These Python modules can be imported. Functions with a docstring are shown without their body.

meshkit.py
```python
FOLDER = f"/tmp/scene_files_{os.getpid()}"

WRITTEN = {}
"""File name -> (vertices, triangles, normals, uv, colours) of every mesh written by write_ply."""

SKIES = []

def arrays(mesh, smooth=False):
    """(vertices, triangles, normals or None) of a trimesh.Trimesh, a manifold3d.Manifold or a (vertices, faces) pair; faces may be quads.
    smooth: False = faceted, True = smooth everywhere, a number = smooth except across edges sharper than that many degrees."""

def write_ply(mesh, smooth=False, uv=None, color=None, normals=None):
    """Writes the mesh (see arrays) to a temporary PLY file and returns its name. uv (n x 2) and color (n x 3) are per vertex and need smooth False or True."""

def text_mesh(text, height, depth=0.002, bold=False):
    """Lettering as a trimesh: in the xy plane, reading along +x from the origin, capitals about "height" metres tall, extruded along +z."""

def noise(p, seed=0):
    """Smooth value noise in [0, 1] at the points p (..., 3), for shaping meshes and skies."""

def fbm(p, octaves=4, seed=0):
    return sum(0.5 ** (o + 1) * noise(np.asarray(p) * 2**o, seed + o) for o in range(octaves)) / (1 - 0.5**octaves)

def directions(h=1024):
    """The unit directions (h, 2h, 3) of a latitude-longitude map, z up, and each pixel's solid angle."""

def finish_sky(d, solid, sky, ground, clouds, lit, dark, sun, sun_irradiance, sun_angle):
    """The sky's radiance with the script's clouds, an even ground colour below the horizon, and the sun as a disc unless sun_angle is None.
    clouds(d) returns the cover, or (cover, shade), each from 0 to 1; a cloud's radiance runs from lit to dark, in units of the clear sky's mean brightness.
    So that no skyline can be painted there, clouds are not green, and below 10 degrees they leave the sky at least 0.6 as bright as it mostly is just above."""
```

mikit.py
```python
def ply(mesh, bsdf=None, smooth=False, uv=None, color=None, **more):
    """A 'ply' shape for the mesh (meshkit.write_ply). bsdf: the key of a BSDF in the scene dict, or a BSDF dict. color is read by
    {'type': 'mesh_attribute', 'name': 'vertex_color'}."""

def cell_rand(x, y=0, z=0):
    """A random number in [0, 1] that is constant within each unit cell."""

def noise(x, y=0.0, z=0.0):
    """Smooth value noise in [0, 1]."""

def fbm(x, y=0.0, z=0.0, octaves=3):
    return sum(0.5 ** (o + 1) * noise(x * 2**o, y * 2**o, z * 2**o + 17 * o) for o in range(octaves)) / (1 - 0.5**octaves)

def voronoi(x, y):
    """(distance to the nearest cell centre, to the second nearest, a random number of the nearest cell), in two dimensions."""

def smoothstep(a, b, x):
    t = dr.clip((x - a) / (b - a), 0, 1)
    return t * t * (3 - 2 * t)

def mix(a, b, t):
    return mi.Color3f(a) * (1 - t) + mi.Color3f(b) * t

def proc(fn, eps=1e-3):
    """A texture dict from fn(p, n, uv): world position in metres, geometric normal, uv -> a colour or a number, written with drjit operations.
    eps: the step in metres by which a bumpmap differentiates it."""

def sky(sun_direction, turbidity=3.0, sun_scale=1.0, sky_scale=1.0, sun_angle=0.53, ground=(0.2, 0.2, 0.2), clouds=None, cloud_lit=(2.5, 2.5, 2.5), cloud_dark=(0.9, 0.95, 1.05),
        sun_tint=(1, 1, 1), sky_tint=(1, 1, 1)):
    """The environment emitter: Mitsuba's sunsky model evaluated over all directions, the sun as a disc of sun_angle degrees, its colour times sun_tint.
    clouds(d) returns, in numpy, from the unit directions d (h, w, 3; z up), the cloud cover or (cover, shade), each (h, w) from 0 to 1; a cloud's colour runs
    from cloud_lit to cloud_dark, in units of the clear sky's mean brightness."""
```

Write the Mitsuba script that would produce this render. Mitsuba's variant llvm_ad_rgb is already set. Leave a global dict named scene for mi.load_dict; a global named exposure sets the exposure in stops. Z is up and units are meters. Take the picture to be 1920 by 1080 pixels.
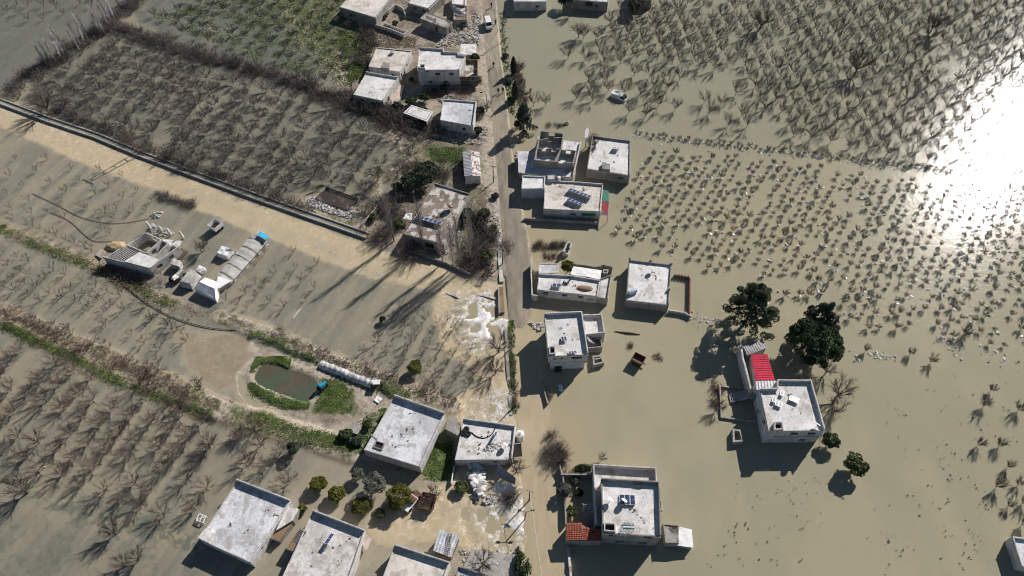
import math, random
import numpy as np, trimesh, manifold3d as m3
import mitsuba as mi, drjit as dr, mikit, meshkit
from mikit import noise, fbm, voronoi, cell_rand, smoothstep, mix, proc
from shapely.geometry import Polygon, Point, LineString

# ------------------------------------------------------------------ camera, sky, exposure
T = mi.ScalarTransform4f
CAM_H = 120.0
PITCH, ROLL, FOC = math.radians(52.334), math.radians(-0.738), 1340.0
_f = np.array([0, math.cos(PITCH), -math.sin(PITCH)]); _r = np.array([1.0, 0, 0]); _u = np.array([0, math.sin(PITCH), math.cos(PITCH)])
RIGHT = math.cos(ROLL) * _r + math.sin(ROLL) * _u
UP = -math.sin(ROLL) * _r + math.cos(ROLL) * _u
scene, labels = {}, {}
scene['camera'] = {'type': 'perspective', 'fov_axis': 'x', 'fov': 2 * math.degrees(math.atan(960 / FOC)), 'near_clip': 1.0, 'far_clip': 6000.0,
                   'to_world': T().look_at(origin=[0, 0, CAM_H], target=[float(v) for v in np.array([0, 0, CAM_H]) + _f * 100], up=[float(v) for v in UP])}
SUN_AZ, SUN_EL = math.radians(42.5), math.radians(33.2)
SUN = [math.sin(SUN_AZ) * math.cos(SUN_EL), math.cos(SUN_AZ) * math.cos(SUN_EL), math.sin(SUN_EL)]
scene['sky'] = mikit.sky(SUN, turbidity=3.0, sun_scale=1.0, sky_scale=.34, sun_tint=(.85, 1.0, 1.38))
exposure = 2.2


def gp(x, y, z=0.0):
    """The place on the level z that the photograph shows at (x, y)."""
    d = _f + RIGHT * ((x - 960) / FOC) - UP * ((y - 540) / FOC)
    return np.array([0, 0, CAM_H]) + d * ((z - CAM_H) / d[2])


def gl(pts, z=0.0):
    return np.array([gp(x, y, z) for x, y in pts])


# ------------------------------------------------------------------ helpers
def num(key):
    if key not in scene and key not in labels and not any_under.get(key):
        any_under[key] = 1
        return key
    k = any_under.get(key, 1)
    while True:
        cand = f'{key}_{k:03d}'
        k += 1
        if cand not in scene and cand not in labels:
            any_under[key] = k
            return cand


any_under = {}


def tag(key, label, cat=None, group=None, kind=None):
    d = {'label': label}
    if cat: d['category'] = cat
    if group: d['group'] = group
    if kind: d['kind'] = kind
    labels[key] = d


def thing(name, label, cat, group=None, kind=None):
    k = num(name)
    tag(k, label, cat, group, kind)
    return k


def add(key, mesh, mat, smooth=False, **kw):
    scene[key] = mikit.ply(mesh, mat, smooth, **kw)
    return key


def part(root, name, mesh, mat, smooth=False, **kw):
    return add(num(root + '__' + name), mesh, mat, smooth, **kw)


def cat_(ms):
    return trimesh.util.concatenate([as_tm(m) for m in ms])


def as_tm(m):
    if hasattr(m, 'to_mesh'):
        q = m.to_mesh()
        return trimesh.Trimesh(q.vert_properties[:, :3], q.tri_verts, process=False)
    return m


def box(cx, cy, cz, sx, sy, sz, ang=0.0):
    """manifold box, centre, sizes, turned by ang about z."""
    return m3.Manifold.cube([sx, sy, sz], True).rotate([0, 0, math.degrees(ang)]).translate([cx, cy, cz])


def obox(c, ex, ey, ez, sx, sy, sz):
    M = np.eye(4); M[:3, 0], M[:3, 1], M[:3, 2], M[:3, 3] = ex, ey, ez, c
    b = trimesh.creation.box([sx, sy, sz]); b.apply_transform(M)
    return b


def beam(p, q, w, h=None):
    """a square bar between two points."""
    p, q = np.asarray(p, float), np.asarray(q, float)
    d = q - p; L = np.linalg.norm(d); d = d / L
    s = np.cross(d, [0, 0, 1.0]) if abs(d[2]) < .95 else np.array([1.0, 0, 0]); s /= np.linalg.norm(s)
    return obox((p + q) / 2, d, s, np.cross(d, s), L, w, h or w)


def tube(pts, r, n=6):
    import_pts = np.asarray(pts, float)
    t = np.gradient(import_pts, axis=0); t /= np.linalg.norm(t, axis=1, keepdims=True)
    a = np.cross(t, np.where(np.abs(t[:, 2:]) < .9, [0, 0, 1.0], [1.0, 0, 0])); a /= np.linalg.norm(a, axis=1, keepdims=True)
    b = np.cross(t, a); th = np.arange(n) * 2 * np.pi / n
    rr = np.broadcast_to(r, (len(import_pts),))
    v = import_pts[:, None] + rr[:, None, None] * (np.cos(th)[None, :, None] * a[:, None] + np.sin(th)[None, :, None] * b[:, None])
    f = []
    for i in range(len(import_pts) - 1):
        for j in range(n):
            k = (j + 1) % n
            f += [[i * n + j, (i + 1) * n + j, (i + 1) * n + k], [i * n + j, (i + 1) * n + k, i * n + k]]
    v = v.reshape(-1, 3); c0, c1 = len(v), len(v) + 1
    v = np.vstack([v, import_pts[0], import_pts[-1]])
    e = (len(import_pts) - 1) * n
    for j in range(n):
        k = (j + 1) % n
        f += [[c0, j, k], [c1, e + k, e + j]]
    return trimesh.Trimesh(v, f, process=False)


def extr(xy, z0, z1):
    xy = np.asarray(xy, float)[:, :2]
    A = np.sum(xy[:, 0] * np.roll(xy[:, 1], -1) - np.roll(xy[:, 0], -1) * xy[:, 1])
    if A < 0: xy = xy[::-1]
    return m3.CrossSection([xy.tolist()]).extrude(z1 - z0).translate([0, 0, z0])


def inset(xy, d):
    g = Polygon(np.asarray(xy)[:, :2]).buffer(d, join_style=2)
    return np.array(g.exterior.coords)[:-1]


def hull(pts):
    return m3.Manifold.hull_points(np.asarray(pts, float).tolist()) if hasattr(m3.Manifold, 'hull_points') else trimesh.convex.convex_hull(np.asarray(pts))


def smooth_poly(pts, it=2):
    p = np.asarray(pts, float)
    for _ in range(it):
        q = np.roll(p, -1, 0)
        p = np.stack([.75 * p + .25 * q, .25 * p + .75 * q], 1).reshape(-1, p.shape[1])
    return p


def smooth_line(pts, it=2):
    p = np.asarray(pts, float)
    for _ in range(it):
        q = np.stack([.75 * p[:-1] + .25 * p[1:], .25 * p[:-1] + .75 * p[1:]], 1).reshape(-1, p.shape[1])
        p = np.vstack([p[:1], q, p[-1:]])
    return p


# ------------------------------------------------------------------ materials
def bsdf(name, base, rough=.8, spec=.3, metallic=0.0, bump=None, two=True, **kw):
    d = {'type': 'principled', 'base_color': base if isinstance(base, dict) else {'type': 'rgb', 'value': list(base)},
         'roughness': rough, 'specular': spec, 'metallic': metallic, **kw}
    if two: d = {'type': 'twosided', 'bsdf': d}
    scene[name] = d
    return name


def stained(c0, c1, c2=None, s=1.0, dark=(.5, .75), amt=.6):
    """blotchy plaster or concrete: two tones, soft large blotches, finer mottling, weather stains."""
    def fn(p, n, uv):
        big = fbm(p.x * .22 * s + 3, p.y * .22 * s, p.z * .22 * s, 3)
        fine = fbm(p.x * 1.7 * s, p.y * 1.7 * s, p.z * 1.7 * s + 9, 3)
        col = mix(c0, c1, smoothstep(.35, .65, big * .6 + fine * .4))
        if c2 is not None:
            st = smoothstep(dark[0], dark[1], fbm(p.x * .55 * s + 31, p.y * .55 * s + 7, p.z * .4, 4)) * amt
            col = mix(col, c2, st)
        crack = smoothstep(.012, .0, dr.abs(fbm(p.x * .6 * s + 11, p.y * .6 * s + 5, p.z * .5, 4) - .5)) * .35
        return col * (.91 + .18 * noise(p.x * 4.3, p.y * 4.3, p.z * 6)) * (1 - crack)
    return proc(fn)


def wall_fn(c0, c1, grime=(.17, .14, .105)):
    def fn(p, n, uv):
        f = fbm(p.x * .5, p.y * .5, p.z * .5, 3)
        streak = noise(p.x * 2.3 + 5, p.y * 2.3, p.z * .25)
        col = mix(c0, c1, smoothstep(.3, .7, f * .55 + streak * .45))
        tide = smoothstep(.75, .15, p.z + .5 * fbm(p.x * .8, p.y * .8, 0, 2))     # silt left by the flood
        col = mix(col, grime, tide * .6)
        patch = smoothstep(.6, .68, fbm(p.x * .7 + 40, p.y * .7, p.z * .9, 3))
        return mix(col, mi.Color3f(c1) * .72, patch * .55) * (.9 + .2 * noise(p.x * 5, p.y * 5, p.z * 5))
    return proc(fn)


bsdf('roof_white', stained((.76, .75, .73), (.60, .59, .565), (.36, .32, .27), 1.2, (.54, .74), .65))
bsdf('roof_beige', stained((.70, .665, .60), (.55, .52, .46), (.36, .31, .25), 1.3, (.5, .72), .65))
bsdf('roof_grey', stained((.70, .71, .73), (.48, .485, .495), (.33, .315, .295), 1.6, (.52, .7), .6))
bsdf('roof_pinkish', stained((.68, .655, .63), (.5, .475, .45), (.33, .3, .27), 1.4, (.52, .72), .65))
bsdf('roof_dirty', stained((.25, .21, .175), (.17, .14, .115), (.56, .53, .49), 1.6, (.47, .6), .95))
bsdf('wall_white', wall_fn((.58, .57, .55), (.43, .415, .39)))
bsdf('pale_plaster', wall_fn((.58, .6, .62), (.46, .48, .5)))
bsdf('pink_tile', stained((.6, .5, .43), (.48, .39, .33), (.3, .24, .2), 2, (.55, .75), .5))
bsdf('roof_peel', stained((.44, .42, .38), (.34, .32, .29), (.1, .095, .085), 1.6, (.5, .6), .9))
bsdf('roof_burnt', stained((.2, .15, .12), (.13, .1, .08), (.4, .34, .28), 1.3, (.5, .7), .8))
bsdf('canal_bed', stained((.3, .285, .23), (.2, .195, .16), None, 1))
bsdf('canal_side', stained((.5, .485, .46), (.38, .365, .34), (.2, .18, .15), 2, (.55, .75), .6))
bsdf('sand_mat', stained((.52, .4, .24), (.42, .32, .19), None, 2))
bsdf('pale_tin', stained((.66, .69, .73), (.56, .59, .63), (.4, .38, .35), 1.5, (.6, .75), .4), .4, .5)
bsdf('tarp_tunnel', stained((.5, .49, .5), (.34, .33, .34), (.7, .7, .7), 2, (.5, .65), .6), .45, .4)
bsdf('soil_mat', stained((.3, .21, .14), (.22, .155, .105), None, 2), .9, .1)
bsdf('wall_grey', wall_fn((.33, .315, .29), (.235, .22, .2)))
bsdf('wall_brown', wall_fn((.22, .16, .115), (.15, .11, .085)))
bsdf('concrete', stained((.4, .385, .36), (.29, .275, .25), (.15, .13, .11), 2, (.55, .75), .6))
bsdf('rubble_mat', stained((.58, .565, .54), (.4, .385, .36), (.2, .17, .14), 3, (.5, .7), .5))
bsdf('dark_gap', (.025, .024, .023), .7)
bsdf('pane_mat', (.03, .035, .04), .12, .5)
bsdf('frame_mat', (.28, .27, .25), .6)
bsdf('solar_cell', proc(lambda p, n, uv: mi.Color3f(.035, .06, .13) * (.8 + .4 * noise(p.x * 4, p.y * 4, p.z * 4))), .18, .5)
bsdf('alu', (.55, .56, .57), .35, .5)
bsdf('red_tin', proc(lambda p, n, uv: mi.Color3f(.54, .018, .058) * (.74 + .5 * fbm(p.x * .9, p.y * .9, 0, 3))), .4, .4)
bsdf('white_tin', stained((.62, .63, .64), (.5, .51, .52), (.26, .12, .06), 1.5, (.6, .72), .6), .45, .5)
bsdf('rusty_tin', proc(lambda p, n, uv: mix((.55, .56, .57), (.2, .085, .045), smoothstep(.5, .62, fbm(p.x * .5, p.y * 1.6, 3, 3) * .7 + .3 * noise(p.x * 5, p.y * 1.2)))), .5, .4)
bsdf('grey_tin', stained((.34, .35, .36), (.25, .255, .26), (.16, .12, .1), 1.6, (.55, .7), .5), .5, .4)
bsdf('tarp_white', proc(lambda p, n, uv: mi.Color3f(.78, .78, .77) * (.84 + .3 * fbm(p.x * 1.1, p.y * 1.1, p.z * 1.1, 3))), .55, .3)
bsdf('tarp_grey', proc(lambda p, n, uv: mix((.5, .49, .46), (.36, .345, .32), smoothstep(.35, .7, fbm(p.x * 1.3, p.y * 1.3, p.z, 3)))), .6, .3)
bsdf('blue_sheet', (.02, .3, .5), .5, .4)
bsdf('pale_blue_tin', proc(lambda p, n, uv: mi.Color3f(.42, .53, .64) * (.85 + .3 * fbm(p.x, p.y, 0, 2))), .4, .4)
bsdf('green_cloth', (.04, .16, .12), .8)
bsdf('maroon_cloth', (.22, .025, .04), .8)
bsdf('tile_red', proc(lambda p, n, uv: mi.Color3f(.32, .09, .055) * (.7 + .6 * cell_rand(dr.floor(p.x * 3.2), dr.floor(p.y * 3.0), 2)) * (.85 + .3 * fbm(p.x * 2, p.y * 2, 0, 2))), .75)
bsdf('wood', proc(lambda p, n, uv: mi.Color3f(.16, .11, .075) * (.75 + .5 * noise(p.x * 5, p.y * 5, p.z * 2))), .8)
bsdf('rust', proc(lambda p, n, uv: mi.Color3f(.15, .075, .05) * (.7 + .6 * noise(p.x * 6, p.y * 6, p.z * 6))), .75)
bsdf('hose_black', (.03, .03, .03), .6)
bsdf('tyre', (.02, .02, .02), .85)
bsdf('plastic_white', (.72, .73, .74), .35, .5)
bsdf('froth_white', (.86, .86, .85), .35, .5)
bsdf('sack_white', proc(lambda p, n, uv: mi.Color3f(.72, .71, .70) * (.8 + .35 * fbm(p.x * 2.5, p.y * 2.5, p.z * 2.5, 2))), .7)
bsdf('car_white', (.74, .74, .74), .25, .5, clearcoat=.6)
bsdf('lamp_glass', (.6, .6, .58), .15, .5)
bsdf('pole_grey', (.16, .155, .15), .7)
# trees
bsdf('bark_dark', proc(lambda p, n, uv: mi.Color3f(.125, .108, .095) * (.75 + .5 * noise(p.x * 3, p.y * 3, p.z * 3))), .9, .1)
bsdf('twig_dark', (.165, .147, .133), .9, .1)
bsdf('bark_pale', proc(lambda p, n, uv: mix((.15, .12, .1), (.46, .42, .38), smoothstep(1.0, .35, p.z))), .9, .1)       # limewashed foot
bsdf('twig_brown', proc(lambda p, n, uv: mi.Color3f(.165, .125, .108) * (.75 + .5 * noise(p.x * .2, p.y * .2))), .9, .1)
bsdf('twig_russet', proc(lambda p, n, uv: mi.Color3f(.178, .156, .142) * (.75 + .5 * noise(p.x * .25 + 7, p.y * .25))), .9, .1)
bsdf('twig_drowned', (.15, .13, .112), .9, .1)
bsdf('twig_white', (.55, .52, .5), .85, .2)
bsdf('twig_poplar', (.36, .32, .295), .85, .2)


def leaf_mat(name, a, b):
    def fn(p, n, uv):
        return mix(a, b, smoothstep(.3, .7, fbm(p.x * .9, p.y * .9, p.z * .9, 2))) * (.7 + .6 * noise(p.x * 9, p.y * 9, p.z * 9))
    bsdf(name, proc(fn), .6, .25)


leaf_mat('leaf_pine', (.04, .062, .032), (.09, .112, .06))
leaf_mat('leaf_deep', (.03, .055, .022), (.065, .1, .036))
leaf_mat('leaf_conifer', (.035, .052, .035), (.066, .086, .058))
leaf_mat('leaf_citrus', (.075, .085, .015), (.15, .15, .025))
leaf_mat('leaf_loquat', (.05, .08, .022), (.11, .14, .05))
leaf_mat('leaf_olive', (.095, .105, .085), (.16, .165, .135))
leaf_mat('grass_green', (.06, .105, .018), (.115, .165, .04))
leaf_mat('weed_dry', (.15, .125, .085), (.23, .19, .13))


def ground_fn(p, n, uv):
    """uv: u < 0 dry soil (-1 ploughed brown, -.5 pale track), u > 0 depth of the water on it; v > 0 green growth, v < 0 churned white water."""
    f1 = fbm(p.x * .35, p.y * .35, 2, 3); f2 = fbm(p.x * 1.5, p.y * 1.5, 5, 3); f3 = noise(p.x * 4.5, p.y * 4.5, 8)
    u = uv.x + (f1 - .5) * .4 + (f2 - .5) * .24 + (f3 - .5) * .08
    soil = mix((.165, .135, .105), (.44, .385, .305), smoothstep(-.95, -.4, u)) * (.6 + .5 * (f2 * .6 + f3 * .4) + .3 * noise((p.x * .42 + p.y * .9) * 2.6, (p.x * .9 - p.y * .42) * .25, 4))
    wet = mi.Color3f(.29, .24, .165) * (.85 + .3 * f2)
    shallow = mi.Color3f(.335, .295, .215) * (.9 + .2 * f1)
    row = noise((p.x * .92 - p.y * .38) * .55, (p.x * .38 + p.y * .92) * .06, 3) * .6 + .4 * noise((p.x * .92 - p.y * .38) * 1.3, (p.x * .38 + p.y * .92) * .15, 6)
    mid = mix((.30, .268, .195), (.222, .214, .167), smoothstep(.25, .75, row)) * (.9 + .2 * f2) * (.9 + .2 * f1)
    deep = mi.Color3f(.172, .17, .136) * (1.1 - .24 * row) * (.92 + .16 * f1)
    col = mix(soil, wet, smoothstep(-.35, -.1, u))
    col = mix(col, shallow, smoothstep(-.05, .15, u))
    col = mix(col, mid, smoothstep(.1, .34, u))
    col = mix(col, deep, smoothstep(.45, .95, u))
    silt = smoothstep(-.05, -.15, uv.y + (f2 - .5) * .1 + (f1 - .5) * .08) * (1 - .6 * smoothstep(-.2, -.4, uv.y))
    col = mix(col, mi.Color3f(.49, .405, .262) * (.86 + .28 * f2), silt * smoothstep(-.75, -.3, uv.x))
    g = smoothstep(.25, .75, uv.y + (f2 - .5) * .9 + (f1 - .5) * .6)
    under = smoothstep(.02, .3, u)
    green = mix(mi.Color3f(.07, .1, .028) * (.5 + f3), mi.Color3f(.125, .138, .108) * (.8 + .4 * f2), under)
    col = mix(col, green, g * .85)
    a = fbm(p.x * .34 + p.y * .1 + (f2 - .5) * 1.6, p.y * .85 - p.x * .25 + (f1 - .5) * 2.4, 3, 4)
    ridge = 1 - dr.abs(a * 2 - 1) * 3.0
    foam = smoothstep(.2, 1.3, -uv.y * 1.3 + (ridge - .6) * .24 + (f2 - .5) * .85 + (f3 - .5) * .55)
    return mix(col, (.76, .76, .74), foam)


def ground_rough(p, n, uv):
    return .95 - .55 * smoothstep(.0, .2, uv.x)


scene['ground_mat'] = {'type': 'principled', 'base_color': proc(ground_fn), 'roughness': proc(ground_rough), 'specular': .35}


def road_fn(p, n, uv):
    f1 = fbm(p.x * .3, p.y * .12, 2, 3); f2 = fbm(p.x * 1.6, p.y * .5, 5, 3); f3 = noise(p.x * 7, p.y * 7)
    asph = mi.Color3f(.232, .208, .162) * (.78 + .45 * f2)
    dust = mi.Color3f(.385, .33, .245) * (.85 + .3 * f2)
    e = smoothstep(.62, .98, dr.abs(uv.x) + (f1 - .5) * .5 + (f2 - .5) * .25)           # silt along both edges
    tracks = smoothstep(.18, .05, dr.abs(dr.abs(uv.x + .05) - .38)) * .35
    col = mix(asph, dust, dr.clip(e * .85 + smoothstep(.45, .7, f1) * .5 + tracks * .5, 0, 1))
    return col * (.9 + .2 * f3)


scene['road_mat'] = {'type': 'principled', 'base_color': proc(road_fn), 'roughness': .85, 'specular': .25}

# ------------------------------------------------------------------ flood water (right of the road) and the sheet under everything
ROAD_L = [(903, -60), (904, 0), (906, 60), (913, 130), (920, 200), (929, 300), (938, 400), (943, 500), (947, 560), (951, 640), (958, 740), (972, 800), (984, 900), (990, 1000), (992, 1120)]
ROAD_R = [(930, -60), (931, 0), (937, 60), (944, 130), (953, 200), (963, 300), (985, 400), (1003, 500), (1004, 560), (1012, 640), (1030, 740), (1040, 800), (1052, 900), (1060, 1000), (1066, 1120)]
RL, RR = gl(ROAD_L), gl(ROAD_R)
road_mid = (RL + RR) / 2


def seg_dist_dr(x, y, pts):
    best = mi.Float(1e9)
    for (ax, ay), (bx, by) in zip(pts[:-1], pts[1:]):
        dx, dy = bx - ax, by - ay
        t = dr.clip(((x - ax) * dx + (y - ay) * dy) / (dx * dx + dy * dy), 0, 1)
        best = dr.minimum(best, dr.square(x - ax - t * dx) + dr.square(y - ay - t * dy))
    return dr.sqrt(best)


RM = [(float(a), float(b)) for a, b in road_mid[[0, 3, 5, 7, 9, 11, 13, 14], :2]]


def flood_fn(p, n, uv):
    d = seg_dist_dr(p.x, p.y, RM)
    f1 = fbm(p.x * .035, p.y * .035, 4, 3); f2 = fbm(p.x * .22, p.y * .12, 1, 3)
    col = mix((.362, .327, .222), (.318, .298, .206), smoothstep(.35, .65, f1 * .6 + f2 * .4))
    col = mix(col, (.262, .262, .2), smoothstep(95, 190, p.y + 20 * (f1 - .5)) * .6)       # greener, less silty water up the valley
    silt = smoothstep(14.0, 4.0, d + 8 * (f2 - .5)) * smoothstep(190, 120, p.y)
    col = mix(col, (.40, .332, .215), silt * .6)
    bed = smoothstep(3.9, 2.6, d + 1.6 * (f2 - .5)) * smoothstep(95, 80, p.y)          # the road shining through where it is drowned
    return mix(col, mi.Color3f(.46, .385, .26) * (.85 + .3 * fbm(p.x * 1.1, p.y * .3, 6, 2)), bed * .6)


def flood_wave(p, n, uv):
    calm = .25 + .75 * smoothstep(.3, .65, fbm(p.x * .05 + 9, p.y * .05, 0, 2))
    w = fbm(p.x * .9 + p.y * .5, p.y * 1.5 - p.x * .3, 1, 2) * .022 + noise(p.x * 3.1, p.y * 4.2, 4) * .013 + noise(p.x * 7, p.y * 8, 9) * .006
    return w * calm


scene['flood_base'] = {'type': 'principled', 'base_color': proc(flood_fn), 'roughness': .132, 'specular': .3}
scene['flood_mat'] = {'type': 'bumpmap', 'arbitrary': {**proc(flood_wave, eps=.06)}, 'bsdf': scene.pop('flood_base'), 'scale': .46}
gx = np.concatenate([[-2500, -900, -400], np.arange(-260, 301, 20), [450, 900, 2500]])
gy = np.concatenate([[-1500, -300], np.arange(-40, 401, 20), [600, 1200, 4000]])
X, Y = np.meshgrid(gx, gy)
V = np.stack([X.ravel(), Y.ravel(), np.zeros(X.size)], 1)
n0, n1 = X.shape
I = np.arange(n0 * n1).reshape(n0, n1)
Fq = np.stack([I[:-1, :-1].ravel(), I[:-1, 1:].ravel(), I[1:, 1:].ravel(), I[1:, :-1].ravel()], 1)
add('flood_water', (V, Fq), 'flood_mat', True, uv=V[:, :2])
tag('flood_water', 'brown silty flood water covering the orchards right of the road', kind='structure')


# ------------------------------------------------------------------ the land left of the road
def vnoise(x, y, s, seed=0, octv=3):
    return meshkit.fbm(np.stack([x * s, y * s, np.full_like(x, .5)], -1), octv, seed)


def dline(x, y, pts):
    best = np.full(x.shape, 1e18)
    for a, b in zip(pts[:-1], pts[1:]):
        d = b[:2] - a[:2]
        t = np.clip(((x - a[0]) * d[0] + (y - a[1]) * d[1]) / (d @ d), 0, 1)
        best = np.minimum(best, (x - a[0] - t * d[0]) ** 2 + (y - a[1] - t * d[1]) ** 2)
    return np.sqrt(best)


def sdist(x, y, poly):
    """metres inside (positive) or outside (negative) of the polygon."""
    ins = np.zeros(x.shape, bool)
    for a, b in zip(poly, np.roll(poly, -1, 0)):
        c = (a[1] > y) != (b[1] > y)
        with np.errstate(divide='ignore', invalid='ignore'):
            ins ^= c & (x < (b[0] - a[0]) * (y - a[1]) / (b[1] - a[1]) + a[0])
    d = dline(x, y, np.vstack([poly, poly[:1]]))
    return np.where(ins, d, -d)


def sstep(a, b, x):
    t = np.clip((x - a) / (b - a), 0, 1)
    return t * t * (3 - 2 * t)


DIRT = gl([(-120, 160), (-40, 196), (0, 213), (80, 246), (160, 280), (240, 312), (330, 345), (420, 386), (520, 426), (620, 462), (700, 492), (770, 508), (840, 530), (900, 552), (945, 562)])
CANAL = [(-60, 166), (0, 189), (90, 223), (180, 253), (262, 287), (370, 327), (482, 368), (590, 406), (690, 441)]
POND = smooth_poly(gl([(497, 679), (526, 681), (544, 691), (571, 698), (591, 707), (600, 722), (594, 740), (581, 756), (564, 756), (540, 746), (517, 738), (491, 728), (473, 714), (478, 699), (487, 686)])[:, :2])
HEDGE1 = [(0, 425), (60, 455), (120, 480), (180, 503), (250, 540), (330, 572), (410, 596), (470, 616), (540, 642), (620, 676), (700, 708), (780, 738), (850, 762)]
BAND_A = [(0, 588), (60, 612), (130, 642), (210, 676), (290, 712), (360, 744), (430, 778), (510, 800), (580, 822), (660, 850)]
BAND_B = [(10, 610), (60, 636), (120, 662), (190, 700), (250, 727), (320, 752), (400, 783)]
DITCH = [(470, 626), (540, 655), (620, 690), (700, 722), (770, 748)]


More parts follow.
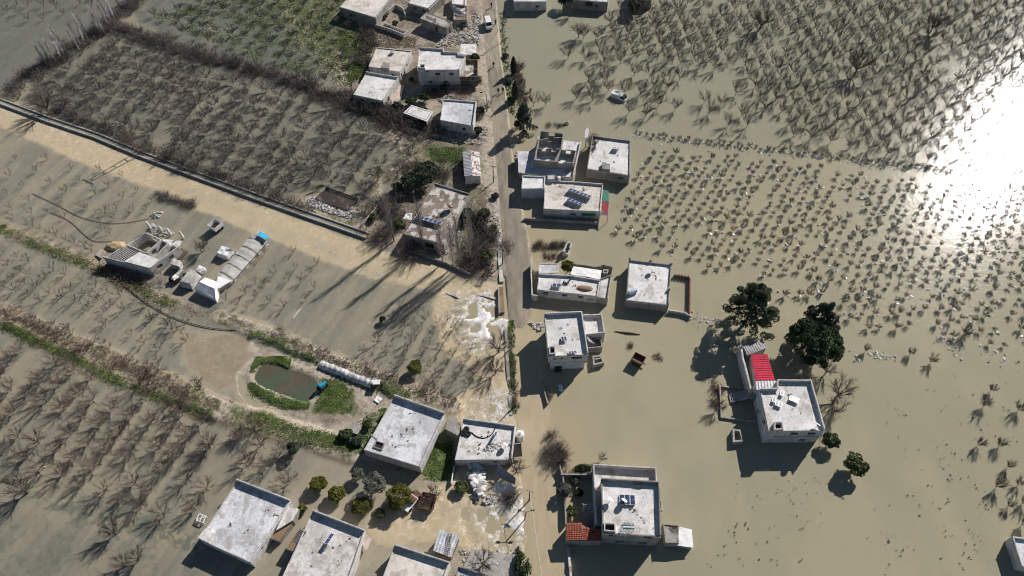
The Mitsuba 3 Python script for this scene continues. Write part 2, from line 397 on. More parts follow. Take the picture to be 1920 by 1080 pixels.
def land(x, y):
    """height, u (dry or under water), v (green or churned) of the land at x, y."""
    n1 = vnoise(x, y, .045, 1); n2 = vnoise(x, y, .18, 2); n3 = vnoise(x, y, .5, 3)
    u = .42 + (n1 - .5) * .75 + (n2 - .5) * .25
    v = np.full_like(x, -.02)
    z = np.full_like(x, .06)
    M = lambda pts, soft, amp=3.0: sstep(-soft, soft, sdist(x, y, gl(pts)[:, :2]) + (n2 - .5) * amp * 2)
    def go(cur, to, w): return cur + (to - cur) * np.clip(w, 0, 1)
    # fields
    m = M([(-200, -150), (300, -150), (230, 20), (100, 110), (20, 165), (-200, 190)], 3); u = go(u, 1.0 + (n1 - .5) * .3, m); v = go(v, .3 + .4 * (n1 - .4), m)
    m = M([(235, 20), (300, -150), (760, -150), (700, 70), (690, 130), (660, 185), (560, 150), (330, 85)], 3); u = go(u, .8 + (n1 - .5) * .5, m); v = go(v, .55 + (n1 - .5) * .9, m)
    m = M([(470, -60), (760, -60), (715, 60), (690, 130), (640, 150), (560, 70)], 5); v = go(v, .7 + (n2 - .5) * .6, m * .9); u = go(u, -.85 + (n2 - .5) * .3, m * .9)
    m = M([(100, 120), (210, 50), (330, 95), (560, 160), (700, 200), (870, 260), (930, 290), (900, 350), (690, 430), (400, 330), (30, 190)], 3); u = go(u, .72 + (n1 - .5) * .5, m); v = go(v, .22 + .4 * (n1 - .5), m)
    m = M([(640, 100), (760, 60), (920, 60), (920, 300), (760, 300), (700, 230), (640, 180)], 3); u = go(u, -.72 + (n2 - .5) * .5 + (n3 - .5) * .3, m); v = go(v, .25 + .6 * (n1 - .5), m)     # village
    m = M([(640, -60), (920, -60), (915, 110), (690, 70)], 3); u = go(u, -.72 + (n2 - .5) * .5, m); v = go(v, .12 + .5 * (n2 - .5), m)
    m = M([(800, 275), (880, 280), (930, 300), (935, 520), (860, 520), (720, 440), (700, 330)], 3); u = go(u, -.75 + (n2 - .5) * .6, m); v = go(v, .4 + (n1 - .5) * .9, m)
    m = M([(800, 275), (870, 275), (870, 310), (810, 300)], 2); v = go(v, 1, m)
    m = M([(560, 350), (690, 380), (700, 440), (560, 400)], 1.5); u = go(u, -.3, m); v = go(v, .35, m)
    # lower left: shallow, grey green towards the frame's foot
    m = M([(-200, 640), (60, 640), (320, 760), (560, 850), (560, 960), (400, 1020), (300, 1200), (-250, 1200)], 3); u = go(u, .46 + (n1 - .5) * .5, m); v = go(v, .12 + .3 * (n1 - .5), m)
    m = M([(-200, 960), (60, 930), (200, 1000), (380, 1040), (340, 1200), (-250, 1200)], 3); u = go(u, .7, m); v = go(v, .28, m)
    m = M([(50, 905), (150, 940), (260, 960), (400, 1000), (370, 1040), (250, 1010), (120, 975), (50, 940)], 2); v = go(v, .62, m); u = go(u, .2, m)
    # pond surroundings: ploughed strip, track, grass
    m = M([(330, 620), (470, 625), (490, 690), (470, 740), (400, 720), (330, 690)], 3); u = go(u, -.08, m); v = go(v, -.02, m)
    m = M([(468, 628), (560, 655), (650, 692), (720, 722), (760, 760), (740, 800), (700, 850), (620, 840), (520, 790), (450, 740), (455, 690), (480, 665)], 1.5, 1.5); u = go(u, -.72 + (n3 - .5) * .5, m); v = go(v, .18 + .3 * (n2 - .5), m)
    d = dline(x, y, smooth_line(gl([(500, 660), (540, 680), (600, 706), (650, 735), (690, 752), (720, 775)]))); u = go(u, -.55, sstep(2.2, .8, d)); v = go(v, -.02, sstep(2.0, .6, d))
    for k in range(5):                                              # tractor ruts round the pond
        d = dline(x, y, smooth_line(gl([(448, 700 + 7 * k), (470, 735 + 8 * k), (520, 770 + 8 * k), (590, 797 + 8 * k), (650, 800 + 9 * k), (700, 780 + 10 * k)])))
        u = go(u, -.58, sstep(.8, .2, d) * .8); v = go(v, -.02, sstep(.7, .2, d) * .7); z = z - .06 * sstep(.6, .1, d)
    m = M([(604, 712), (640, 716), (664, 735), (662, 770), (615, 776), (585, 772), (600, 745)], 1.5, 1.5); v = go(v, 1.1, m)
    m = M([(560, 800), (660, 815), (730, 760), (800, 750), (850, 800), (870, 900), (800, 905), (660, 860)], 3, 3); u = go(u, -.5, m); v = go(v, .75 + (n1 - .5), m)
    m = M([(800, 830), (840, 830), (855, 890), (835, 902), (790, 890)], 1.5, 1); v = go(v, 1.15, m)
    m = M([(720, 720), (800, 745), (930, 790), (930, 800), (830, 770), (740, 740)], 1.5, 1); u = go(u, -.5, m); v = go(v, .25, m)
    # lower middle: water rushing over a yard
    m = M([(560, 930), (700, 890), (860, 900), (985, 900), (990, 1100), (560, 1100)], 4); u = go(u, .13 + (n1 - .5) * .4, m); v = go(v, -.04, m)
    m = M([(440, 890), (560, 860), (700, 880), (800, 930), (700, 960), (600, 960)], 3); u = go(u, .3 + (n1 - .5) * .5, m); v = go(v, .12, m)
    # the dirt track beside the canal, dry along its crown, drowned towards the middle
    d = dline(x, y, smooth_line(DIRT))
    w = 3.4 + (n2 - .5) * 2.4
    dry = sstep(.0, 1.0, np.clip((-x - 42) / 60, 0, 1))
    u = go(u, -.36 * dry + .03 * (1 - dry) + (n2 - .5) * .28, sstep(w + 1.8, w - 1.2, d)); v = go(v, -.15, sstep(w + 1.5, w - .5, d))
    dd = dline(x, y, smooth_line(gl([(300, 332), (420, 392), (560, 450), (640, 480), (720, 520)]))); u = go(u, .12, sstep(4.0, 1.2, dd) * .8); v = go(v, -.12, sstep(3.2, .8, dd + (n2 - .5) * 3))
    # rough banks: green along the hedges
    for pts, w, uu, vv, zz in ((HEDGE1[:6], 1.1, -.2, .3, .2), (HEDGE1[6:], 1.5, -.45, .4, .35), (BAND_A, 2.2, -.1, .12, .2), (BAND_A[5:], 1.8, -.3, .6, .3), (BAND_B, .8, -.2, .75, .2), (DITCH, .7, -.4, .4, .2)):
        d = dline(x, y, smooth_line(gl(pts)))
        m = sstep(w + .8, w - .6, d + (n2 - .5) * 2.2); u = go(u, uu, m); v = go(v, vv + (n1 - .5) * .6, m); z = z + zz * m * (.5 + n3)
    d = dline(x, y, smooth_line(gl([(0, 432), (100, 470), (180, 505), (260, 540)])) + np.array([.4, 1.6, 0])); u = go(u, -.15, sstep(1.6, .5, d))
    d = dline(x, y, gl(CANAL)); m = sstep(2.2, 1.2, d + (n2 - .5) * 1.5); v = go(v, .4, m * .8); u = go(u, -.2, m)
    # pond: a bank round it, the bed below
    s = sdist(x, y, POND)
    m = sstep(-2.2, -.6, s + (n2 - .5) * 3.5) * sstep(.8, -.2, s); v = go(v, .5 + (n3 - .5) * .5, m); u = go(u, -.4, m); z = z + .25 * m
    z = np.where(s > 0, .1 - 1.1 * sstep(0, 2.2, s), z); v = go(v, .4, sstep(0, .6, s)); u = go(u, -.8, sstep(0, .8, s))
    # foam where the flood pours across the road
    for cx, cy, r, a in ((905, 590, 5.5, .95), (880, 598, 5, .62), (922, 612, 4.5, 1.05), (895, 628, 5, .7), (860, 575, 4.5, .35), (925, 573, 3.0, .7), (945, 590, 4.0, .75), (962, 582, 3.5, .4),
                         (950, 950, 5.0, .62), (935, 975, 5, .62), (905, 960, 5, .35), (880, 910, 4.5, .35), (945, 1000, 4, .6), (860, 960, 5, .25), (800, 960, 5, .18), (970, 985, 3.5, .75),
                         (930, 700, 4, .28), (940, 760, 4, .6), (890, 770, 4, .35), (925, 785, 3.5, .45), (740, 975, 5, .15)):
        c = gp(cx, cy)
        f = np.exp(-((x - c[0]) ** 2 + (y - c[1]) ** 2) / (r * r)) * a
        v = np.where(f > .06, np.minimum(v, v * (1 - np.clip(f * 4, 0, 1)) - f), v); u = go(u, .2, f * 1.5)
        z = z + f * (n3 - .5) * .7
    edge = np.interp(y, RL[::-1, 1][np.argsort(RL[::-1, 1])], RL[::-1, 0][np.argsort(RL[::-1, 1])])
    out = x - edge
    dryroad = sstep(96, 108, y)
    m = sstep(-4.5, -1.0, out + (n2 - .5) * 3) * dryroad; u = go(u, -.5 + (n3 - .5) * .4, m * .85); v = go(v, .02 + .7 * (n2 - .5), m * .7); z = z + .14 * sstep(-5, -1, out) * dryroad
    out = out - 1.4 * dryroad
    z = np.where(out > -1.2, z - .4 * sstep(-1.2, 1.8, out), z) + (n3 - .5) * .05 * (u < .0)
    return z, u, v


STEP = .42
ax, ay = np.arange(-175, 14, STEP), np.arange(24, 232, STEP)
# beyond the frame the land goes on in coarse cells
ax = np.concatenate([[-1500, -700, -400, -280, -220, -195], ax])
ay = np.concatenate([[-600, -200, -60, 0, 14], ay, [245, 265, 300, 380, 600, 1200, 2500]])
X, Y = np.meshgrid(ax, ay)
z, u, v = land(X.ravel(), Y.ravel())
I = np.arange(X.size).reshape(X.shape)
Fq = np.stack([I[:-1, :-1].ravel(), I[:-1, 1:].ravel(), I[1:, 1:].ravel(), I[1:, :-1].ravel()], 1)
keep = z[Fq].max(1) > -.25
add('flooded_ground', (np.stack([X.ravel(), Y.ravel(), z], 1), Fq[keep]), 'ground_mat', True, uv=np.stack([u, v], 1))
tag('flooded_ground', 'low farmland left of the road under shallow muddy water', kind='structure')


def ground_z(x, y):
    return float(land(np.array([float(x)]), np.array([float(y)]))[0][0])


# pond water
bsdf('pond_mat', proc(lambda p, n, uv: mix(mix((.085, .108, .072), (.105, .092, .066), smoothstep(.45, .55, fbm(p.x * .18, p.y * .18, 3, 2))), (.12, .1, .075), smoothstep(.55, .7, fbm(p.x * .7, p.y * .7, 1, 3)))), .15, .3, two=False)
pp = inset(POND, .6)
add('pond_water', extr(pp, -.6, .03), 'pond_mat')
tag('pond_water', 'dark green water of the small round pond among grass', kind='structure')

# the road: crowned, a little above the water, sinking under it towards the viewer
rows = []
ts = np.linspace(0, len(RL) - 1, 260)
for t in ts:
    i = min(int(t), len(RL) - 2); f = t - i
    a, b = RL[i] * (1 - f) + RL[i + 1] * f, RR[i] * (1 - f) + RR[i + 1] * f
    for k in np.linspace(-1, 1, 15):
        q = a + (b - a) * (k + 1) / 2
        depth = .34 - .40 * float(sstep(7.2, 9.2, np.float64(t)))
        wob = (vnoise(q[:1], q[1:2], .35, 7)[0] - .5) * .8
        rows.append([q[0] + wob * (abs(k) > .99), q[1], depth - (.12 if k > 0 else .10) * abs(k) ** 3 - .35 * (k > .99 or (k < -.99 and t > 7.3)) - .06 * (k < -.99) - (.10 * max(0, k) if t > 5.5 else 0), k, q[1] / 10])
rows = np.array(rows)
I = np.arange(len(rows)).reshape(260, 15)
Fq = np.stack([I[:-1, :-1].ravel(), I[1:, :-1].ravel(), I[1:, 1:].ravel(), I[:-1, 1:].ravel()], 1)
add('road', (rows[:, :3], Fq), 'road_mat', True, uv=rows[:, 3:])
tag('road', 'dusty village road that runs into the flood', kind='structure')

# ------------------------------------------------------------------ houses
def edge_frame(xy, i):
    a, b = xy[i], xy[(i + 1) % len(xy)]
    d = b - a; L = np.hypot(*d); d = d / L
    return a, d, np.array([d[1], -d[0]]), L                     # start, along, outward, length (counter-clockwise polygon)


def shell(root, xy, zr, par, roof, wall, wins=(), base=-1.2, over=.05, slab=.2, band=None, pth=.2, wall_name='wall'):
    """walls with window recesses, a roof slab and a parapet on the edges that have one; zr is the roof's level."""
    xy = np.asarray(xy)[:, :2]
    body = extr(xy, base, zr - slab)
    frames = []
    for (e, t, z, w, h) in wins:
        a, d, o, L = edge_frame(xy, e)
        c = a + d * (t * L)
        body -= box(c[0], c[1], z, w, .5, h, math.atan2(d[1], d[0]))
        frames.append((c, d, o, z, w, h))
    part(root, wall_name, body, wall)
    part(root, 'roof', extr(inset(xy, over), zr - slab + .003, zr), roof)
    pm = m3.Manifold()
    for i, p in enumerate(par):
        if p <= .01: continue
        a, d, o, L = edge_frame(xy, i)
        c = a + d * L / 2 - o * pth / 2
        q = box(c[0], c[1], zr + p / 2 - .02, L, pth, p + .04, math.atan2(d[1], d[0]))
        pm = q if pm.is_empty() else pm + q
    if not pm.is_empty():
        part(root, 'parapet', pm, wall)
    for (c, d, o, z, w, h) in frames:
        th = math.degrees(math.atan2(d[1], d[0])); cc = c - o * .19
        fr = m3.Manifold.cube([w, .07, h], True) - m3.Manifold.cube([w - .16, .2, h - .16], True) + m3.Manifold.cube([.07, .06, h - .1], True)
        k = part(root, 'door' if z - h / 2 < .4 and h > 1.6 else 'window', fr.rotate([0, 0, th]).translate([cc[0], cc[1], z]), 'frame_mat')
        part(k, 'pane', box(cc[0] - o[0] * .05, cc[1] - o[1] * .05, z, w - .02, .02, h - .02, math.radians(th)), 'pane_mat')
    if band:
        e, z = band
        a, d, o, L = edge_frame(xy, e)
        c = a + d * L / 2 + o * .06
        part(root, 'ledge', box(c[0], c[1], z, L + .1, .12, .16, math.atan2(d[1], d[0])), wall)


def house(name, label, pts, h, par, roof, wall, wins=(), cat='house', group=None, **kw):
    """pts: the outline of the parapet's top in the photograph (SW, SE, NE, NW ...), whose level is h."""
    k = thing(name, label, cat, group)
    xy = gl(pts, h)[:, :2]
    A = np.sum(xy[:, 0] * np.roll(xy[:, 1], -1) - np.roll(xy[:, 0], -1) * xy[:, 1])
    assert A > 0, label
    zr = h - max(par)
    shell(k, xy, zr, par, roof, wall, wins, **kw)
    return k, xy, zr


def solar(label, p0, p1, z, n, w=1.0, l=1.65, tilt=32, group=None, hi=.25):
    """a row of n panels along p0 -> p1 (photograph), facing left of that direction, on legs on the level z."""
    a, b = gp(*p0, z), gp(*p1, z)
    d = b - a; L = np.linalg.norm(d); d /= L
    o = np.array([-d[1], d[0], 0]); t = math.radians(tilt)
    up = -o * math.cos(t) + np.array([0, 0, 1]) * math.sin(t); nrm = np.cross(d, up)
    if nrm[2] < 0: nrm = -nrm
    k = thing('solar_array', label, 'solar array', group)
    w = L / n
    legs = []
    for i in range(n):
        c = a + d * (w * (i + .5)) + up * l / 2 + np.array([0, 0, hi])
        f = part(k, 'panel', cat_([obox(c, d, up, nrm, w - .05, l, .05)]), 'alu')
        part(f, 'cells', cat_([obox(c + nrm * .03 + up * s * l * .24, d, up, nrm, w - .13, l * .46, .012) for s in (-1, 1)]), 'solar_cell')
    for i in range(n + 1):
        q = a + d * (w * i)
        legs += [beam(q, q + [0, 0, hi + .02], .05), beam(q + up * l * .9 * np.array([1, 1, 0]), q + up * l * .9 + [0, 0, hi], .05), beam(q + [0, 0, hi], q + up * l + [0, 0, hi], .045)]
    part(k, 'stand', cat_(legs), 'alu')
    return k


def hatch(root, pts, z, h=1.0, th=.18, mat='wall_white', name='roof_hatch'):
    xy = gl(pts, z + h)[:, :2]
    b = extr(xy, z - .05, z + h)
    k = part(root, name, b - extr(inset(xy, -th), z, z + h + 1), mat)
    part(k, 'floor', extr(inset(xy, -th + .004), z - .04, z + .02), 'dark_gap')
    return k


def block(name, label, cat, pts, z0, h, mat, lid=None):
    k = thing(name, label, cat)
    xy = gl(pts, z0 + h)[:, :2]
    part(k, 'wall', extr(xy, z0, z0 + h - .12), mat)
    part(k, 'roof', extr(inset(xy, .05), z0 + h - .12, z0 + h), lid or mat)
    return k


def dish(label, x, y, z, r=.55, az=0.75, el=.75, mat='plastic_white'):
    k = thing('satellite_dish', label, 'satellite dish')
    c = gp(x, y, z)
    rr = np.linspace(0, r, 6); prof = np.stack([rr, rr ** 2 * .45], 1)
    prof = np.vstack([prof, prof[::-1] + [0, -.03]])
    m = trimesh.creation.revolve(prof, sections=18)
    R = trimesh.transformations.rotation_matrix(math.pi / 2 - el, [-math.cos(az), math.sin(az), 0])
    m.apply_transform(R); m.apply_translation(c + [0, 0, .95])
    part(k, 'reflector', m, mat, 40)
    nd = R[:3, :3] @ [0, 0, 1]
    part(k, 'mast', cat_([tube([c, c + [0, 0, .95]], .045), tube([c + [0, 0, .95 - r * .5], c + [0, 0, .95] + nd * r * .9], .02)]), 'pole_grey')


def wall_run(name, label, cat, pts, h, th=.22, mat='concrete', z0=-.6, jag=0, seed=0, per=1.2):
    """a free-standing wall along points of the photograph (at its top), with a broken top edge if jag."""
    r = random.Random(seed)
    k = thing(name, label, cat)
    p = gl(pts, h)
    for a, b in zip(p[:-1], p[1:]):
        d = (b - a)[:2]; L = np.hypot(*d); d = d / L; o = np.array([-d[1], d[0]]) * th / 2
        n = max(2, int(L / per)) if jag else 1
        tops = [h + (r.uniform(-jag, jag * .2) if jag else 0) for _ in range(n + 1)]
        ms = []
        for i in range(n):
            s0, s1 = a[:2] + d * L * i / n, a[:2] + d * (L * (i + 1) / n)
            if i == 0: s0 = s0 - d * th / 2
            if i == n - 1: s1 = s1 + d * (th / 2 - .003)
            q = [[*(s + o * e), zz] for s, tz in ((s0, tops[i]), (s1, tops[i + 1] if jag else tops[i])) for e in (-1, 1) for zz in (z0, tz)]
            ms.append(hull(q))
        part(k, 'wall', cat_(ms), mat)
    return k


def sheet(root, name, pts3, mat, th=.05, corr=0.0, pitch=.3, along=0, sag=0.0, n=24, seed=0):
    """a roofing sheet or cloth over four corners, with corrugations or slack."""
    A, B, C, D = [np.asarray(q, float) for q in pts3]                # around the rim
    L = np.linalg.norm(B - A) if along == 0 else np.linalg.norm(D - A)
    nu = max(4, int(L / pitch * 4)) if corr else n
    us, vs = (np.linspace(0, 1, nu + 1), np.linspace(0, 1, 9 if corr else n + 1))
    if along == 1: us, vs = vs, us
    U, Vv = np.meshgrid(us, vs, indexing='ij')
    P = (A * ((1 - U) * (1 - Vv))[..., None] + B * (U * (1 - Vv))[..., None] + C * (U * Vv)[..., None] + D * ((1 - U) * Vv)[..., None])
    if corr: P[..., 2] += corr * np.sign(np.sin((U if along == 0 else Vv) * L / pitch * 2 * np.pi)) * .5 + .02 * meshkit.noise(P * .8 + seed)
    if sag: P[..., 2] += sag * (meshkit.fbm(P * [.9, .9, 0] + seed * 7.3, 3, seed) - .5) * 2
    m, k = P.shape[:2]
    I = np.arange(m * k).reshape(m, k); N = m * k
    q = np.stack([I[:-1, :-1].ravel(), I[1:, :-1].ravel(), I[1:, 1:].ravel(), I[:-1, 1:].ravel()], 1)
    bot = P - [0, 0, th]
    rim = np.concatenate([I[:-1, 0], I[-1, :-1], I[::-1, -1][:-1], I[0, ::-1][:-1]])
    rim2 = np.roll(rim, -1)
    side = np.stack([rim, rim + N, rim2 + N, rim2], 1)
    V = np.vstack([P.reshape(-1, 3), bot.reshape(-1, 3)])
    F = np.vstack([q, q[:, ::-1] + N, side])
    return part(root, name, (V, F), mat, 35 if not corr else False)


def chunks(rng, pts, s0, s1, sink=.3):
    """broken concrete: irregular hulls at the places given."""
    ms = []
    for p in pts:
        s = rng.uniform(s0, s1)
        q = rng.uniform(-1, 1, (9, 3)) * [s, s * rng.uniform(.5, 1), s * rng.uniform(.3, .7)]
        h = trimesh.convex.convex_hull(q)
        h.apply_translation(np.asarray(p) + [0, 0, s * (.4 - sink)])
        ms.append(h)
    return trimesh.util.concatenate(ms)


def rubble(label, pts, n, s0=.12, s1=.5, top=.8, seed=0, mat='rubble_mat', name='rubble_heap', cat='rubble'):
    rng = np.random.default_rng(seed)
    poly = gl(pts)[:, :2]; lo, hi = poly.min(0), poly.max(0)
    out = []
    while len(out) < n:
        q = rng.uniform(lo, hi, (400, 2)); s = sdist(q[:, 0], q[:, 1], poly)
        for (x, y), d in zip(q, s):
            if d > 0: out.append([x, y, .15 + top * min(1, d / 1.5) * rng.uniform(0, 1)])
    k = thing(name, label, cat)
    labels[k]['kind'] = 'stuff'
    add(k, chunks(rng, out[:n], s0, s1), mat)
    return k


def stairs(label, p0, p1, z0, z1, w, n=9, mat='concrete', name='outside_stair'):
    """a flight from p0 (photograph, level z0) up to p1 (level z1), each step a part."""
    k = thing(name, label, 'stairs')
    a, b = gp(*p0, z0), gp(*p1, z1)
    d = (b - a)[:2]; L = np.hypot(*d); d = d / L; ang = math.atan2(d[1], d[0])
    for i in range(n):
        c = a[:2] + d * L * (i + .5) / n; zt = z0 + (z1 - z0) * (i + 1) / n
        part(k, 'step', box(c[0], c[1], zt - .13, L / n - .01, w, .26, ang), mat)
    o = np.array([-d[1], d[0]])
    for s in (-1, 1):
        q = [np.array([*(e + o * s * (w / 2 + .06)), zz]) for e, zz in ((a[:2], z0 + .05), (b[:2], z1 + .05))]
        part(k, 'stringer', beam(q[0], q[1], .1, .3), mat)
    return k


W = lambda e, ts, z, w=1.1, h=.95: [(e, t, z, w, h) for t in ts]

# two storeys, red tin annexe, right of the middle
kA, xyA, zA = house('flooded_house', 'two-storey white house with red tin annexe, standing alone in the water on the right', [(1443, 805), (1547.7, 804.2), (1521.5, 711.8), (1458, 711), (1457.5, 727), (1426.5, 727.5)], 5.4,
                    [.14, .75, .75, .75, .75, .2], 'roof_white', 'wall_white', W(0, (.5, .82), 3.6, 1.5, .95) + W(0, (.72,), 1.0, 1.3, .8) + W(0, (.1,), 1.25, .8, .4) + W(5, (.35, .7), 3.4, .9, 1.1) + W(5, (.3,), 1.1, .9, 1.0), band=(0, 2.45))
hatch(kA, [(1452, 805.5), (1470, 804.5), (1467, 790), (1452, 790)], zA, 1.0)
dish('satellite dish on the near right corner of the red annexe house', 1530, 801, zA)
for i, (x, y, n, t) in enumerate([(1464, 733, 1, 'single upright solar panel at the back of the trio on the red annexe house roof'), (1449, 745, 1, 'dark solar panel at the left of the lower cluster on the red annexe house roof'), (1455, 751.5, 2, 'pair of tilted pale solar panels in the lower cluster on the red annexe house roof'), (1481, 742, 3, 'row of three solar panels on the right of the red annexe house roof')]):
    solar(t, (x, y), (x + 5.6 * n, y + 2.3 * n), zA, n, l=1.25, tilt=10)
k = thing('tin_roof', 'white corrugated tin roof between red annexe and main house', 'roof')
sheet(k, 'sheet', [gp(1416, 714.5, 4.3), gp(1456, 713.8, 4.4), gp(1457.5, 726.5, 4.4), gp(1418, 731, 4.2)], 'white_tin', corr=.09, pitch=.55)
part(k, 'wall', extr(gl([(1418.5, 730), (1456.5, 726), (1455.5, 714.6), (1417, 715.4)], 4.2), -1, 4.0), 'wall_white')
kR = thing('red_annexe', 'long annexe with bright crimson corrugated roof behind the white house', 'annexe')
sheet(kR, 'roof', [gp(1407.6, 664, 3.0), gp(1438.8, 664, 3.3), gp(1452.8, 712.6, 3.3), gp(1417, 713.4, 3.0)], 'red_tin', corr=.055, pitch=.5, along=1)
part(kR, 'wall', extr(gl([(1418, 712), (1452, 711.5), (1438, 665.5), (1409, 665.5)], 2.7), -1, 2.6), 'wall_white')
wall_run('annexe_wall', 'tall narrow plastered wall along the left of the red annexe', 'wall', [(1389, 648), (1396, 680), (1409, 731)], 3.2, .35, 'wall_white', jag=.25, seed=2)
k = thing('grey_shed', 'shed under a sagging grey tin roof beside the pine tree', 'shed')
sheet(k, 'roof', [gp(1401, 666, 2.9), gp(1439, 652.4, 2.6), gp(1429, 635, 2.9), gp(1392, 648, 3.1)], 'grey_tin', corr=.06, pitch=.5, sag=.12)
part(k, 'wall', extr(gl([(1403, 664.5), (1437, 652), (1428, 637), (1394, 649.5)], 2.4), -1, 2.4), 'wall_grey')
k = thing('blue_canopy', 'narrow pale blue tin canopy along the left wall of the white house', 'canopy')
sheet(k, 'roof', [gp(1417, 733, 3.3), gp(1428, 733, 4.2), gp(1432, 767.5, 4.2), gp(1423, 768, 3.3)], 'pale_blue_tin', corr=.05, pitch=.4, along=1)
part(k, 'strut', cat_([beam(gp(1417.5, 734, 3.2), gp(1417.5, 734, 3.2) * [1, 1, 0], .1), beam(gp(1423.5, 767, 3.2), gp(1423.5, 767, 3.2) * [1, 1, 0], .1)]), 'pole_grey')
stairs('long concrete stair rising to the left wall of the red annexe house', (1368, 748), (1415, 736), .1, 2.3, 1.5, 12)
wall_run('yard_wall', 'low flooded yard wall of posts left of the red annexe house', 'wall', [(1412, 729), (1350, 723), (1353, 781), (1416, 790)], .55, .25, jag=.15, seed=4)
hatch(thing('water_tank', 'open concrete tank standing in the shadow left of the red annexe house', 'tank'), [(1374.5, 829), (1395, 827), (1389, 806), (1374, 803.5)], -.4, 1.5, .3, 'concrete', 'basin')

# two storeys with a terrace, beside the breach
kB, xyB, zB = house('roadside_house', 'two-storey house with white flat roof and walled terrace, nearest the rushing breach', [(1028.8, 664.5), (1103.4, 661.1), (1091.3, 583), (1020.7, 586.3)], 5.6,
                    [.18, .85, .85, .25], 'roof_white', 'wall_white', W(0, (.72,), 3.9, 2.1, .75) + W(0, (.34,), 3.9, .5, .4) + W(0, (.17,), 3.9, .7, .4), base=2.55)
xl = gl([(1033, 667), (1098, 664), (1089, 590), (1024, 593)], 5.6)[:, :2] + [.1, .25]
part(kB, 'lower_wall', extr(xl, -1.2, 2.55), 'pale_plaster')
a, d, o, L = edge_frame(xl, 0); c = a + d * L * .22 + o * .25
part(kB, 'door', box(c[0], c[1], .6, 1.3, .5, 1.4, math.atan2(d[1], d[0])), 'dark_gap')
hatch(kB, [(1030, 663.5), (1042, 662.5), (1041, 648), (1029.5, 648.5)], zB, .7)
solar('two solar panels in the middle of the roadside house roof', (1051.5, 633), (1062, 632.5), zB, 2, l=1.1, tilt=15)
solar('low solar panel rack at the near edge of the roadside house roof', (1065.5, 660.5), (1080, 659), zB, 3, l=.9)
k = thing('terrace', 'walled concrete terrace on the right of the roadside house', 'terrace')
shell(k, gl([(1098, 627), (1134.5, 623.2), (1129, 588.4), (1093.6, 589)], 3.3), 2.4, [.9, .9, .9, .2], 'roof_white', 'wall_white')
k = thing('stair_yard', 'small walled stair yard below the terrace of the roadside house', 'yard')
shell(k, gl([(1102, 653), (1129.6, 650.4), (1127, 631), (1099, 632)], 2.0), .7, [1.3, 1.3, .3, .2], 'concrete', 'wall_grey')
stairs('short stair climbing from the stair yard to the terrace house', (1118, 643), (1102, 636), .8, 3.0, 1.1, 7)
k = thing('water_tank', 'two-chamber open concrete tank in the water beside the roadside house', 'tank')
hatch(k, [(1113, 684.5), (1133.5, 679.6), (1127.7, 665.4), (1110.7, 667)], -.4, 1.5, .3, 'concrete', 'basin')
part(k, 'divider', beam(gp(1112, 675.5, .9), gp(1130, 671.5, .9), .22, .5), 'concrete')
wall_run('garden_wall', 'thin leaning wall in the water below the roadside house', 'wall', [(1018.6, 710.8), (1021, 732), (1026.7, 755)], .8, .2, 'wall_grey', jag=.12, seed=6)

# single storey, square, with the dentil fence
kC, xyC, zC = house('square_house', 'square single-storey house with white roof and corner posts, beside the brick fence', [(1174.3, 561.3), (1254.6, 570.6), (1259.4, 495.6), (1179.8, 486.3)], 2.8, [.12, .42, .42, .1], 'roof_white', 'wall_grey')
for q in ((1180.5, 487), (1219.5, 491), (1258.5, 496), (1254, 544)):
    c = gp(*q, zC)
    part(kC, 'column_stub', box(c[0], c[1], zC + .4, .42, .42, .86, -.1), 'concrete')
k = thing('water_tank', 'bluish horizontal water tank on the square house roof', 'tank')
c = gp(1186, 547, zC + .5); d = gp(1191, 545, zC + .5) - c; d /= np.linalg.norm(d)
part(k, 'barrel', tube([c - d * .95, c - d * .9, c + d * .9, c + d * .95], [.3, .5, .5, .3], 14), 'pale_blue_tin', 40)
part(k, 'cradle', cat_([beam(c - d * .6 - [0, 0, .6], c - d * .6 - [0, 0, .3], .5), beam(c + d * .6 - [0, 0, .6], c + d * .6 - [0, 0, .3], .5)]), 'concrete')
dish('small satellite dish near the middle back of the square house roof', 1222, 510, zC, .5)
# fence of stacked blocks, each block a part
k = thing('block_fence', 'openwork fence of small reddish blocks around the flooded yard', 'fence')
path = gl([(1263.8, 514.4), (1293.8, 519), (1292.8, 588)], .8)
for a, b in zip(path[:-1], path[1:]):
    n = int(np.linalg.norm(b - a) / .62); d = (b - a) / np.linalg.norm(b - a); ang = math.atan2(d[1], d[0])
    part(k, 'footing', box(*((a + b) / 2)[:2], .1, np.linalg.norm(b - a), .3, 1.0, ang), 'wall_brown')
    for i in range(n):
        c = a + (b - a) * (i + .5) / n
        part(k, 'block', box(c[0], c[1], .8, .36, .26, .42, ang), 'tile_red' if i % 3 else 'wall_grey')
wall_run('yard_wall', 'low white wall sloping down to the water right of the square house', 'wall', [(1255, 580.5), (1284, 585), (1296, 591)], 1.0, .25, 'wall_white', jag=.2, seed=9, per=2.5)

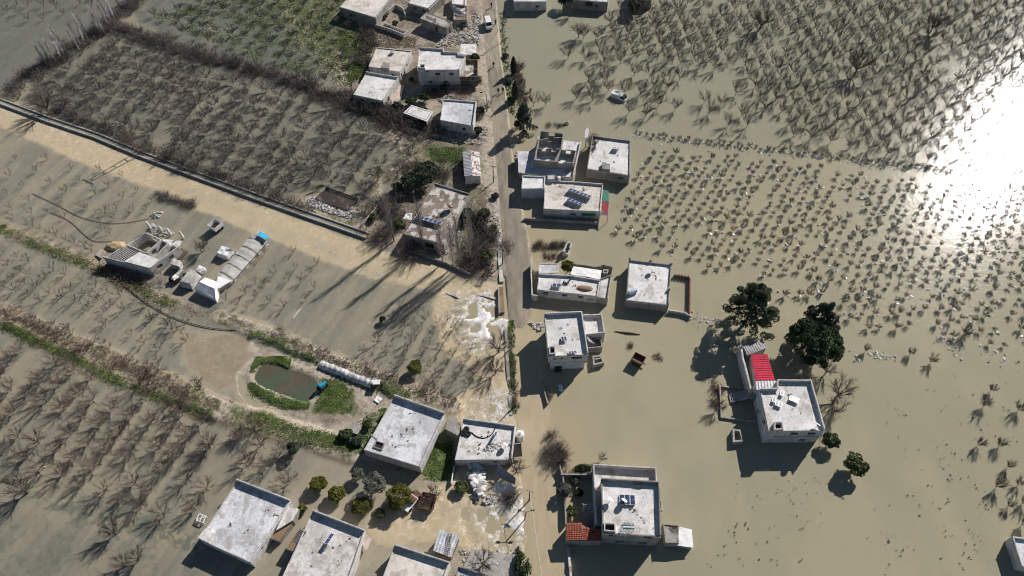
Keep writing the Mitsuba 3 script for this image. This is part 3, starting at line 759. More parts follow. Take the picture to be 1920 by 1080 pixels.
# the long compound
kL, xyL, zL = house('compound_house', 'long low house with walled compound, white tarp and citrus tree behind', [(1007, 540.5), (1120.5, 553), (1125.5, 524.7), (1069, 515.5), (1010.5, 512.5)], 2.9, [.1, .3, .5, .5, .1], 'roof_white', 'wall_white',
                    W(0, (.15, .46, .73), 1.5, 1.1, .8) + W(0, (.92,), 1.1, .6, .5))
k2, _, z2 = house('side_wing', 'lower right wing of the compound house with rust-streaked roof', [(1121, 555), (1140, 559), (1147, 514), (1126, 521)], 2.6, [.1, .45, .3, .1], 'roof_pinkish', 'wall_grey')
wall_run('compound_wall', 'tall outer wall along the left of the compound beside the road', 'wall', [(995.6, 490), (996.5, 520), (997.8, 552)], 2.0, .25, 'wall_white', jag=.08, seed=11)
wall_run('compound_wall', 'front boundary wall at the foot of the compound house', 'wall', [(998, 552.5), (1007, 554)], 1.9, .25, 'wall_white')
wall_run('compound_wall', 'ragged rear wall of the compound above the white tarp', 'wall', [(1079, 494), (1108, 498), (1128, 497.5), (1130, 495), (1148, 499)], 2.3, .22, 'wall_grey', jag=.3, seed=12)
k = thing('brush_shed', 'small white shed piled with a dome of grey brushwood', 'shed')
shell(k, gl([(1009.5, 512.5), (1046.5, 511), (1047, 494), (1010, 494)], 2.6), 2.5, [.1, .1, .1, .1], 'roof_grey', 'wall_white')
k = thing('tarp_shelter', 'white plastic tarp stretched behind the compound house', 'tarp')
sheet(k, 'cover', [gp(1069.7, 514, 2.7), gp(1125.5, 523.5, 2.6), gp(1129, 507, 2.5), gp(1075, 499.5, 2.6)], 'tarp_white', sag=.16, n=26)
part(k, 'wall', extr(gl([(1070.5, 513), (1124.5, 522.5), (1128, 508), (1076, 500.5)], 2.2), -1, 2.0), 'wall_grey')
solar('two solar panels on the left half of the compound house roof', (1036, 532.5), (1052, 533.5), zL, 2, l=1.2, tilt=18)
hatch(k2, [(1130, 511), (1140, 512), (1141, 505.5), (1131, 505)], z2, .8)
k = thing('sand_heap', 'brown sand heap on the compound house roof', 'heap')
c = gp(1096.5, 541, zL); rng = np.random.default_rng(5)
m = trimesh.creation.icosphere(3, 1.0); v = m.vertices * [1.7, .8, .45]; v[:, 2] = np.maximum(v[:, 2], 0) ** 1.0; v += (meshkit.fbm(m.vertices * 2 + 3, 3)[:, None] - .5) * [.4, .3, .16] * 1.2; m.vertices = v
m.apply_transform(trimesh.transformations.rotation_matrix(-.12, [0, 0, 1])); m.apply_translation(c)
add(k, m, 'soil_mat', True)
for x, y, w in [(1057, 531, 'first'), (1061, 532, 'second'), (1065, 531.5, 'third'), (1069, 525, 'fourth')]:
    c = gp(x, y, zL); k = thing('paint_can', w + ' from the left of four dark cans on the compound house roof', 'can', 'cans on the compound roof')
    add(k, tube([c, c + [0, 0, .5]], .18, 8), 'hose_black')

# lower right: two storeys with the walled terrace
kD, xyD, zD = house('grand_house', 'large two-storey house with three blue solar panels, by the red tiled porch', [(1131, 997), (1240, 1003.3), (1237, 902), (1127.8, 895.6)], 5.5, [.12, .85, .85, .3], 'roof_white', 'wall_grey',
                    W(0, (.34, .73), 1.2, 1.5, .8) + W(0, (.8,), 4.0, 1.6, .7) + W(0, (.15,), 4.0, .7, .5))
k = thing('walled_terrace', 'lower terrace with high parapet wrapping the back of the large house', 'terrace')
shell(k, gl([(1117.5, 980), (1131.5, 981), (1128.5, 912), (1233.5, 920), (1230.7, 876.2), (1112, 869.3)], 3.5), 2.4, [.2, .01, .01, 1.1, 1.1, 1.1], 'roof_pinkish', 'wall_white')
hatch(kD, [(1132.5, 995), (1154, 996.5), (1154.5, 980), (1133, 979)], zD, .75)
solar('three blue solar panels side by side on the large house roof', (1161, 928), (1190, 929.5), zD, 3, l=1.75, tilt=5)
k = thing('solar_water_heater', 'solar water heater with blue tank at the near edge of the large roof', 'water heater')
c = gp(1177, 994, zD); c2 = gp(1178, 983, zD); e = np.array([1.0, -.05, 0]); e /= np.linalg.norm(e)
part(k, 'tank', tube([c + [0, 0, 1.1] - e * .95, c + [0, 0, 1.1] - e * .9, c + [0, 0, 1.1] + e * .9, c + [0, 0, 1.1] + e * .95], [.15, .24, .24, .15], 12), 'pale_blue_tin', 40)
for i in range(9):
    s = -.85 + i * .21
    part(k, 'collector_tube', tube([c + e * s + [0, 0, 1.0], c2 + e * s + [0, .15, .25]], .05, 6), 'hose_black')
part(k, 'stand', cat_([beam(c + e * s, c + e * s + [0, 0, 1.0], .06) for s in (-.9, .9)] + [beam(c2 + e * s, c2 + e * s + [0, 0, .3], .06) for s in (-.9, .9)] + [beam(c - e * .9 + [0, 0, .9], c + e * .9 + [0, 0, .9], .05)]), 'alu')
dish('left satellite dish on the large house roof', 1143, 941, zD); dish('right satellite dish on the large house roof below the blue panels', 1169, 943, zD)
k = thing('bed_frame', 'rusty metal bed frame lying at the back of the large house roof', 'frame')
q = gl([(1189, 913), (1203.5, 914), (1205, 908), (1191, 907.5)], zD)
part(k, 'rail', cat_([beam(q[i] + [0, 0, .3], q[(i + 1) % 4] + [0, 0, .3], .08) for i in range(4)] + [beam(p, p + [0, 0, .35], .07) for p in q]), 'rust')
q = gl([(1236, 953), (1243, 954), (1242, 936), (1236.5, 935.5)], 3.8)
k = part(kD, 'balcony', extr(q, 2.3, 2.5), 'concrete'); part(k, 'railing', extr(q, 2.5, 3.3) - extr(inset(q, -.12), 2.4, 4), 'wall_white')
k = thing('tiled_porch', 'porch with red clay tile roof at the near left of the large house', 'porch')
pa, pb, pc, pd = gp(1061, 1013, 2.4), gp(1093, 1012.5, 2.4), gp(1091, 981, 3.0), gp(1062, 981, 3.0)
pe, pf = gp(1129, 1014, 2.4), gp(1129, 994, 2.8)
part(k, 'wall', extr(np.array([pa, pe, pf, pc, pd])[:, :2] * .997 + np.array([pa, pe, pf, pc, pd])[:, :2].mean(0) * .003, -1, 2.25), 'wall_grey')
for (A, B, C, D, nr, nc) in ((pa, pb, pc, pd, 9, 10), (pb, pe, pf, pc * .4 + pb * .6 + (pf - pe) * .6, 6, 11)):
    for i in range(nr):
        for j in range(nc):
            f = lambda s, t: A * (1 - s) * (1 - t) + B * s * (1 - t) + C * s * t + D * (1 - s) * t
            p00, p10, p11, p01 = f(j / nc, i / nr), f((j + .94) / nc, i / nr), f((j + .94) / nc, (i + 1.15) / nr), f(j / nc, (i + 1.15) / nr)
            q = [v + [0, 0, z] for v, z in ((p00, .1), (p10, .1), (p11, .0), (p01, .0), (p00, .04), (p10, .04), (p11, -.06), (p01, -.06), ((p00 + p10) / 2, .16), ((p11 + p01) / 2, .06))]
            part(k, 'tile', hull(q), 'tile_red')
stairs('flight of steps inside the shaded yard left of the large house', (1103, 985), (1102, 944), .2, 2.6, 1.6, 11)
wall_run('yard_wall', 'wall at the back of the planted yard left of the large house', 'wall', [(1053, 889), (1111, 889.5)], 1.4, .25, 'wall_grey')
wall_run('yard_wall', 'roadside wall of the planted yard with the olive bush', 'wall', [(1050, 874), (1056, 893), (1060, 940), (1061, 980)], 1.2, .25, 'wall_grey', jag=.15, seed=15)
wall_run('broken_wall', 'broken pale wall running to the frame foot below the tiled porch', 'wall', [(1065, 1014), (1067, 1040), (1071, 1082)], .9, .4, 'rubble_mat', jag=.6, seed=16, per=.8)
k = thing('outbuilding', 'small concrete outbuilding with brushwood on top, right of the large house', 'outbuilding')
shell(k, gl([(1248, 1017), (1273, 1018), (1273, 984), (1243, 981)], 2.2), 2.0, [.1, .1, .2, .2], 'concrete', 'wall_grey')
k = thing('tarp_shelter', 'white tarpaulin shelter beside the small outbuilding at lower right', 'tarp')
sheet(k, 'cover', [gp(1267.5, 1022, 1.9), gp(1300, 1027, 1.3), gp(1297, 993, 1.5), gp(1273.5, 987.5, 2.2)], 'tarp_white', sag=.14, n=20, seed=3)
part(k, 'wall', extr(gl([(1269, 1020.5), (1298, 1025.5), (1295.5, 994.5), (1274.5, 989.5)], 1.2), -1, 1.1), 'tarp_grey')
k, _, _ = house('cut_off_house', 'low house cut by the right edge of the frame', [(1917, 1060), (1960, 1070), (1955, 1012), (1899, 1005.5)], 2.6, [.2, .5, .5, .4], 'roof_grey', 'wall_white')

# ------------------------------------------------------------------ houses along and left of the road
# white house with coloured awning
kW, xyW, zW = house('awning_house', 'white flat-roofed house with two solar rows and a green and red awning', [(1019.4, 389.5), (1126, 394.5), (1130.9, 344.5), (1080, 340), (1022, 336.5)], 3.2, [.2, .3, .5, .4, .15], 'roof_beige', 'wall_white',
                    W(0, (.53,), 1.5, 1.3, .7) + W(0, (.19,), 2.1, .4, .3))
k, _, _ = house('side_wing', 'plain white wing reaching to the road from the awning house', [(978, 353.5), (1021, 352.5), (1022, 330.5), (979.2, 328.6)], 3.4, [.25, .3, .3, .25], 'roof_white', 'pale_plaster')
solar('long row of six solar panels on the awning house roof', (1069, 354), (1110, 369), zW, 6, l=1.6, tilt=24)
solar('shorter row of four solar panels nearest the awning house front edge', (1067, 372), (1094, 383), zW, 4, l=1.5, tilt=24)
k = thing('awning', 'striped cloth awning, green behind and maroon in front, on the right of the white house', 'awning')
q = [gp(x, y, 2.5) for x, y in ((1128, 354.5), (1141.6, 356.2), (1141.6, 377), (1139.8, 403.5), (1128.5, 394), (1128.5, 377))]
sheet(k, 'green_cloth', [q[0], q[1] - [0, 0, .3], q[2] - [0, 0, .3], q[5]], 'green_cloth', sag=.1, n=12)
sheet(k, 'maroon_cloth', [q[5], q[2] - [0, 0, .3], q[3] - [0, 0, .3], q[4]], 'maroon_cloth', sag=.1, n=12, seed=2)
sheet(k, 'white_cloth', [gp(1115, 398, 2.0), gp(1126, 394, 2.5), gp(1139, 404.5, 2.2), gp(1131, 403, 1.9)], 'tarp_white', sag=.08, n=12, seed=4)
part(k, 'strut', cat_([beam(p - [0, 0, .35], p * [1, 1, 0], .1) for p in q[1:4]]), 'pole_grey')
k = thing('shop_front', 'dark green shop front under the awning house roof edge', 'shop front')
a, d, o, L = edge_frame(xyW, 0)
c = a + d * (L * .8) + o * .08
part(k, 'cloth', box(c[0], c[1], 1.7, 3.2, .1, .8, math.atan2(d[1], d[0])), 'green_cloth')
wall_run('yard_wall', 'long low wall standing in the water in front of the awning house', 'wall', [(983, 408), (1040, 411), (1119, 416)], 1.0, .3, 'wall_grey', jag=.1, seed=21, per=3)
k = thing('roof_room', 'small water tank and box on the back corner of the awning house roof', 'tank')
c = gp(1033, 338, zW); part(k, 'box', box(c[0], c[1], zW + .5, 1.6, 1.2, 1.0, -.05), 'wall_white'); part(k, 'barrel', tube([c + [1.9, 0, .1], c + [1.9, 0, 1.0]], .4, 12), 'plastic_white', 40)

# roofless two-storey ruin
k = thing('roofless_house', 'two-storey grey house with roofless upper rooms beside the road', 'house')
low = gl([(972, 323), (1001, 327), (1074.5, 331.5), (1089, 268), (1010, 255), (1001, 285), (971, 283)], 2.7)[:, :2]
body = extr(low, -1.2, 2.5)
a, d, o, L = edge_frame(low, 1)
wins = [(a + d * L * t, z, w, h) for t, z, w, h in ((.68, 1.3, 1.2, .7), (.32, 2.0, .6, .3))]
for c, z, w, h in wins: body -= box(c[0], c[1], z, w, .5, h, math.atan2(d[1], d[0]))
part(k, 'lower_wall', body, 'wall_grey'); part(k, 'floor', extr(inset(low, .05), 2.503, 2.7), 'roof_grey')
for c, z, w, h in wins: part(k, 'window', box(c[0] - o[0] * .2, c[1] - o[1] * .2, z, w - .02, .05, h - .02, math.atan2(d[1], d[0])), 'pane_mat')
up = gl([(1002.5, 298), (1074.5, 304), (1080, 281.5), (1052, 277), (1056.6, 248.9), (1013.2, 244)], 5.2)[:, :2]
r = random.Random(8)


def ragged(a, b, z0, z1, th, jag, mat, hole=None):
    L = np.hypot(*(b - a)); d = (b - a) / L; o = np.array([-d[1], d[0]]) * th / 2; n = max(2, int(L / 1.1)); t = [z1 - r.choice([0, 0, 0, .2, .4, .9]) * jag for _ in range(n)]
    q = m3.Manifold()
    for i in range(n):
        s0, s1 = a + d * (L * i / n), a + d * (L * (i + 1) / n + .002)
        c = (s0 + s1) / 2
        w = box(c[0], c[1], (z0 + t[i]) / 2, L / n + .01, th, t[i] - z0, math.atan2(d[1], d[0]))
        q = w if q.is_empty() else q + w
    if hole: c = a + d * L * hole[0]; q -= box(c[0], c[1], z0 + hole[1], hole[2], 1, hole[3], math.atan2(d[1], d[0]))
    part(k, 'upper_wall', q, mat)


segs = [(0, 1, .5, None), (1, 2, .2, None), (2, 3, .4, (.5, 1.5, 1.2, 1.0)), (3, 4, .1, None), (4, 5, .1, (.5, 1.7, 1.5, 1.0)), (5, 0, .1, None)]
for i, j, jag, hole in segs:
    ragged(up[i], up[j], 2.7, 5.0, .24, jag, 'wall_grey', hole)
ragged(up[0] * .58 + up[5] * .42, up[3], 2.7, 4.8, .2, 1.0, 'wall_grey'); ragged((up[0] + up[1]) * .52 - up[0] * .04, up[3], 2.7, 4.9, .2, .2, 'wall_grey')
ragged(up[0] * .25 + up[5] * .75, up[4] * .8 + up[3] * .2, 2.7, 4.7, .2, 1.2, 'wall_grey')
part(k, 'parapet', beam([*low[2], 2.7 + .35], [*low[3], 2.7 + .35], .25, .75), 'wall_white')
rubble('broken blocks and rags scattered over the open floor of the roofless house', [(1056, 290), (1080, 283), (1086, 272), (1056, 262)], 60, .12, .4, .3, 5)
for m_ in [v for kk, v in scene.items() if kk == 'rubble_heap']: pass
labels['rubble_heap']['label'] = 'broken blocks and rags on the open floor of the roofless house'
k = thing('signboard', 'tall white pointed board on a post behind the roofless house', 'sign')
b0 = gp(1097.5, 277.5); part(k, 'post', beam(b0 - [0, 0, 1], b0 + [0, 0, 3.0], .16), 'pole_grey')
hexa = np.array([(0, 0), (.55, .6), (.6, 2.6), (.1, 3.4), (-.4, 2.7), (-.5, .6)])
m = trimesh.creation.extrude_polygon(Polygon(hexa), .12, engine='earcut'); m.apply_transform(np.array([[.95, .1, .09, 0], [.3, .95, -.29, 0], [0, .3, .95, 0], [0, 0, 0, 1.0]])); m.apply_translation(b0 + [0, 0, 2.8]); part(k, 'board', m, 'plastic_white')
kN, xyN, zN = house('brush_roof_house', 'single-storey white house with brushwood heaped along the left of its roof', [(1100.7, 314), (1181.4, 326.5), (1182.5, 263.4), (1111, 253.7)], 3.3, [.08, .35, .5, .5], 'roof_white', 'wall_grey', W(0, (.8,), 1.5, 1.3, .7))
k = part(kN, 'stair_box', extr(gl([(1129, 315.5), (1144, 317.5), (1144, 305), (1129, 303.5)], zN + .9), zN, zN + .85), 'wall_grey'); c = gp(1140.5, 305.5, zN + .9); part(k, 'lid', box(c[0], c[1], zN + .9, 1.1, .6, .08, -.1), 'plastic_white')
solar('dark pair of solar panels at the back of the brushwood house roof', (1150, 277), (1161, 279), zN, 2, l=1.3)

# village at the top
house('cream_house', 'white house at the left of the village with a pink tiled yard', [(661.9, 174.6), (717.8, 186.5), (747.4, 144), (686.3, 133.7)], 3.3, [.1, .45, .55, .12], 'roof_white', 'wall_white', W(0, (.27, .72), 1.6, 1.0, .8) + W(1, (.3,), 1.1, 1.0, 1.9))
kT2, _, zT2 = house('upper_house', 'white flat-roofed house with a grey box on its roof, second from the left', [(690.9, 123), (749.3, 133.7), (771.5, 95), (706.7, 88.3)], 3.3, [.08, .15, .25, .1], 'roof_beige', 'wall_white', W(0, (.76,), 1.6, 1.0, .8) + W(1, (.1,), 1.1, .9, 1.9) + W(1, (.55,), 1.6, .8, .9))
part(kT2, 'stair_box', extr(gl([(714, 126), (729, 128.5), (731, 118), (718, 116.5)], zT2 + 1.2), zT2, zT2 + 1.2), 'wall_grey')
solar('small solar panel at the back of the upper white house roof', (735, 97), (742, 98), zT2, 1, l=1.3)
k = thing('tiled_yard', 'pink tiled yard with a low wall beside the left village house', 'yard')
part(k, 'floor', extr(gl([(720, 199), (734, 202), (752, 183), (757, 160), (746, 158)], .5), -.3, .5), 'pink_tile')
kT3, _, zT3 = house('tall_house', 'two-storey white house with stepped roof edge, tallest in the upper village', [(782, 128), (861, 127.5), (872.4, 103), (859.4, 102.2), (859.4, 97.2), (831.7, 96.5), (831.7, 91), (785.4, 87.5)], 5.6,
                    [.12, .3, .6, .6, .6, .6, .6, .2], 'roof_white', 'wall_white', W(0, (.47, .8), 3.7, 1.3, .8) + W(0, (.28, .65), 1.2, 1.0, .7) + W(0, (.23,), 4.6, .8, .4), band=(0, 2.5))
hatch(kT3, [(786, 127.5), (797, 127.5), (797, 120), (787, 120)], zT3, .6)
house('brown_annexe', 'low unroofed brown-walled rooms at the right of the tall village house', [(862, 144), (896, 144), (896, 112), (873, 110)], 2.8, [1.0, 1.0, 1.0, 1.0], 'roof_dirty', 'wall_brown')
house('blue_roof_house', 'white house with bluish roof bearing a painted curve, beside the road', [(825.2, 222.5), (887.2, 233.8), (893, 189.5), (830.7, 184.6)], 3.6, [.12, .5, .4, .15], 'roof_grey', 'wall_white', W(0, (.7,), 1.6, 1.0, .9) + W(0, (.35,), 2.6, .5, .35))
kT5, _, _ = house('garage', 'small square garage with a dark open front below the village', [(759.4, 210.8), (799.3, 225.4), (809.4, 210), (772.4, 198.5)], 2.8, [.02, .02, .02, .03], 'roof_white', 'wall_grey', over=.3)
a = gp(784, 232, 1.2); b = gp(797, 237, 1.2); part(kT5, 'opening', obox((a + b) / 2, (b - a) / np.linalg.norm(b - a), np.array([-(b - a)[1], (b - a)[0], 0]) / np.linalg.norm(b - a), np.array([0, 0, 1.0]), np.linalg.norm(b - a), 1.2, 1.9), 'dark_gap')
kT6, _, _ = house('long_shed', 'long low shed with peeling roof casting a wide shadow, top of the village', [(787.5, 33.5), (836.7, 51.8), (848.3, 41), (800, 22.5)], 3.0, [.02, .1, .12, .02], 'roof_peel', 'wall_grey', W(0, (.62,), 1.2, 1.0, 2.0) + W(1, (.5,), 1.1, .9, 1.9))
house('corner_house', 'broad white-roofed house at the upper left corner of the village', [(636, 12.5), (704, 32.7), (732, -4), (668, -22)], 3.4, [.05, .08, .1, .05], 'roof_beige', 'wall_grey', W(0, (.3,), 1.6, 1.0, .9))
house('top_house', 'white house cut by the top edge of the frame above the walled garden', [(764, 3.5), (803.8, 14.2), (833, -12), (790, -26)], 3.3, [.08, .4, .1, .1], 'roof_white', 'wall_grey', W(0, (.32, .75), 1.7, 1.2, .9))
wall_run('garden_wall', 'long white wall stepping beside the corner house garden', 'wall', [(703, 45), (735, 55), (757, 64), (764, 58)], 1.3, .25, 'wall_white')
wall_run('garden_wall', 'white inner wall curving above the walled village garden', 'wall', [(728, 18), (742, 8), (755, 14), (760, 26)], 1.5, .25, 'wall_white')
wall_run('garden_wall', 'thin wall between the two planting beds of the village garden', 'wall', [(720, 42), (760, 58)], .9, .2, 'wall_white')
k = thing('collapsed_shed', 'small block shed with a white roof slab slumped across it', 'shed')
shell(k, gl([(850, 37), (875.5, 36.5), (876, 11), (851, 10)], 2.2), 1.9, [.25, .25, .3, .3], 'roof_dirty', 'wall_grey')
sheet(k, 'slab', [gp(843.5, 7, 3.4), gp(853, 26, 2.4), gp(873, 27.5, 2.3), gp(856, 16, 3.4)], 'roof_white', th=.18, sag=.1, n=10)
house('rubble_top_house', 'half-broken white room at the top edge beside the road', [(847, 5), (872, 8), (874, -14), (848, -16)], 2.8, [.1, .4, .1, .3], 'roof_white', 'wall_white')
k = thing('fallen_roof', 'fallen roof slab of a destroyed roadside room among rubble', 'ruin')
sheet(k, 'slab', [gp(861, 101, 1.9), gp(893, 103, 2.1), gp(893, 83, 2.3), gp(864, 82, 2.2)], 'roof_white', th=.2, sag=.25, n=14, seed=3)
part(k, 'wall', extr(gl([(875, 102), (892, 102), (892, 98), (875, 97)], 1.6), -.3, 1.6), 'wall_grey')
house('waterside_house', 'white house standing in the flood at the top right of the road', [(963, 2.5), (1025, 2.5), (1027, -28), (966, -28)], 3.3, [.08, .1, .1, .1], 'roof_white', 'wall_white', W(0, (.72,), 1.6, 1.0, .8))
house('tree_screened_house', 'grey house behind the dark trees at the top edge', [(1072, -1), (1140, 4), (1144, -24), (1076, -28)], 3.2, [.08, .1, .1, .1], 'roof_grey', 'wall_grey', W(0, (.7,), 1.6, .9, .8))
house('tree_screened_house', 'farther small house at the top edge, right of the dark trees', [(1180, -2), (1222, 0), (1226, -20), (1184, -24)], 3.0, [.08, .1, .1, .1], 'roof_grey', 'wall_grey')
# gabled tin shed
k = thing('tin_shed', 'narrow gabled shed of silvery rust-streaked tin beside the road', 'shed')
eW0, eW1, r0, r1, eE0, eE1 = gp(867.2, 284.3, 2.6), gp(870.6, 331, 2.6), gp(882.3, 282.2, 3.3), gp(885.4, 329.1, 3.3), gp(899, 285.6, 2.6), gp(901.7, 330, 2.6)
sheet(k, 'roof', [eW0, eW1, r1, r0], 'white_tin', corr=.05, pitch=.5, along=0)
sheet(k, 'roof', [r0 + [.02, 0, 0], r1 + [.02, 0, 0], eE1, eE0], 'rusty_tin', corr=.05, pitch=.5, along=0)
ins = lambda p, q, t=.04: p * (1 - t) + q * t
q = [ins(eW0, eE0), ins(eE0, eW0), ins(eE1, eW1), ins(eW1, eE1)]
part(k, 'wall', hull([[*p[:2], z] for p in q for z in (-.3, 2.48)] + [ins(r0, r1) - [0, 0, .12], ins(r1, r0) - [0, 0, .12]]), 'white_tin')

# the old dark-roofed house behind the poplars
kM, xyM, zM = house('dark_roof_house', 'old house with dark peeling roof and a row of solar panels behind the poplars', [(757, 437), (832, 456), (880.7, 362.7), (815.4, 342.8)], 3.5, [.05, .12, .35, .08], 'roof_dirty', 'wall_grey', W(0, (.62,), 1.4, 2.2, 1.8) + W(0, (.2,), 1.7, 1.0, 1.0))
solar('row of six blue solar panels near the front of the dark roof', (783, 404), (831, 417.5), zM, 6, l=1.6, tilt=20)
dish('rust-red satellite dish on the dark peeling roof', 843, 394, zM, .85, mat='rust')
k = thing('white_debris', 'crumpled white sheets at the left corner of the dark-roofed house', 'sheet')
sheet(k, 'cover', [gp(755, 409, 1.6), gp(772, 412, 1.6), gp(773, 400, 1.9), gp(762, 399, 1.7)], 'tarp_white', sag=.4, n=14, seed=8)
wall_run('boundary_wall', 'low dark boundary wall along the track below the dark-roofed house', 'wall', [(742, 461), (793, 477), (838, 492), (880, 512)], .9, .25, 'wall_grey', jag=.1, seed=31)
wall_run('field_wall', 'slanting pale wall between scrub and poplars left of the dark-roofed house', 'wall', [(709, 382), (694, 402), (676, 421)], 1.0, .3, 'concrete')
k = thing('burnt_slab', 'tilted fallen roof slab with dark hollow behind it, by the canal', 'ruin')
sheet(k, 'slab', [gp(590, 372, .5), gp(650.5, 394.5, .5), gp(668, 378, 1.6), gp(607, 357, 1.6)], 'roof_burnt', th=.22, sag=.1, n=12, seed=2)
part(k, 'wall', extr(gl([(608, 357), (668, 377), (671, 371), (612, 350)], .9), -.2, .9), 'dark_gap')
rubble('white rubble spilled round the tilted slab beside the canal', [(577, 378), (588, 366), (592, 375), (650, 398), (664, 390), (667, 408), (655, 411), (620, 400), (578, 388)], 420, .1, .4, .35, 7)

# concrete irrigation channel
k = thing('irrigation_canal', 'raised concrete irrigation channel running beside the dirt track', 'canal')
cz = gl(CANAL, .6)
for a, b in zip(cz[:-1], cz[1:]):
    d = (b - a)[:2]; L = np.hypot(*d); d /= L; o = np.array([-d[1], d[0]]); ang = math.atan2(d[1], d[0]); m = (a + b)[:2] / 2
    n = max(1, int(L / 6))
    for i in range(n):
        c = a[:2] + d * L * (i + .5) / n
        for s in (-1, 1):
            part(k, 'panel', box(c[0] + o[0] * .75 * s, c[1] + o[1] * .75 * s, .22, L / n - .06, .24, .8 + .03 * ((i * 7) % 3), ang), 'canal_side')
    part(k, 'bed', box(m[0], m[1], .12, L + .1, 1.25, .35, ang), 'canal_bed')

# lower left block
kF, xyF, zF = house('plain_house', 'large plain house with mottled grey-white roof beside the green strip', [(681, 840), (786.7, 872.5), (833.8, 772.4), (738.9, 738.9)], 3.4, [.25, .35, .9, .06], 'roof_grey', 'wall_white', W(1, (.2, .68), 2.0, 1.0, .6))
hatch(kF, [(699, 838), (716, 843.5), (722, 831), (705, 825)], zF, .25, mat='wall_grey')
stairs('dark flight of steps at the left edge of the plain grey roof', (692, 838), (702, 818), 1.2, 2.6, 1.3, 7)
block('concrete_pad', 'flat concrete cistern cover in the grass beside the plain house', 'cistern', [(651, 807), (669, 813.5), (681, 799), (663, 791)], .1, .5, 'concrete')
kG, xyG, zG = house('debris_roof_house', 'white-roofed house with tyres, hose and debris on top, beside the flooded road', [(852.5, 860), (960, 859), (966.7, 797), (868.9, 783.5)], 3.1, [.05, .5, .6, .12], 'roof_white', 'wall_white', W(0, (.7,), 1.6, .8, .7))
block('annexe', 'small low annexe at the back left corner of the debris-strewn house', 'annexe', [(835.6, 804), (860, 817), (863, 793), (842, 785)], -.3, 2.6, 'wall_grey', 'concrete')
stairs('outside concrete stair on the right of the debris-strewn house', (968, 857), (966, 831), .6, 2.7, 1.9, 9)
rubble('line of white rubble along the front of the debris-strewn roof', [(904, 858), (945, 857), (940, 840), (915, 845)], 70, .08, .26, .1, 9)
v, f = None, None
for kk in ('rubble_heap_002',):
    if kk in scene: scene[kk]['to_world'] = T().translate([0, 0, zG - .1])
for x, y, w in ((869, 812, 'nearest left'), (874.5, 805.5, 'back left'), (877.5, 814, 'nearest right'), (873.5, 808.5, 'middle')):
    k = thing('tyre', f'{w} one of four old tyres lying on the debris-strewn roof', 'tyre', 'tyres on the roof')
    m = trimesh.creation.torus(.42, .17, 16, 8); m.apply_translation(gp(x, y, zG) + [0, 0, .17]); add(k, m, 'tyre', True)
k = thing('hose', 'curved black hose lying across the debris-strewn roof', 'hose')
add(k, tube(smooth_line([gp(x, y, zG + .06) for x, y in ((884, 810), (892, 818), (905, 822), (917, 819), (925, 811), (929, 801))], 3), .09), 'hose_black', True)
solar('single upright solar panel on the debris-strewn roof', (928, 811), (933, 811.5), zG, 1, l=1.7, tilt=45)
k = thing('water_tank', 'white plastic tank standing at the right wall of the debris-strewn house', 'tank')
c = gp(975, 822, .0); part(k, 'barrel', tube([c, c + [0, 0, 1.9], c + [0, 0, 2.1]], [.75, .75, .3], 14), 'plastic_white', 40); part(k, 'lid', tube([c + [0, 0, 2.1], c + [0, 0, 2.2]], .25, 10), 'tarp_grey')
dish('white satellite dish near the stair of the debris-strewn roof', 948, 838, zG, .5)
rng = np.random.default_rng(77)
sack_spots = [(882, 874), (888, 876), (893, 873), (899, 876), (903, 881), (905, 888), (896, 884), (890, 884), (880, 889), (886, 893), (893, 894), (899, 893), (904, 897), (884, 899), (890, 903), (897, 903), (905, 906), (887, 910), (893, 913), (899, 911), (906, 913), (891, 920), (898, 921), (904, 921), (901, 928)]
for i, (x, y) in enumerate(sack_spots):
    k = thing('sack', 'bulging white sack in the heap below the debris-strewn house', 'sack', 'white sacks heaped in the yard')
    m = trimesh.creation.icosphere(2, 1.0); v = m.vertices; v = np.sign(v) * np.abs(v) ** .6 * [1.0, .62, .42]; v += (meshkit.fbm(m.vertices * 1.5 + i * 3.1, 3)[:, None] - .5) * .3
    m.vertices = v * rng.uniform(.5, .72); m.apply_transform(trimesh.transformations.euler_matrix(rng.uniform(-.3, .3), rng.uniform(-.3, .3), rng.uniform(0, 6.28))); m.apply_translation(gp(x, y, .5) + [0, 0, rng.uniform(-.05, .35)])
    add(k, m, 'tarp_grey' if i % 3 == 1 else 'sack_white', True)
k = thing('collapsed_roof', 'collapsed corrugated grey tin sheets in the roadside yard', 'roof sheets')
sheet(k, 'sheet', [gp(930, 893, .8), gp(966, 909, .5), gp(967, 896, 1.6), gp(933, 869, 2.2)], 'grey_tin', corr=.07, pitch=.5, sag=.2)
sheet(k, 'sheet', [gp(918, 921, .5), gp(960, 928, .6), gp(967, 914, 1.5), gp(933, 903, 1.6)], 'white_tin', corr=.07, pitch=.5, sag=.2, seed=4)
wall_run('yard_wall', 'pale bar-like wall dividing grass and yard below the plain house', 'wall', [(851, 874), (846, 905)], 1.0, .18, 'wall_white')
kE, xyE, zE = house('corner_roof_house', 'big house with pale mottled roof at lower left, stair yard on its right', [(370.4, 1008), (467.6, 1052.2), (543, 935.6), (443.5, 897)], 3.4, [.12, .3, .9, .2], 'roof_grey', 'wall_white', W(1, (.22,), 1.9, 1.1, .6))
part(kE, 'roof_room', extr(gl([(371, 1008), (391, 1018), (402, 1000), (384, 991)], zE + .45), zE, zE + .45), 'roof_white')
k = thing('stair_yard', 'white tiled terrace with a dark stairwell right of the big lower left house', 'terrace')
part(k, 'wall', extr(gl([(516, 996), (549, 976), (560.5, 954), (540, 947)], 2.0), -1, 1.9), 'wall_grey'); part(k, 'floor', extr(inset(gl([(516, 996), (549, 976), (560.5, 954), (540, 947)], 2.0), -.05), 1.9, 2.0), 'roof_white')
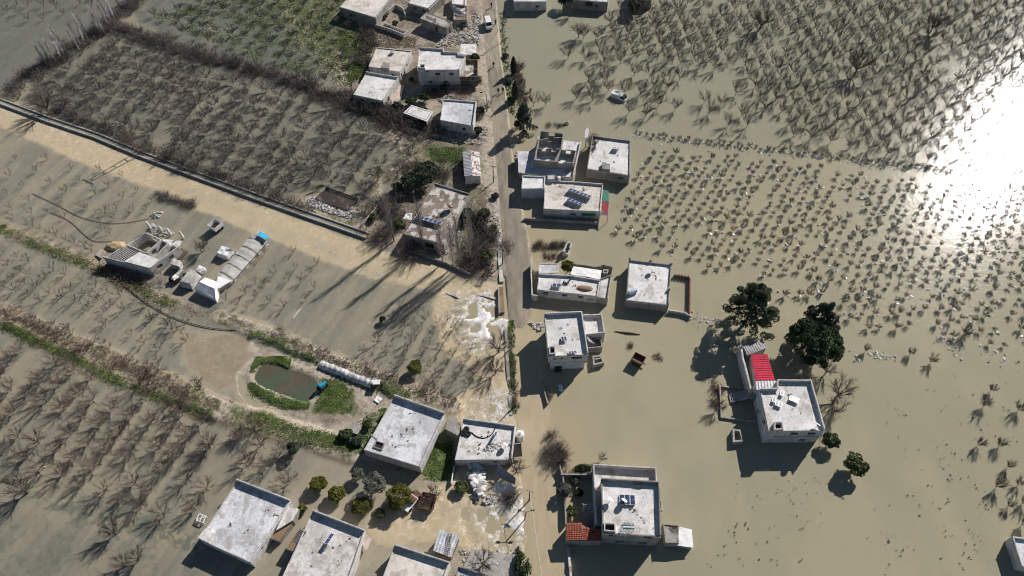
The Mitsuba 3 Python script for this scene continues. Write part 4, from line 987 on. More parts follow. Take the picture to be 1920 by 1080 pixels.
block('lower_deck', 'brown-floored deck under the white tiled terrace at lower left', 'deck', [(502, 1007), (523, 1014), (546, 984), (540, 972)], -.5, 2.0, 'wall_grey', 'soil_mat')
stairs('comb-like stair along the right edge of the big lower left roof', (513, 990), (521, 964), 1.6, 2.6, 1.0, 9)
kE2, xyE2, zE2 = house('framed_roof_house', 'second lower left house with one tall solar panel on its roof', [(527, 1078), (641, 1118), (683.3, 992.3), (585, 954.2)], 3.4, [.12, .3, .9, .12], 'roof_pinkish', 'wall_white')
solar('single tall blue solar panel on the second lower left house', (621, 1000), (628, 1002.5), zE2, 1, l=2.2, tilt=22)
stairs('comb-like stair along the left edge of the second lower left roof', (553, 1020), (570, 993), 1.8, 2.7, 1.0, 9)
block('stair_landing', 'brown landing block against the left wall of the second lower left house', 'landing', [(538, 1029), (551, 1034), (565, 1004), (556, 999)], -.4, 2.3, 'wall_grey', 'soil_mat')
k = thing('canopy', 'pinkish broken board canopy at the right wall of the second lower left house', 'canopy')
sheet(k, 'board', [gp(676, 1017, 1.8), gp(687, 1032, 1.4), gp(697, 1011, 1.6), gp(686, 1000, 2.0)], 'pink_tile', th=.1, sag=.15, n=10)
kE3, _, _ = house('foot_house', 'house with mottled roof cut by the lower frame edge', [(705, 1110), (815, 1132), (842.6, 1052.7), (739.2, 1018.8)], 3.2, [.12, .3, .8, .12], 'roof_beige', 'wall_white')
house('foot_house', 'low house at the lower frame edge, right of the mottled roof', [(846, 1108), (910, 1128), (926, 1082), (860, 1060)], 2.6, [.1, .1, .5, .1], 'roof_grey', 'wall_grey')
block('yard_slab', 'cracked grey concrete slab under the creeping bare tree at the frame foot', 'slab', [(868, 1066), (964, 1090), (966, 1040), (885, 1030)], -.1, .6, 'concrete')
k = thing('tin_hut', 'hut roofed with white corrugated tin, a ladder lying on it', 'hut')
q4 = [gp(811.9, 1032.2, 2.2), gp(846.2, 1044.8, 2.1), gp(861.6, 1004.3, 2.5), gp(824, 993.3, 2.5)]
sheet(k, 'roof', q4, 'pale_tin', corr=.06, pitch=.5, sag=.12)
part(k, 'wall', extr(np.array([ins(q4[0], q4[2], .05), ins(q4[1], q4[3], .05), ins(q4[2], q4[0], .05), ins(q4[3], q4[1], .05)])[:, :2], -.5, 2.0), 'wall_brown')
k = thing('ladder', 'metal ladder lying on the white tin hut roof', 'ladder')
a, b = gp(839, 1041, 2.45), gp(844, 1001, 2.75); s = np.array([.3, .05, 0])
part(k, 'rail', beam(a - s, b - s, .07), 'rust'); part(k, 'rail', beam(a + s, b + s, .07), 'rust')
for i in range(11): part(k, 'rung', beam(a + (b - a) * (i + .5) / 11 - s, a + (b - a) * (i + .5) / 11 + s, .06), 'rust')

# the half-built ruin among the small trees
k = thing('half_built_house', 'half-built white house with open rooms and bare roof beams in the flooded field', 'house')
fp = gl([(191.6, 479.4), (279.7, 502), (334, 461), (262, 430)], 2.9)[:, :2]
P_ = lambda s, t: fp[0] * (1 - s) * (1 - t) + fp[1] * s * (1 - t) + fp[2] * s * t + fp[3] * (1 - s) * t
r = random.Random(4)


def rwall(p, q, z1, jag=.25, hole=None, name='wall', th=.22, z0=-.5):
    L = np.hypot(*(q - p)); d = (q - p) / L; o = np.array([-d[1], d[0]]) * th / 2; n = max(1, int(L / 1.4))
    tops = [z1 - r.uniform(0, jag) for _ in range(n + 1)]
    ang = math.atan2(d[1], d[0]); ws = None
    for i in range(n):
        s0, s1 = p + d * L * i / n, p + d * (L * (i + 1) / n)
        w = m3.Manifold.hull_points([[*(s + o * e), zz] for s, tz in ((s0, tops[i]), (s1, tops[i + 1])) for e in (-1, 1) for zz in (z0, tz)])
        ws = w if ws is None else ws + w
    if hole:
        for t, z, w, h in hole: c = p + d * L * t; ws -= box(c[0], c[1], z, w, 1, h, ang)
    part(k, name, ws, 'wall_white')


rwall(P_(0, 0), P_(1, 0), 2.7, .05); rwall(P_(1, 0), P_(1, 1), 2.8, .08, [(.27, 1.5, 1.3, 1.0), (.68, 1.6, 1.2, 1.0)]); rwall(P_(1, 1), P_(.12, 1), 2.7, .5, [(.3, 1.5, 1.4, 1.6), (.75, 1.6, 1.6, 1.0)])
rwall(P_(0, 0), P_(0, .38), 2.3, .6); rwall(P_(.12, 1), P_(.1, .5), 2.6, .4); rwall(P_(.1, .5), P_(.62, .46), 2.7, .1, [(.25, 1.5, .1, .1)]); rwall(P_(.62, .46), P_(.56, 1), 2.7, .1, [(.35, 1.5, 1.3, 1.2)])
rwall(P_(.62, .46), P_(1, .44), 2.3, 1.2); rwall(P_(.78, .46), P_(.72, 1), 2.4, .6)
sl = [P_(.48, .0), P_(1.02, -.01), P_(1.0, .36), P_(.52, .4)]
part(k, 'roof_slab', extr(np.array(sl), 2.72, 2.92), 'roof_white')
for i in range(9):
    s = .1 + i * .046
    part(k, 'beam', beam([*P_(s, .02), 2.75], [*P_(s + .03, .40), 2.75], .16, .2), 'wall_white')
for j in range(5):
    t = .05 + j * .08
    part(k, 'cross_beam', beam([*P_(.08, t), 2.6], [*P_(.5, t + .01), 2.6], .1, .14), 'wood')
for (x, y, xt, yt) in ((282, 428, 274, 416), (304, 434, 297, 424), (321, 440, 312, 428), (344, 446, 336, 434)):
    b0, t0 = gp(x, y, .3), gp(xt, yt, 2.6); part(k, 'pillar', beam(b0, t0, .38), 'wall_white')
part(k, 'fallen_slab', cat_([obox(np.array([*P_(.62, 1.1), .8]), np.array([.9, -.2, .1]) / .927, np.array([.2, .9, 0]) / .922, np.array([-.1, 0, 1.0]), 5, 2.0, .2)]), 'roof_white')
rubble('broken white beams and blocks heaped behind the half-built house', [(280, 420), (312, 428), (330, 440), (300, 446), (276, 432)], 90, .12, .5, .6, 12)
rubble('small heap of pale stones and sheets behind the half-built house', [(279, 410), (290, 398), (306, 399), (296, 412)], 40, .15, .5, .6, 13)
k = thing('timber_pallet', 'bundle of timber lying in the water right of the half-built house', 'pallet')
a, b = gp(331, 483, .4), gp(347, 468, .4); d = b - a; o = np.array([-d[1], d[0], 0]); o /= np.linalg.norm(o)
for i in range(5): part(k, 'plank', beam(a + o * (i - 2) * .45, b + o * (i - 2) * .45, .25, .12), 'wood')
for i in range(4): part(k, 'batten', beam(a + d * (i + .5) / 4 - o * 1.1 - [0, 0, .13], a + d * (i + .5) / 4 + o * 1.1 - [0, 0, .13], .14, .12), 'wood')
k = thing('fallen_board', 'pinkish board leaning in the mud left of the half-built house', 'board')
sheet(k, 'board', [gp(178, 478, .3), gp(190, 484, .6), gp(199, 471, .9), gp(190, 466, .6)], 'pink_tile', th=.1, n=6)
k = thing('sand_heap', 'yellow sand heap against the left of the half-built house', 'heap')
m = trimesh.creation.icosphere(3, 1.0); v = m.vertices * [2.2, 1.3, .8]; v += (meshkit.fbm(m.vertices * 2 + 8, 3)[:, None] - .5) * .8; m.vertices = v; m.apply_translation(gp(217, 462, .2)); add(k, m, 'sand_mat', True)

# long polytunnel tent with a gabled tent at its foot
k = thing('long_tent', 'long arched tent of grey plastic with dark straps in the flooded field', 'tent')
sA, sB, nB, nA = gp(407.2, 516, 1.3), gp(432, 531, .9), gp(501, 453, .9), gp(472, 440, 1.3)
Nseg, Marc = 40, 12
for nm, rad, mat in (('cover', 0, 'tarp_grey'),):
    G_ = []
    for i in range(Nseg + 1):
        a_, b_ = sA + (nA - sA) * i / Nseg, sB + (nB - sB) * i / Nseg
        for j in range(Marc + 1):
            t = j / Marc; p = a_ * (1 - t) + b_ * t
            p = p + [0, 0, 0.62 * math.sin(math.pi * t) ** .9 - .10 * abs(math.sin(math.pi * i / Nseg * 8)) * (1 - abs(2 * t - 1)) + .12 * (meshkit.noise(np.array([i * .6, j * .8, 3.0])) - .5)]
            G_.append(p)
    V = np.array(G_); I = np.arange(len(V)).reshape(Nseg + 1, Marc + 1)
    F = np.stack([I[:-1, :-1].ravel(), I[:-1, 1:].ravel(), I[1:, 1:].ravel(), I[1:, :-1].ravel()], 1)
    part(k, 'cover', (np.vstack([V, V - [0, 0, .06]]), np.vstack([F, F[:, ::-1] + len(V)])), mat, 40)
down = lambda p: np.array([p[0], p[1], -.4])
part(k, 'side_sheet', hull([sA, nA, nB, sB, down(sA), down(nA), down(nB), down(sB)]), 'tarp_white')
for s in (.08, .29, .5, .71, .92):
    a_, b_ = sA + (nA - sA) * s, sB + (nB - sB) * s
    part(k, 'strap', tube([a_ * (1 - t) + b_ * t + [0, 0, 0.62 * math.sin(math.pi * t) ** .9 + .05] for t in np.linspace(0, 1, 14)] + [down(b_) + [.06, -.06, .3]], .05, 5), 'hose_black')
part(k, 'side_pole', tube([sB + [.1, -.1, -.1], nB + [.1, -.1, -.1]], .07, 6), 'hose_black')
for i in range(6):
    q = sB + (nB - sB) * (i + .3) / 6 + np.array([.12, -.12, 0]); part(k, 'post', beam(q, down(q), .12), 'wood')
k2_ = thing('blue_tarp', 'bright blue tarpaulin over the far end of the long tent', 'tarp')
sheet(k2_, 'cover', [gp(482, 440, 2.4), gp(499, 449, 2.0), gp(505, 442, 1.4), gp(487, 433, 1.9)], 'blue_sheet', sag=.15, n=10)
k = thing('gabled_tent', 'white gabled tent at the near end of the long grey tent', 'tent')
r0_, r1_ = gp(373.5, 528.5, 2.5), gp(402.5, 541.5, 2.5)
eA0, eA1 = gp(365, 542, 1.6), gp(404, 561, 1.5); eB0, eB1 = gp(384.5, 520, 1.7), gp(412, 530, 1.7)
sheet(k, 'roof', [eA0, eA1, r1_, r0_], 'tarp_white', sag=.08, n=16); sheet(k, 'roof', [r0_ + [0, .02, 0], r1_ + [0, .02, 0], eB1, eB0], 'tarp_white', sag=.08, n=16, seed=2)
part(k, 'wall', hull([ins(p, q, .03) * [1, 1, 0] + [0, 0, z] for p, q in ((eA0, eB1), (eA1, eB0), (eB1, eA0), (eB0, eA1)) for z in (-.5, 1.4)]), 'tarp_white')
part(k, 'wall', hull([down(r1_) * [1, 1, 0] + [-.2, 0, 0], r1_ - [.2, 0, .15], ins(eA1, eB1, .05) - [.15, 0, .1], ins(eB1, eA1, .05) - [.15, 0, .1]]), 'tarp_white')
k = thing('tent_porch', 'flat white and blue plastic porch joining the two tents', 'canopy')
sheet(k, 'roof', [gp(404, 534, 1.9), gp(411, 541, 1.7), gp(434, 526, 1.5), gp(408, 517, 1.8)], 'tarp_white', sag=.2, n=16, seed=5)
part(k, 'wall', extr(gl([(405, 534), (411, 540), (432, 527), (409, 518.5)], 1.3), -.4, 1.2), 'tarp_grey')


def covered(name, label, cat, pts, h, mat, seed, knob=.35, extra=None):
    """something square under a tied-down tarpaulin."""
    k = thing(name, label, cat)
    base = gl(pts, 0.0)[:, :2] if extra is None else gl(pts, h)[:, :2]
    c = base.mean(0)
    m = trimesh.creation.box([2, 2, 2]).subdivide().subdivide().subdivide()
    v = m.vertices.copy()
    s, t = (v[:, 0] + 1) / 2, (v[:, 1] + 1) / 2
    xy = (base[0] * ((1 - s) * (1 - t))[:, None] + base[1] * (s * (1 - t))[:, None] + base[2] * (s * t)[:, None] + base[3] * ((1 - s) * t)[:, None])
    zz = (v[:, 2] + 1) / 2
    xy = c + (xy - c) * (1.04 - .2 * zz)[:, None]
    n_ = meshkit.fbm(np.stack([xy[:, 0] * .9, xy[:, 1] * .9, zz * 1.1], 1) + seed * 5.1, 3, seed)
    P = np.stack([xy[:, 0] + (n_ - .5) * .5, xy[:, 1] + (meshkit.fbm(v * 1.7 + seed, 3) - .5) * .5, -.3 + zz * (h + .3) + (zz > .9) * (n_ - .5) * knob * 2.4], 1)
    m.vertices = P
    part(k, 'cover', m, mat, 50)
    q = base - c
    part(k, 'rope', cat_([tube([[*(c + e * 1.06), .25], [*(c + f * 1.06), .25]], .05, 5) for e, f in zip(q, np.roll(q, -1, 0))]), 'hose_black')
    return k


covered('covered_load', 'white tarpaulin tied over a load beside the long tent', 'covered load', [(409, 483), (428, 489), (440, 476), (420, 467)], 1.7, 'tarp_white', 1, .6)
covered('covered_load', 'grey box-shaped load under tarpaulin left of the gabled tent', 'covered load', [(340, 540), (363, 545), (379, 520), (362, 511)], 1.9, 'tarp_grey', 2, .2)
covered('covered_load', 'grey wrapped load nearest the half-built house, in the water', 'covered load', [(322, 504), (341, 510), (346, 498), (330, 492)], 1.6, 'tarp_grey', 3, .4)
covered('covered_load', 'small white wrapped bundle behind the grey box-shaped load', 'covered load', [(369, 511), (380, 516), (388, 508), (376, 502)], 1.1, 'tarp_white', 4, .4)
k = thing('tractor', 'old grey tractor partly covered with white sheeting, between the wrapped loads', 'tractor')
c = gp(333, 524, .0); d = gp(345, 513) - c; d /= np.linalg.norm(d); o = np.array([-d[1], d[0], 0]); ez = np.array([0, 0, 1.0])
part(k, 'bonnet', obox(c + d * 1.2 + ez * .95, d, o, ez, 1.6, .75, .7), 'tarp_grey'); part(k, 'seat', obox(c - d * .5 + ez * 1.1, d, o, ez, .5, .5, .2), 'hose_black'); part(k, 'cover', hull([c + d * x + o * y + ez * z for x, y, z in ((-1, -.7, .9), (-1, .7, .9), (.4, -.7, 1.0), (.4, .7, 1.0), (-.7, 0, 1.7), (.1, 0, 1.6))]), 'tarp_white')
for sx, rr_ in ((-.6, .75), (1.5, .5)):
    for s in (-1, 1): part(k, 'wheel', tube([c + d * sx + o * s * .7 + ez * .45, c + d * sx + o * s * 1.0 + ez * .45], rr_, 14), 'tyre', 40)


def trailer(label, p0, p1, mat, frame_mat, h=1.0, w=2.0, floor='wood'):
    k = thing('trailer', label, 'trailer')
    a, b = gp(*p0, .5), gp(*p1, .5); d = b - a; L = np.linalg.norm(d); d /= L; o = np.array([-d[1], d[0], 0]); ez = np.array([0, 0, 1.0]); c = (a + b) / 2
    part(k, 'bed', obox(c + ez * .35, d, o, ez, L, w, .1), floor)
    for s in (-1, 1):
        part(k, 'side_board', obox(c + o * s * w / 2 + ez * (.4 + h / 2), d, o, ez, L, .07, h), mat)
        part(k, 'end_board', obox(c + d * s * (L / 2 - .03) + ez * (.4 + h / 2), d, o, ez, .07, w - .08, h), mat)
        for t in (-.2, .22): part(k, 'wheel', tube([c + d * L * t + o * s * (w / 2 - .25), c + d * L * t + o * s * (w / 2 + .05)], .45, 12), 'tyre', 40)
    part(k, 'chassis', cat_([beam(c - d * L * .5 + o * s + ez * .2, c + d * L * .7 + o * s * .1 + ez * .15, .14) for s in (-.4, .4)]), frame_mat)
    return k


trailer('white-bodied farm trailer standing in the tan water behind the long tent', (399, 434), (414, 421), 'plastic_white', 'rust', 1.1, 2.2)
trailer('rusty brown farm trailer sunk in the water in front of the roadside house', (1186, 672), (1206, 682), 'rust', 'rust', .7, 1.9)
trailer('rusty farm trailer below the round citrus trees, by the bare walnut', (797, 958), (806, 928), 'rust', 'rust', .5, 2.4)

# ------------------------------------------------------------------ trees
def prisms(segs, taper=True):
    """three-sided tapering sticks; segs: (p, q, r0, r1)."""
    p = np.array([s[0] for s in segs]); q = np.array([s[1] for s in segs]); r0 = np.array([s[2] for s in segs])[:, None]; r1 = np.array([s[3] for s in segs])[:, None]
    d = q - p; d /= np.linalg.norm(d, axis=1, keepdims=True) + 1e-9
    a = np.cross(d, np.where(np.abs(d[:, 2:]) < .9, [0, 0, 1.0], [1.0, 0, 0])); a /= np.linalg.norm(a, axis=1, keepdims=True); b = np.cross(d, a)
    n = len(p)
    if taper:                                                       # to a point: 3 triangles
        V = np.stack([p + r0 * a, p + r0 * (-.5 * a + .87 * b), p + r0 * (-.5 * a - .87 * b), q], 1).reshape(-1, 3)
        F = (np.array([[0, 1, 3], [1, 2, 3], [2, 0, 3]])[None] + (np.arange(n) * 4)[:, None, None]).reshape(-1, 3)
    else:
        c = [(1, 0), (-.5, .87), (-.5, -.87)]
        V = np.stack([p + r0 * (x * a + y * b) for x, y in c] + [q + r1 * (x * a + y * b) for x, y in c], 1).reshape(-1, 3)
        F = (np.array([[0, 1, 4], [0, 4, 3], [1, 2, 5], [1, 5, 4], [2, 0, 3], [2, 3, 5]])[None] + (np.arange(n) * 6)[:, None, None]).reshape(-1, 3)
    return trimesh.Trimesh(V, F, process=False)


def unit(v): return v / (np.linalg.norm(v) + 1e-9)


def bare_tree(seed, H, W, th, nl, nb, nt, up=.6, rt=.11, tr=.024, flare=.42, curl=.25, tl=(.1, .2), wild=.45):
    """a leafless tree: a trunk, nl limbs, each with nb branches of nt twigs; W is the crown's width."""
    g = np.random.default_rng(seed)
    wood, twig = [], []
    top = np.array([g.normal(0, .08), g.normal(0, .08), th])
    wood.append((np.array([0, 0, -.5]), top, rt * 1.25, rt))
    a0 = g.uniform(0, 6.28)
    for i in range(nl):
        a = a0 + i * 2 * math.pi / nl + g.normal(0, .25)
        R = W * flare * g.uniform(.55, 1.1); z = th + (H - th) * g.uniform(.38, .62)
        mid = top + [math.cos(a) * R * .45, math.sin(a) * R * .45, (z - th) * .4]
        end = np.array([math.cos(a + g.normal(0, .2)) * R, math.sin(a + g.normal(0, .2)) * R, z])
        wood += [(top, mid, rt * .7, rt * .5), (mid, end, rt * .5, rt * .25)]
        for j in range(nb):
            t = g.uniform(.15, 1.0)
            s = mid + (end - mid) * t if g.random() < .75 else top + (mid - top) * g.uniform(.5, 1)
            d = unit(unit(end - top) * .5 + np.array([math.cos(a), math.sin(a), 0]) * .25 + g.normal(0, .42, 3) + [0, 0, up])
            L = W * g.uniform(.2, .36)
            e = s + d * L
            wood.append((s, e, rt * .26, tr * 1.2))
            for k in range(nt):
                u = g.uniform(.2, 1.0)
                q = s + (e - s) * u
                dd = unit(d * .7 + g.normal(0, wild, 3) + [0, 0, up * curl * 2])
                twig.append((q, q + dd * W * g.uniform(*tl), tr, 0))
    return prisms(wood, False), prisms(twig)


def brush(seed, R, H, n, tr=.03, lean=.5):
    """a leafless thicket: canes from the ground, with side twigs."""
    g = np.random.default_rng(seed); cane, twig = [], []
    for i in range(n):
        a = g.uniform(0, 6.28); r = R * .5 * math.sqrt(g.random()); b = np.array([math.cos(a) * r, math.sin(a) * r, -.2])
        d = unit(np.array([math.cos(a) * lean, math.sin(a) * lean, 1]) + g.normal(0, .35, 3)); L = H * g.uniform(.6, 1.15); e = b + d * L
        cane.append((b, e, tr * 1.2, tr * .6))
        for k in range(7):
            q = b + (e - b) * g.uniform(.25, 1); dd = unit(d * .4 + g.normal(0, .6, 3)); twig.append((q, q + dd * H * g.uniform(.15, .35), tr, 0))
    return prisms(cane, False), prisms(twig)


def poplar_tree(seed, H, W):
    g = np.random.default_rng(seed); wood, twig = [], []
    n = 9; prev = np.array([0, 0, -.4]); bend = g.normal(0, .25, 2)
    for i in range(n):
        t = (i + 1) / n; p = np.array([bend[0] * t * t, bend[1] * t * t, H * t]) + [g.normal(0, .05), g.normal(0, .05), 0]
        wood.append((prev, p, .19 * (1 - (i / n)) + .03, .19 * (1 - t) + .03)); prev = p
    for i in range(90):
        t = g.uniform(.1, .97); a = g.uniform(0, 6.28); s = np.array([bend[0] * t * t, bend[1] * t * t, H * t])
        L = W * g.uniform(.7, 1.5) * (1.15 - abs(t - .45)); d = unit(np.array([math.cos(a) * .33, math.sin(a) * .33, 1]) + g.normal(0, .06, 3)); e = s + d * L * 1.6
        wood.append((s, e, .045, .018))
        for k in range(7):
            q = s + (e - s) * g.uniform(.2, 1); twig.append((q, q + unit(d + g.normal(0, .28, 3)) * g.uniform(.5, 1.3), .022, 0))
    return prisms(wood, False), prisms(twig)


def shapegroup(name, children):
    scene[name] = {'type': 'shapegroup', **{nm: mikit.ply(m, mat) for nm, m, mat in children}}


def put(key, group, p, scale=1.0, ang=0.0, sz=None, tilt=0.0, ta=0.0):
    t = T().translate([float(v) for v in p]).rotate([math.cos(ta), math.sin(ta), 0], tilt).rotate([0, 0, 1], math.degrees(ang)).scale([scale, scale, scale * (sz or 1)])
    scene[key] = {'type': 'instance', 'shapegroup': {'type': 'ref', 'id': group}, 'to_world': t}


NV = 5
for i in range(NV):
    a, b = bare_tree(100 + i, 4.0, 4.2, .7, 7, 8, 11, .8, .075, .0125, .35, .25, (.14, .28), .3); shapegroup(f'vase_{i}', [('trunk', a, 'bark_dark'), ('crown', b, 'twig_dark')])
    a, b = bare_tree(200 + i, 2.3, 2.5, .35, 4, 4, 6, .65, .06, .02, .34); shapegroup(f'slim_{i}', [('trunk', a, 'bark_dark'), ('crown', b, 'twig_brown')])
    a, b = bare_tree(300 + i, 3.3, 4.6, .7, 7, 9, 10, .5, .1, .013, .38, .25, (.12, .24), .32); shapegroup(f'wide_{i}', [('trunk', a, 'bark_pale'), ('crown', b, 'twig_brown')])
    a, b = bare_tree(400 + i, 3.4, 5.4, .6, 8, 10, 14, .5, .075, .0135, .38, .25, (.1, .22), .45); shapegroup(f'russet_{i}', [('trunk', a, 'bark_dark'), ('crown', b, 'twig_russet')])
    a, b = bare_tree(500 + i, 1.7, 2.2, .15, 7, 8, 9, .95, .03, .013, .26, .25, (.12, .24), .35); shapegroup(f'drowned_{i}', [('trunk', a, 'bark_dark'), ('crown', b, 'twig_drowned')])
    a, b = brush(600 + i, 1.6, 2.0, 34, .026); shapegroup(f'brush_{i}', [('twigs', trimesh.util.concatenate([a, b]), 'twig_russet')])
    a, b = brush(650 + i, 1.2, 1.0, 26, .022, .9); shapegroup(f'weed_{i}', [('twigs', trimesh.util.concatenate([a, b]), 'twig_brown')])
for i in range(3):
    a, b = brush(760 + i, 2.6, 3.6, 120, .03, 1.0); shapegroup(f'dome_{i}', [('stems', a, 'bark_dark'), ('crown', b, 'twig_brown')])
    a, b = poplar_tree(700 + i, 15, 1.5); shapegroup(f'poplar_{i}', [('trunk', a, 'twig_poplar'), ('crown', b, 'twig_poplar')])
    a, b = poplar_tree(720 + i, 9, .7); shapegroup(f'birch_{i}', [('trunk', a, 'twig_white'), ('crown', b, 'twig_white')])
    a, b = bare_tree(740 + i, 7.5, 8.0, 1.6, 7, 11, 12, .6, .24, .026, .38); shapegroup(f'big_{i}', [('trunk', a, 'bark_dark'), ('crown', b, 'twig_brown')])

TR = np.random.default_rng(42)


def grow(name, kind, spots, label, group, cat='tree', smin=.8, smax=1.2, z=0.0, nv=NV, cap=300, sz=None, tilt=6):
    """one thing per spot; past the cap (nearest first) the rest is one stuff object."""
    spots = sorted([np.asarray(s, float) for s in spots], key=lambda s: s[1])
    rest = None
    for i, s in enumerate(spots):
        sc = TR.uniform(smin, smax) * (s[3] if len(s) > 3 else 1)
        p = [s[0], s[1], z]
        if i < cap:
            k = num(name); tag(k, label, cat, group)
        else:
            if rest is None:
                rest = name + '_far'; tag(rest, label.replace('one of the', 'more of the'), cat, None, 'stuff')
            k = num(rest + '__tree')
        put(k, f'{kind}_{TR.integers(nv)}', p, sc, TR.uniform(0, 6.28), sz, TR.uniform(0, tilt), TR.uniform(0, 6.28))


def lattice(o, a, b, poly, jit=.45, drop=.05, holes=(), seed=1):
    g = np.random.default_rng(seed); P = gl(poly)[:, :2]
    o = gp(*o)[:2]; a, b = np.array(a), np.array(b); out = []
    for i in range(-80, 81):
        for j in range(-80, 81):
            q = o + a * i + b * j
            if q[1] > 260 or abs(q[0]) > 260: continue
            out.append(q)
    q = np.array(out); s = sdist(q[:, 0], q[:, 1], P); q = q[s > 0]
    q = q + g.normal(0, jit, q.shape); q = q[g.random(len(q)) > drop]
    for h in holes:
        q = q[sdist(q[:, 0], q[:, 1], gl(h)[:, :2]) < 0]
    return [[x, y, 0] for x, y in q]


def pts(scale, ox, oy, lst): return [gp(ox + x / scale, oy + y / scale) for x, y in lst]


# far orchard right of the road: tall vase-shaped trees
far_poly = [(1085, 70), (1150, 20), (1250, -8), (1950, -12), (1960, 345), (1700, 303), (1620, 283), (1555, 275), (1480, 262), (1440, 225), (1420, 190), (1400, 160), (1330, 140), (1240, 125), (1130, 118), (1080, 95)]
sp = lattice((1486.7, 256.7), (4.35, -1.4), (-.3, 4.8), far_poly, .24, .07, seed=3)
grow('bare_fruit_tree', 'vase', sp, 'one of the tall fan-shaped bare fruit trees in the far flooded orchard at upper right', 'trees of the far right orchard', 'fruit tree', .78, 1.15)
isl = pts(4.8, 900, 0, [(790, 525), (940, 540), (1110, 640), (980, 725), (1125, 740), (1000, 805), (1150, 825), (865, 890), (1015, 900), (485, 950), (590, 950), (1390, 680), (1525, 695), (1665, 705), (1800, 720), (1690, 800), (1560, 785), (1300, 845), (1440, 860), (1580, 875), (1605, 960), (1755, 995), (1340, 1025), (1490, 1050)]) + \
    pts(3, 1280, 0, [(150, 640), (255, 710), (360, 715), (330, 655), (300, 535), (215, 585), (120, 580)])
grow('bare_fruit_tree', 'vase', isl, 'one of the scattered fan-shaped bare trees in open water near the covered white car', 'trees in the open water', 'fruit tree', .85, 1.1)
for x, y, s, lab in ((1602, 140, 1.0, 'broad dark bare tree standing out among the far right orchard rows'), (1425, 55, .85, 'large dark bare tree at the top among the far right orchard rows'), (1745, 60, .9, 'big bare tree near the top right corner of the frame')):
    k = thing('big_bare_tree', lab, 'tree'); put(k, f'big_{TR.integers(3)}', gp(x, y), s * .95, TR.uniform(0, 6))
# near orchard right: nearly drowned low trees
near_poly = [(1195, 300), (1230, 282), (1440, 300), (1600, 325), (1800, 345), (1960, 360), (1960, 672), (1790, 640), (1640, 622), (1560, 605), (1545, 575), (1500, 555), (1470, 570), (1430, 530), (1370, 500), (1330, 505), (1270, 470), (1200, 460), (1160, 445), (1150, 430), (1160, 380), (1190, 345)]
sp2 = lattice((1375, 390), (2.75, .3), (-.35, 3.3), near_poly, .28, .07, seed=5)
grow('drowned_fruit_tree', 'drowned', sp2, 'one of the low bare fruit trees drowned almost to their tips in the right-hand orchard', 'drowned trees of the right orchard', 'fruit tree', .65, 1.1)
hed = [gp(x, y) for x, y in zip(np.linspace(1195, 1780, 62), np.interp(np.linspace(1195, 1780, 62), [1195, 1290, 1440, 1640, 1780], [248, 263, 281, 305, 322]))]
k = thing('drowned_hedge', 'thin line of drowned bare bushes between the two right-hand orchards', 'hedge')
for q in hed: put(num(k + '__bush'), f'drowned_{TR.integers(NV)}', [q[0] + TR.normal(0, .4), q[1] + TR.normal(0, .5), -.2], TR.uniform(.45, .8), TR.uniform(0, 6))
lowr = pts(2.077, 1560, 560, [(585, 420), (720, 435), (570, 570), (650, 575), (640, 735), (720, 725), (685, 810), (740, 800), (680, 655), (615, 360), (130, 205), (385, 250), (300, 215), (510, 145), (735, 880)])
grow('sparse_bare_tree', 'drowned', lowr, 'one of the sparse thin bare trees in the water near the lower right edge', 'sparse trees at lower right', 'fruit tree', .95, 1.4, sz=1.15)
# lower left orchard: wide pruned trees with pale feet
o3 = pts(4.5, 0, 600, [(80, 380), (190, 265), (375, 505), (485, 380), (250, 640), (510, 560), (635, 440), (100, 590), (405, 690), (670, 630), (785, 495), (130, 790), (560, 755), (805, 690), (1185, 540), (720, 820), (970, 750), (1240, 670), (165, 980), (605, 965), (860, 880), (1130, 810), (1410, 735), (335, 1040), (755, 1040), (1020, 960), (1295, 870), (1555, 795), (1715, 865), (1455, 930), (1610, 995), (1180, 1030), (20, 480), (5, 720), (20, 900)]) + \
    pts(4.155, 0, 820, [(450, 105), (600, 165), (850, 105), (745, 230), (1010, 175), (1245, 80), (1390, 145), (1645, 75), (1560, 205), (1465, 350), (1280, 245), (1190, 420), (1060, 355), (965, 490), (820, 435), (655, 365), (500, 290), (355, 230), (205, 170), (1110, 545), (1285, 620), (1535, 560), (1630, 405), (45, 110)]) + \
    pts(3, 0, 720, [(1185, 355), (1360, 300), (1440, 255), (1465, 350), (1395, 455), (1500, 480), (1580, 395), (1630, 560), (1345, 300), (1050, 90)])
grow('pruned_fruit_tree', 'wide', o3, 'one of the wide pruned bare trees with pale trunks in the lower left orchard', 'trees of the lower left orchard', 'fruit tree', .74, 1.0, z=.1)
for x, y, s, lab in ((52, 925, .8, 'largest bare tree at the left edge below the pruned orchard rows'), (217, 1002, .6, 'lone bare tree beside the grass at the lower left'), (235, 1060, .5, 'bushy bare tree near the lower frame edge, left of the big house'), (262, 1050, .5, 'dense bare bush between the lower left tree and the big house shadow')):
    k = thing('big_bare_tree', lab, 'tree'); put(k, f'big_{TR.integers(3)}', gp(x, y), s * .9, TR.uniform(0, 6))
